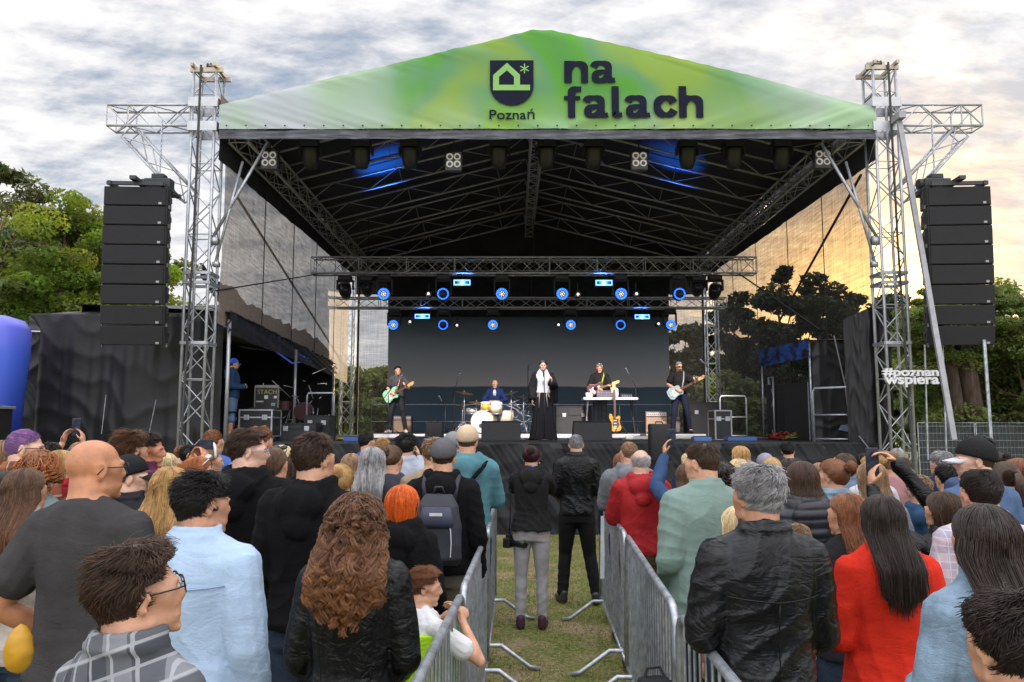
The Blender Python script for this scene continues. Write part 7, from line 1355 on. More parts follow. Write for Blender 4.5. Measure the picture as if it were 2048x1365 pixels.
def pa_box(px, py_top, Y, base, label, pole=False, w_=0.34, h_=0.62):
    ztop = W(px, py_top, Y).z; o = thing('loudspeaker', label, 'loudspeaker', (W(px, 860, Y).x, Y, base), 0, 'small upright loudspeakers'); z = ztop - base - h_
    b = MB(); lf(b, [(0, 0, z, w_ / 2 - 0.01, 0.15), (0, 0, z + 0.02, w_ / 2, 0.16), (0, 0, z + h_ - 0.03, w_ / 2, 0.16), (0, 0, z + h_, w_ / 2 - 0.015, 0.15)], 24, 6); b.build('cabinet', cabm, o, True)
    MB().path([(-0.06, 0, z + h_), (-0.05, 0, z + h_ + 0.03), (0.05, 0, z + h_ + 0.03), (0.06, 0, z + h_)], 0.012, 6).build('handle', blackm(), o, True)
    MB().box((0, -0.165, z + 0.09), (0.03, 0.004, 0.012)).build('badge', plastic('badge_grey', (0.35, 0.35, 0.37)), o)
    if pole:
        MB().tube((0, 0, 0), (0, 0, z), 0.018, 8).build('pole', blackm(), o, True)
        f = MB()
        for a in range(3): f.tube((0, 0, 0.35), (0.4 * math.cos(a * 2.09), 0.4 * math.sin(a * 2.09), 0.01), 0.012, 6)
        f.build('tripod', blackm(), o, True)
    return o
pa_box(869, 845, 14.9, DZ, 'small black loudspeaker at the stage edge near the guitarist in grey', h_=W(869, 845, 14.9).z - DZ - 0.005)
pa_box(1318, 848, 13.2, 0, 'black loudspeaker on a stand in front of the stage near the red jacket', True, 0.34, 0.60)
def flight_case(px, pyb, Y, w_, h_, label, dz=0.0, d_=0.6, rz=0, grp='flight cases on the stage', edge=None, wheels=True):
    o = thing('flight_case', label, 'flight case', (W(px, 870, Y).x, Y, DZ + dz), rz, grp); z0 = 0.1 if wheels else 0.0
    MB().box((0, 0, z0 + h_ / 2), (w_, d_, h_)).build('case_body', mat('case_black', (0.018, 0.019, 0.022), 0.5, 0, 0.25, 5), o); e = MB(); t_ = 0.028
    for sx in (-1, 1):
        for sy in (-1, 1): e.bar((sx * w_ / 2, sy * d_ / 2, z0), (sx * w_ / 2, sy * d_ / 2, z0 + h_), t_, t_, (0, 1, 0))
        for z in (z0, z0 + h_, z0 + h_ * 0.72): e.bar((sx * w_ / 2, -d_ / 2, z), (sx * w_ / 2, d_ / 2, z), t_, t_)
    for sy in (-1, 1):
        for z in (z0, z0 + h_, z0 + h_ * 0.72): e.bar((-w_ / 2, sy * d_ / 2, z), (w_ / 2, sy * d_ / 2, z), t_ * 0.98, t_ * 0.98)
    e.build('edge_profile', edge or alu(), o)
    for sx in (-0.28, 0.28): MB().box((sx * w_, -d_ / 2 - 0.012, z0 + h_ * 0.72), (0.10, 0.02, 0.10)).build('butterfly_latch', alu(), o, bevel=0.006)
    if wheels:
        for sx in (-1, 1):
            for sy in (-1, 1): MB().lathe((sx * (w_ / 2 - 0.08), sy * (d_ / 2 - 0.08), 0.05), [(0, -0.015), (0.05, -0.015), (0.05, 0.015), (0, 0.015)], 12, 'x').build('wheel', plastic('wheel_blue', (0.05, 0.08, 0.2)), o, True)
    return o
flight_case(520, 870, 15.6, 0.62, 0.50, 'silver edged flight case with two latches under the sticker covered laptop')
flight_case(1372 + 68, 870, 17.4, 0.34, 0.62, 'upright silver edged case near the beanie guitarist', wheels=False, edge=plastic('case_edge', (0.4, 0.41, 0.43), 0.5))
flight_case(1146, 860, 21.5, 0.9, 0.80, 'tall dark case beside the keyboard table', wheels=False, edge=blackm()); flight_case(478, 870, 16.4, 0.42, 0.36, 'low dark case with small green lights beside the stagehand', wheels=False, edge=blackm())
flight_case(600, 870, 16.2, 0.75, 0.34, 'cloth covered low case in the side tent', wheels=False, edge=blackm()); flight_case(640, 870, 16.8, 0.5, 0.50, 'plain dark box beside the covered case in the side tent', wheels=False, edge=blackm())
flight_case(1410, 870, 21.3, 1.0, 0.9, 'large black case behind the beanie guitarist', wheels=False, edge=blackm())
# mixing rig with the word STACH on its lid
p = W(530, 826, 15.55); o = thing('laptop_case', 'open equipment lid with the word STACH and stickers, on the flight case', 'equipment lid', (p.x, 15.6, DZ + 0.61)); hS = W(530, 776, 15.55).z - (DZ + 0.61); wS = 0.46
MB().box((0, 0.05, hS / 2 + 0.03), (wS, 0.05, hS)).build('lid', plastic('lid_black', (0.012, 0.012, 0.014)), o)
f = MB()
for s in (-1, 1): f.bar((s * wS / 2, 0.03, 0.03), (s * wS / 2, 0.03, hS + 0.03), 0.014, 0.05, (0, 1, 0))
f.bar((-wS / 2, 0.03, hS + 0.03), (wS / 2, 0.03, hS + 0.03), 0.014, 0.05); f.build('edge_profile', plastic('lid_edge', (0.2, 0.19, 0.17)), o)
text('lettering', 'STACH', -0.18, 0.19, hS * 0.72, hS * 0.92, 0.02, plastic('letter_gold', (0.35, 0.30, 0.12)), o, -0.01)
for k_, (x, z, w_, h_, c) in enumerate(((-0.01, 0.58, 0.07, 0.07, (0.5, 0.5, 0.52)), (0.17, 0.58, 0.06, 0.05, (0.45, 0.45, 0.5)), (-0.13, 0.38, 0.14, 0.03, (0.3, 0.3, 0.32)), (0.13, 0.25, 0.08, 0.06, (0.15, 0.25, 0.25)))): MB().box((x, 0.022, hS * z), (w_, 0.003, h_)).build('sticker', plastic('sticker%d' % k_, c), o)
MB().box((0, -0.06, 0.02), (0.5, 0.3, 0.04)).build('tray', blackm(), o)
# ------------------------------------------------------------------ instruments
def guitar(o, label, body_c, pick_c, neck_from, neck_to, kind='strat'):
    """electric guitar; neck_from = body centre, neck_to = head end, in the player's own frame"""
    a = at(o, neck_from); b_ = at(o, neck_to); ax_ = (b_ - a); L = ax_.length; ax_.normalize(); g_ = thing('electric_guitar', label, 'guitar', a)
    yv = V_((0, 1, 0)); yv = (yv - ax_ * yv.dot(ax_)).normalized(); zv = ax_.cross(yv); Mx = Matrix((ax_, yv, zv)).transposed()
    tr = lambda x, z, y=0: Mx @ V_((x, y, z))
    out = [(-0.22, 0.02), (-0.20, 0.12), (-0.10, 0.165), (0.0, 0.13), (0.06, 0.115), (0.12, 0.15), (0.22, 0.13), (0.20, 0.08), (0.13, 0.04), (0.13, -0.04), (0.17, -0.09), (0.12, -0.135), (0.05, -0.11), (-0.02, -0.115), (-0.12, -0.16), (-0.205, -0.11)]
    if kind == 'tele': out = [(-0.22, 0.0), (-0.20, 0.11), (-0.10, 0.155), (0.0, 0.125), (0.08, 0.13), (0.13, 0.10), (0.14, 0.03), (0.13, -0.03), (0.17, -0.08), (0.12, -0.13), (0.05, -0.11), (-0.02, -0.115), (-0.12, -0.155), (-0.205, -0.10)]
    out = [(x * 1.0, z) for x, z in out]
    MB().prism([tr(x, z, -0.022) for x, z in out], Mx @ V_((0, 0.044, 0))).build('body', body_c, g_, bevel=0.008)
    MB().prism([tr(x * 0.55 + 0.01, z * 0.55 - 0.02, -0.026) for x, z in out], Mx @ V_((0, 0.002, 0))).build('pickguard', pick_c, g_)
    n_ = MB(); n_.bar(tr(0.10, 0, -0.03), tr(L - 0.16, 0, -0.03), 0.05, 0.022, yv); n_.build('neck', mat('fretboard', (0.10, 0.05, 0.03), 0.5), g_)
    MB().prism([tr(L - 0.17, 0.024, -0.035), tr(L - 0.12, 0.045, -0.035), tr(L + 0.0, 0.05, -0.035), tr(L + 0.03, 0.02, -0.035), tr(L - 0.01, -0.03, -0.035), tr(L - 0.17, -0.024, -0.035)], Mx @ V_((0, 0.015, 0))).build('headstock', mat('maple', (0.55, 0.33, 0.13), 0.4), g_)
    pk = MB()
    for x in (-0.09, -0.02, 0.05): pk.box(tr(x, 0, -0.032), (0.02, 0.008, 0.07), Mx.to_3x3())
    pk.box(tr(-0.14, 0, -0.032), (0.03, 0.01, 0.08), Mx.to_3x3()); pk.build('pickups', plastic('cream', (0.6, 0.58, 0.5)), g_); return g_
def strap(o, c, pts, nm='guitar_strap'):
    b = MB(); b.path(pts, 0.018, 5); b.build(nm, c, o, True)
def perf(px, py_top, Y, label, base=DZ, **kw):
    p = W(px, py_top, Y); return person((p.x, Y, base), label, h=(p.z - base), group='musicians playing on the stage', face=kw.pop('face', 180), **kw)
TZ = DZ + 0.11
o, M, k = perf(796, 733, 19.6, 'guitarist with dark swept hair in a grey shirt playing a mint guitar', TZ, hair='short', hc='darkbrown', top='tee', tm=cloth('greytee', (0.055, 0.055, 0.062)), yaw=35, face=170, near=True, hands=True, L=((-0.30, 0.0, 1.16), (-0.30, 0.32, 1.16), (-0.1, 0.6, 0.8), (0.5, 0, 0)), Rr_=((0.27, -0.02, 1.15), (0.10, 0.24, 1.02), (-0.8, 0.2, -0.2), (0, -1, 0)), legs='wide', bm=cloth('darktr', (0.02, 0.02, 0.024)), sm=plastic('white_shoe', (0.5, 0.5, 0.52)), seed=51, sk='a', thick=0.024)
eyes(o, M); guitar(o, 'mint green electric guitar of the man in the grey shirt', plastic('mint', (0.28, 0.62, 0.42), 0.25), plastic('pick_white', (0.6, 0.68, 0.62), 0.3), (0.10, 0.19, 0.98), (-0.52, 0.30, 1.27)); strap(o, plastic('strap_pink', (0.35, 0.18, 0.16)), [(-0.02, 0.22, 1.02), (-0.08, 0.16, 1.25), (-0.10, 0.11, 1.40), (-0.10, 0.0, 1.49)])
o, M, k = perf(1358, 724, 19.6, 'guitarist in a grey beanie and sunglasses playing a pale blue guitar', TZ, hair='buzz', hc='darkbrown', top='tee', tm=cloth('blacktee', (0.014, 0.014, 0.017)), yaw=20, pitch=-8, face=172, near=True, hands=True, cap='beanie', capm=cloth('beanie_grey', (0.24, 0.25, 0.27)), specs='sun', L=((-0.30, 0.0, 1.18), (-0.33, 0.30, 1.20), (-0.1, 0.6, 0.8), (0.5, 0, 0)), Rr_=((0.27, -0.02, 1.17), (0.08, 0.24, 1.03), (-0.8, 0.2, -0.2), (0, -1, 0)), legs='wide', bm=cloth('navy_tr', (0.015, 0.018, 0.04)), seed=52, sk='a')
guitar(o, 'pale blue electric guitar of the man in the beanie', plastic('pale_blue', (0.28, 0.42, 0.46), 0.25), plastic('pick_pale', (0.6, 0.66, 0.68), 0.3), (0.10, 0.19, 0.99), (-0.56, 0.28, 1.34), 'tele'); strap(o, plastic('strap_grey', (0.32, 0.30, 0.32)), [(-0.04, 0.22, 1.05), (-0.08, 0.16, 1.25), (-0.10, 0.11, 1.40), (-0.10, 0.0, 1.49)])
br = MB(); el(br, M @ V_((0, 0.055, -0.075)), (0.045, 0.040, 0.035), M.to_3x3()); br.build('beard', hair_mat('black', HAIR['black']), o, True)
# singer
o, M, k = perf(1086, 722, 16.6, 'woman singer in a white shirt, black kimono and long black skirt', DZ, sex='f', hair='bob', hc='darkbrown', top='shirt', tm=cloth('white_shirt', (0.62, 0.64, 0.70), 0.8, 0.06), yaw=0, face=180, near=True, hands=True, hl=0.02, L=((-0.25, 0.02, 1.17), (-0.17, 0.25, 1.22), (-0.1, 0.3, 0.9), (0.9, 0, 0.2)), Rr_=((0.24, -0.02, 1.13), (0.24, 0.06, 0.88), (0, 0.2, -1), (-1, 0, 0)), seed=53, bm='none', sk='c', hem=1.02, thick=0.012)
eyes(o, M); kb = MB()
for s, w1, e1 in ((-1, V_((-0.17, 0.22, 1.22)), V_((-0.25, 0.02, 1.17))), (1, V_((0.24, 0.05, 0.92)), V_((0.24, -0.02, 1.13)))):
    S = V_((s * 0.165, -0.02, 1.42)); rc(kb, S, 0.075, e1, 0.09); rc(kb, e1, 0.09, w1, 0.085); rc(kb, e1, 0.08, (s * 0.27, -0.05, 0.86), 0.06); rc(kb, (s * 0.08, -0.05, 1.46), 0.05, S, 0.07); lf(kb, [(s * 0.17, -0.05, 0.62, 0.07, 0.13), (s * 0.15, -0.05, 1.0, 0.07, 0.12), (s * 0.125, -0.03, 1.3, 0.055, 0.115), (s * 0.12, -0.03, 1.44, 0.05, 0.075)], 14)
lf(kb, [(0, -0.14, 0.62, 0.20, 0.04), (0, -0.12, 1.1, 0.17, 0.04), (0, -0.12, 1.42, 0.15, 0.035)], 16)
setmat(link('kimono', merge('kimono', kb, 0.011, 3, fold_fn(0.015, 4)), None, o), cloth('kimono_black', (0.014, 0.014, 0.017))); sk_ = MB(); lf(sk_, [(0, 0.0, 0.02, 0.30, 0.22), (0, 0, 0.3, 0.26, 0.19), (0, 0, 0.7, 0.20, 0.15), (0, 0, 1.04, 0.13, 0.105), (0, 0, 1.09, 0.13, 0.105)], 30, 2)
def skp(co, no): a = np.arctan2(co[:, 1], co[:, 0]); return co + no * (0.016 * np.sin(a * 17 + 2 * sn(co, 3, 1, 2)) * np.clip((1.05 - co[:, 2]), 0, 1))[:, None]
setmat(link('skirt', merge('skirt', sk_, 0.013, 2, skp), None, o), cloth('skirt_black', (0.010, 0.010, 0.013)))
hp = MB(); hp.path([M @ V_((0.083 * math.cos(a), 0.0, 0.02 + 0.108 * math.sin(a))) for a in np.linspace(R(5), R(175), 14)], 0.014, 6); hp.build('hair_wreath', hair_mat('gold', (0.45, 0.28, 0.10)), o, True)
tb_ = MB(); tb_.path([(-0.06, 0.13, 1.08), (-0.07, 0.17, 0.9), (-0.09, 0.19, 0.72)], 0.006, 5); tb_.path([(0.07, 0.13, 1.08), (0.09, 0.17, 0.9), (0.10, 0.19, 0.70)], 0.006, 5); tb_.build('tie_cords', plastic('cord_white', (0.5, 0.5, 0.52)), o, True)
# drummer (seated) and keyboard player
o, M, k = person((W(990, 760, 21.8).x, 21.8, TZ - 0.28), 'bald drummer in a navy jacket seated behind the drums', h=(W(990, 760, 21.8).z - TZ + 0.28), face=176, group='musicians playing on the stage', hair='bald', sk='a', top='shirt', tm=cloth('navy_jacket', (0.014, 0.028, 0.10)), yaw=10, pitch=-12, near=True, hands=True, L=((-0.30, 0.06, 1.16), (-0.16, 0.32, 1.10), (0.5, 0.7, 0.1), (0, -0.2, -1)), Rr_=((0.30, 0.06, 1.16), (0.12, 0.30, 1.12), (-0.3, 0.8, 0.1), (0, -0.2, -1)), legs='sit', specs=True, seed=54)
ts = MB(); el(ts, (0, 0.125, 1.36), (0.05, 0.03, 0.09)); ts.build('undershirt', plastic('white_u', (0.55, 0.55, 0.58)), o, True)
stool = thing('drum_stool', 'round black stool under the drummer', 'stool', (o.location.x, 21.85, TZ)); MB().lathe((0, 0, 0.44), [(0, 0), (0.17, 0.01), (0.17, 0.07), (0, 0.08)], 20).build('seat', blackm(), stool, True); MB().tube((0, 0, 0.0), (0, 0, 0.45), 0.02, 8).build('post', alu(), stool)
for a in range(3): MB().tube((0, 0, 0.25), (0.22 * math.cos(a * 2.1), 0.22 * math.sin(a * 2.1), 0.0), 0.01, 6).build('leg', alu(), stool)
for s, w1 in ((-1, (-0.10, 0.40, 1.12)), (1, (0.06, 0.36, 1.14))):
    b = MB(); b.tube(at(o, w1), at(o, (w1[0] - 0.14 * s - 0.1, w1[1] + 0.30, w1[2] - 0.02)), 0.008, 6); tag(b.build('drumstick', mat('maple', (0.55, 0.33, 0.13))), 'wooden drumstick in the drummer ' + ('raised hand' if s < 0 else 'lower hand'), 'drumstick', 'drumsticks')
o, M, k = perf(1199, 728, 20.4, 'musician with red glasses playing behind the keyboard table', TZ, hair='short', hc='grey', top='jacket', tm=cloth('black_cardigan', (0.012, 0.012, 0.014)), yaw=0, pitch=-14, face=180, near=True, hands=True, specs=True, glm=plastic('red_frame', (0.45, 0.03, 0.02)), L=((-0.26, 0.02, 1.16), (-0.22, 0.28, 1.12), (0.1, 0.7, 0.4), (0.3, 0, -0.5)), Rr_=((0.26, 0.0, 1.15), (0.10, 0.26, 1.08), (-0.7, 0.4, 0), (0, -0.5, -0.8)), seed=55, sk='b', bm=cloth('grey_tr', (0.07, 0.07, 0.08)), cap=None)
hb = MB(); hb.path([M @ V_((0.084 * math.cos(a), -0.005, 0.02 + 0.100 * math.sin(a))) for a in np.linspace(R(0), R(180), 14)], 0.006, 6); hb.build('headphones', plastic('white_plastic', (0.7, 0.7, 0.7)), o, True)
guitar(o, 'dark red small guitar held by the musician with red glasses', plastic('wine_body', (0.09, 0.03, 0.03), 0.3), plastic('pick_w', (0.4, 0.4, 0.4)), (0.12, 0.20, 1.08), (-0.44, 0.27, 1.25)); strap(o, plastic('strap_lime', (0.30, 0.42, 0.03)), [(-0.02, 0.20, 1.12), (-0.05, 0.145, 1.28), (-0.09, 0.10, 1.42), (-0.10, 0.0, 1.49)])
# stagehand in the side tent
o, M, k = perf(468, 718, 15.4, 'stagehand in blue cap, navy jacket and denim shorts with folded arms', DZ - 0.02, hair='buzz', hc='brown', top='hoodie', tm=cloth('navy_h', (0.022, 0.055, 0.12)), yaw=10, face=-80, near=True, hands=False, cap=True, capm=cloth('capblue', (0.04, 0.12, 0.50)), L='front', Rr_='front', legs='stand', short=True, bm=cloth('denim_short', (0.12, 0.19, 0.32)), seed=56)
br = MB(); el(br, M @ V_((0, 0.055, -0.075)), (0.046, 0.044, 0.034), M.to_3x3()); br.build('beard', hair_mat('brown', HAIR['brown']), o, True); bt = MB(); lf(bt, [(0, -0.01, 0.60, 0.21, 0.10), (0, -0.01, 0.64, 0.21, 0.10)], 20); bt.build('tool_belt', blackm(), o, True)
# drum kit
dx = W(975, 840, 21.0).x; dk2 = thing('drum_kit', 'cream and yellow drum kit with a white bass drum head', 'drum kit', (dx, 21.0, TZ)); crm = mat('drum_cream', (0.50, 0.46, 0.36), 0.35, 0, 0.15, 8); yel = plastic('drum_yellow', (0.65, 0.34, 0.03), 0.35); hd = plastic('drum_head_white', (0.70, 0.71, 0.75), 0.4)
def drum(c, r_, L, m, rot, name='tom', hm=hd):
    b = MB(); b.lathe(c, [(r_, -L / 2), (r_, L / 2)], 28, 'z', rot); d_ = b.build(name, m, dk2, True); h_ = MB(); h_.lathe(V_(c), [(0, L / 2 + 0.004), (r_ * 0.96, L / 2 + 0.004), (r_, L / 2)], 28, 'z', rot); h_.lathe(V_(c), [(r_, -L / 2), (r_ * 0.96, -L / 2 - 0.004), (0, -L / 2 - 0.004)], 28, 'z', rot); h_.build('drum_head', hm, d_, True)
    q = MB()
    for z in (-L / 2, L / 2): q.path([V_(c) + rot @ V_(((r_ + 0.006) * math.cos(a), (r_ + 0.006) * math.sin(a), z)) for a in np.linspace(0, 2 * PI, 25)], 0.009, 5)
    for a in range(8): q.tube(V_(c) + rot @ V_(((r_ + 0.012) * math.cos(a * 0.785), (r_ + 0.012) * math.sin(a * 0.785), -L / 2)), V_(c) + rot @ V_(((r_ + 0.012) * math.cos(a * 0.785), (r_ + 0.012) * math.sin(a * 0.785), L / 2)), 0.004, 4)
    q.build('hoop', alu() if name != 'bass_drum' else crm, d_, True)
RX90 = Matrix.Rotation(R(90), 3, 'X'); I3 = Matrix.Identity(3)
drum((-0.10, 0.0, 0.29), 0.28, 0.42, crm, Matrix.Rotation(R(-14), 3, 'Z') @ RX90, 'bass_drum'); MB().lathe((-0.16, -0.225, 0.19), [(0, -0.004), (0.055, -0.003), (0.055, 0)], 16, 'y').build('port_hole', plastic('port', (0.05, 0.04, 0.04)), dk2)
text('lettering', 'Ludwig', -0.20, 0.0, 0.44, 0.48, -0.222, plastic('ink_grey', (0.10, 0.10, 0.12)), dk2, 0.0, 0.001)
drum((-0.05, 0.06, 0.70), 0.13, 0.18, yel, Matrix.Rotation(R(15), 3, 'X'), 'tom'); drum((0.22, 0.08, 0.66), 0.16, 0.24, crm, Matrix.Rotation(R(20), 3, 'X'), 'tom'); drum((0.48, 0.35, 0.40), 0.20, 0.36, crm, I3, 'floor_tom'); drum((-0.42, 0.35, 0.58), 0.17, 0.13, alu(), Matrix.Rotation(R(8), 3, 'X'), 'snare_drum')
brz = mat('bronze', (0.42, 0.26, 0.10), 0.3, 0.85, 0.15, 5)
for x, y, z, r_, ti in ((-0.62, 0.10, 1.05, 0.24, 10), (-0.30, 0.15, 0.80, 0.20, 4), (0.62, 0.2, 1.05, 0.22, -14), (0.95, 0.3, 0.95, 0.18, 8), (-0.68, 0.3, 0.74, 0.17, 0)):
    c = MB(); c.lathe((x, y, z), [(0, 0.03), (0.03, 0.025), (0.05, 0.008), (r_ * 0.6, 0.004), (r_, -0.008), (r_, -0.011), (0, 0.0)], 28, 'z', Matrix.Rotation(R(ti), 3, 'Y') @ Matrix.Rotation(R(8), 3, 'X')); cy = c.build('cymbal', brz if x < 0.5 else plastic('dark_cymbal', (0.03, 0.03, 0.03)), dk2, True); st = MB(); st.tube((x, y, 0.15), (x, y, z + 0.06), 0.011, 6)
    for a in range(3): st.tube((x, y, 0.30), (x + 0.24 * math.cos(a * 2.09 + x), y + 0.24 * math.sin(a * 2.09 + x), 0), 0.009, 5)
    st.build('cymbal_stand', alu(), dk2, True)
hw = MB()
for i in range(26): x, z = 0.55 + 0.6 * rng.uniform(), 0.15 + 0.75 * rng.uniform(); hw.tube((x, 0.25 + 0.3 * rng.uniform(), z), (x + rng.normal(0, 0.14), 0.3, z + rng.normal(0, 0.16)), 0.008, 5)
hw.build('hardware', alu(), dk2, True)
# microphone stands
def mic_stand(px, py_mic, Y, bx_px, label, boom=True, base=None, py_base=None):
    base = TZ if base is None else base; m_ = W(px, py_mic, Y); bx = W(bx_px, 860, Y).x; o = thing('microphone_stand', label, 'microphone stand', (bx, Y, base), 0, 'microphone stands on the stage')
    h_ = m_.z - base; mx = m_.x - bx; jt = V_((0, 0, h_ * (0.72 if boom else 0.98))); s = MB(); s.tube((0, 0, 0.02), jt, 0.011, 6)
    if boom: d_ = (V_((mx, -0.15, h_)) - jt); s.tube(jt - d_ * 0.45, jt + d_ * 0.93, 0.009, 6)
    if base == DZ and not boom: s.lathe((0, 0, 0), [(0, 0.0), (0.13, 0.005), (0.13, 0.02), (0, 0.03)], 20)
    else:
        for a in range(3): s.tube((0, 0, 0.22), (0.28 * math.cos(a * 2.09 + 0.5), 0.28 * math.sin(a * 2.09 + 0.5), 0.01), 0.009, 5)
    s.build('stand', blackm(), o, True); c = V_((mx, -0.15 if boom else 0, h_)); dd = (c - jt).normalized() if boom else V_((0, -0.3, 0.5)).normalized(); mm = MB(); rc(mm, c - dd * 0.13, 0.012, c, 0.019, 8); el(mm, c + dd * 0.015, (0.026, 0.026, 0.026)); mm.build('microphone', plastic('mic_grey', (0.12, 0.13, 0.16), 0.4), o, True); return o
mic_stand(920, 750, 20.9, 908, 'black boom microphone stand between guitarist and drums'); mic_stand(1057, 732, 22.5, 1056, 'straight black microphone stand between the drummer and the singer', False)
mic_stand(1251, 740, 20.0, 1273, 'boom microphone stand beside the keyboard table'); mic_stand(1399, 722, 19.0, 1450, 'long boom microphone stand pointing at the beanie guitarist'); mic_stand(805, 753, 18.9, 776, 'microphone stand in front of the guitarist in grey')
mic_stand(1087, 742, 16.35, 1089, 'straight microphone stand right in front of the singer', False, DZ); mic_stand(1196, 770, 21, 1170, 'small boom stand behind the keyboard table'); mic_stand(880, 795, 20.6, 890, 'short boom stand by the cymbal of the drum kit')
# keyboard table
p = W(1219, 796, 20.0); kt = thing('keyboard_table', 'pale folding table covered with small electronic instruments', 'table', (p.x, 20.0, TZ)); ht = p.z - TZ; MB().box((0, 0, ht - 0.03), (1.36, 0.55, 0.06)).build('tabletop', plastic('table_white', (0.55, 0.56, 0.58)), kt, bevel=0.01)
for sx in (-1, 1):
    for sy in (-1, 1): MB().tube((sx * 0.55, sy * 0.2, ht - 0.05), (sx * 0.60, -sy * 0.2, 0), 0.016, 6).build('leg', alu() if sx < 0 else blackm(), kt)
for i, (x, w_, h_, c, nm, lab) in enumerate(((-0.52, 0.16, 0.07, (0.5, 0.48, 0.42), 'effects_unit', 'cream effects unit at the end of the keyboard table'), (-0.12, 0.42, 0.13, (0.10, 0.09, 0.10), 'synthesizer', 'dark modular synthesizer with many knobs on the table'), (0.12, 0.18, 0.2, (0.45, 0.45, 0.45), 'drum_machine', 'tilted pale pad machine on the table'), (0.42, 0.30, 0.05, (0.03, 0.03, 0.035), 'mixer', 'flat black mixer on the end of the table'))):
    s = thing(nm, lab, 'instrument', (kt.location.x + x, 19.95 + 0.02 * i, TZ + ht)); rt = Matrix.Rotation(R(18), 3, 'X'); MB().box((0, 0, h_ / 2 + 0.03), (w_, 0.22, h_), rt).build('housing', plastic('inst%d' % i, c), s, bevel=0.006); kn = MB()
    for a in range(6):
        for b_ in range(2): kn.lathe((-w_ * 0.38 + a * w_ * 0.15, -0.115, h_ * (0.35 + 0.4 * b_) + 0.02), [(0.009, 0), (0.009, -0.012), (0, -0.012)], 8, 'y')
    kn.build('knobs', plastic('knob_col%d' % (i % 2), ((0.7, 0.7, 0.72), (0.25, 0.25, 0.5))[i % 2]), s)
# amplifiers
def amp(px, pyt, Y, w_, label, cl, head=True):
    zt2 = W(px, pyt, Y).z - TZ; o = thing('guitar_amplifier', label, 'amplifier', (W(px, 850, Y).x, Y, TZ), 0, 'guitar amplifiers'); MB().box((0, 0, zt2 / 2), (w_, 0.3, zt2)).build('cabinet', plastic('amp_brown', (0.07, 0.045, 0.035), 0.6), o, bevel=0.012)
    MB().box((0, -0.155, zt2 * 0.38), (w_ - 0.05, 0.01, zt2 * 0.68)).build('grille_cloth', mat('grille_' + cl, {'tan': (0.30, 0.21, 0.15), 'grey': (0.2, 0.18, 0.17)}[cl], 0.9, 0, 0.1, 60), o); MB().box((0, -0.155, zt2 * 0.86), (w_ - 0.06, 0.012, zt2 * 0.16)).build('control_panel', plastic('panel_silver', (0.40, 0.39, 0.38)), o)
    kn = MB()
    for a in range(9): kn.lathe((-w_ * 0.36 + a * w_ * 0.09, -0.162, zt2 * 0.86), [(0.011, 0), (0.011, -0.015), (0, -0.015)], 8, 'y')
    kn.build('knobs', blackm(), o); MB().path([(-0.08, 0, zt2), (-0.07, 0, zt2 + 0.03), (0.07, 0, zt2 + 0.03), (0.08, 0, zt2)], 0.01, 5).build('handle', blackm(), o)
amp(1311, 823, 20.2, 0.56, 'brown combo amplifier with silver panel beside the keyboard table', 'tan'); amp(1346, 832, 20.9, 0.36, 'smaller amplifier half hidden behind the combo amplifier', 'grey'); amp(806, 832, 21.5, 0.5, 'orange fronted amplifier behind the guitarist in grey', 'tan')
# orange guitar on a stand, cables and blue cases at the stage edge
gs = thing('guitar_stand', 'black guitar stand beside the keyboard table', 'guitar stand', (W(1240, 860, 19.4).x, 19.4, TZ)); s = MB(); s.tube((0, 0.05, 0), (0, 0.05, 0.7), 0.012, 6); s.tube((0, 0.05, 0.3), (0.15, -0.15, 0), 0.01, 5); s.tube((0, 0.05, 0.3), (-0.15, -0.15, 0), 0.01, 5); s.build('stand', blackm(), gs, True)
guitar(gs, 'amber electric bass resting upright on the stand beside the keyboard table', plastic('amber', (0.60, 0.26, 0.02), 0.25), plastic('pick_dk', (0.05, 0.04, 0.03)), (-0.12, -0.02, 0.26), (-0.13, 0.02, 1.22))
for i, (px0, px1, Y, c, lab) in enumerate(((690, 745, 15.6, (0.03, 0.10, 0.38), 'blue box at the deck edge below the back tower near the tent'), (1385, 1420, 15.8, (0.05, 0.16, 0.4), 'blue cable box at the deck edge below the beanie guitarist'), (1452, 1510, 15.9, (0.03, 0.10, 0.30), 'flat blue case on the deck near the golden mesh'))):
    a = W(px0, 880, Y).x; b_ = W(px1, 880, Y).x; o = thing('cable_box', lab, 'box', ((a + b_) / 2, Y, DZ), 0, 'blue boxes on the deck'); MB().box((0, 0, 0.04), (b_ - a, 0.3, 0.08)).build('box_body', plastic('bluebox%d' % i, c), o, bevel=0.01); MB().box((0, 0, 0.09), (b_ - a - 0.06, 0.24, 0.018)).build('lid', plastic('bluelid', (0.02, 0.03, 0.07)), o, bevel=0.004)
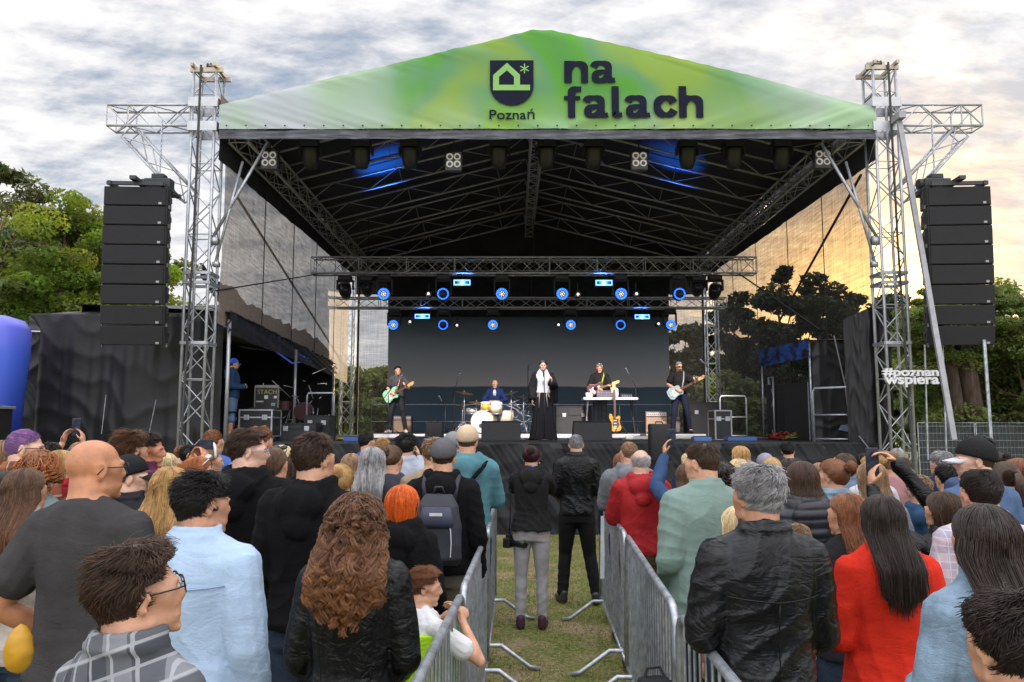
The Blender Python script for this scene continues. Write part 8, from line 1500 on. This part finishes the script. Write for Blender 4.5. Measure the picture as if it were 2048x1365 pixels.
for i, (px, w_, Y) in enumerate(((1340, 1.6, 17.6), (900, 1.2, 17.8), (1290, 0.9, 18.2))):
    o = thing('aluminium_batten', ('pale metal batten on the deck in front of the beanie guitarist', 'pale metal batten on the deck in front of the drums', 'pale metal batten on the deck before the keyboard table')[i], 'batten', (W(px, 870, Y).x, Y, DZ), R((-2, 3, 2)[i])); MB().box((0, 0, 0.035), (w_, 0.10, 0.07)).build('profile', mat('pale_alu', (0.5, 0.52, 0.55), 0.5, 0.3), o, bevel=0.008); MB().box((0, 0, 0.072), (w_ - 0.1, 0.03, 0.01)).build('slot', blackm(), o)
r = np.random.default_rng(5)
for i in range(9):
    x0 = -4.6 + 1.15 * i; y0 = r.uniform(15.0, 18.4); pts = []; x, y = x0, y0
    for k_ in range(10): pts.append((x, y, DZ + 0.014)); x += r.normal(0.12, 0.2); y += r.normal(0.05, 0.12)
    tag(MB().path(pts, 0.012, 5).build('stage_cable', plastic('cable_blk' if i % 3 else 'cable_yel', (0.015, 0.015, 0.016) if i % 3 else (0.35, 0.28, 0.03)), smooth=True), None, 'cable', 'loose cables lying on the stage deck')['label'] = 'thin loose cable lying on the stage deck ' + ('near the side tent', 'in front of the guitarist in grey', 'left of the drums', 'in front of the drums', 'at the singer feet', 'by the second monitor', 'below the keyboard table', 'in front of the beanie guitarist', 'near the small dark tent')[i]
# second drum kit and stands stored in the side tent
o = thing('stored_drum_kit', 'spare drum kit and stands stored in the dark side tent', 'drum kit', (W(600, 800, 18.2).x, 18.2, DZ)); b = MB()
for i in range(34): x, z = r.normal(0, 0.35), r.uniform(0.2, 1.5); b.tube((x, r.normal(0, 0.2), z), (x + r.normal(0, 0.12), r.normal(0, 0.2), z + r.normal(0, 0.18)), 0.010, 5)
b.build('hardware', alu(), o, True); MB().lathe((0.1, 0, 0.62), [(0, -0.15), (0.2, -0.15), (0.2, 0.15), (0, 0.15)], 24, 'y').build('drum', plastic('drum_red', (0.05, 0.008, 0.012), 0.5), o); MB().lathe((-0.35, 0, 0.75), [(0, -0.1), (0.16, -0.1), (0.16, 0.1), (0, 0.1)], 20, 'z').build('tom', plastic('drum_red', (0.05, 0.008, 0.012), 0.5), o)
beam((-6.0, 15.0, 3.55), (-5.0, 17.5, 2.2), 26, (0.7, 0.8, 1.0), 100, 1, 0.3, 'tent_light')
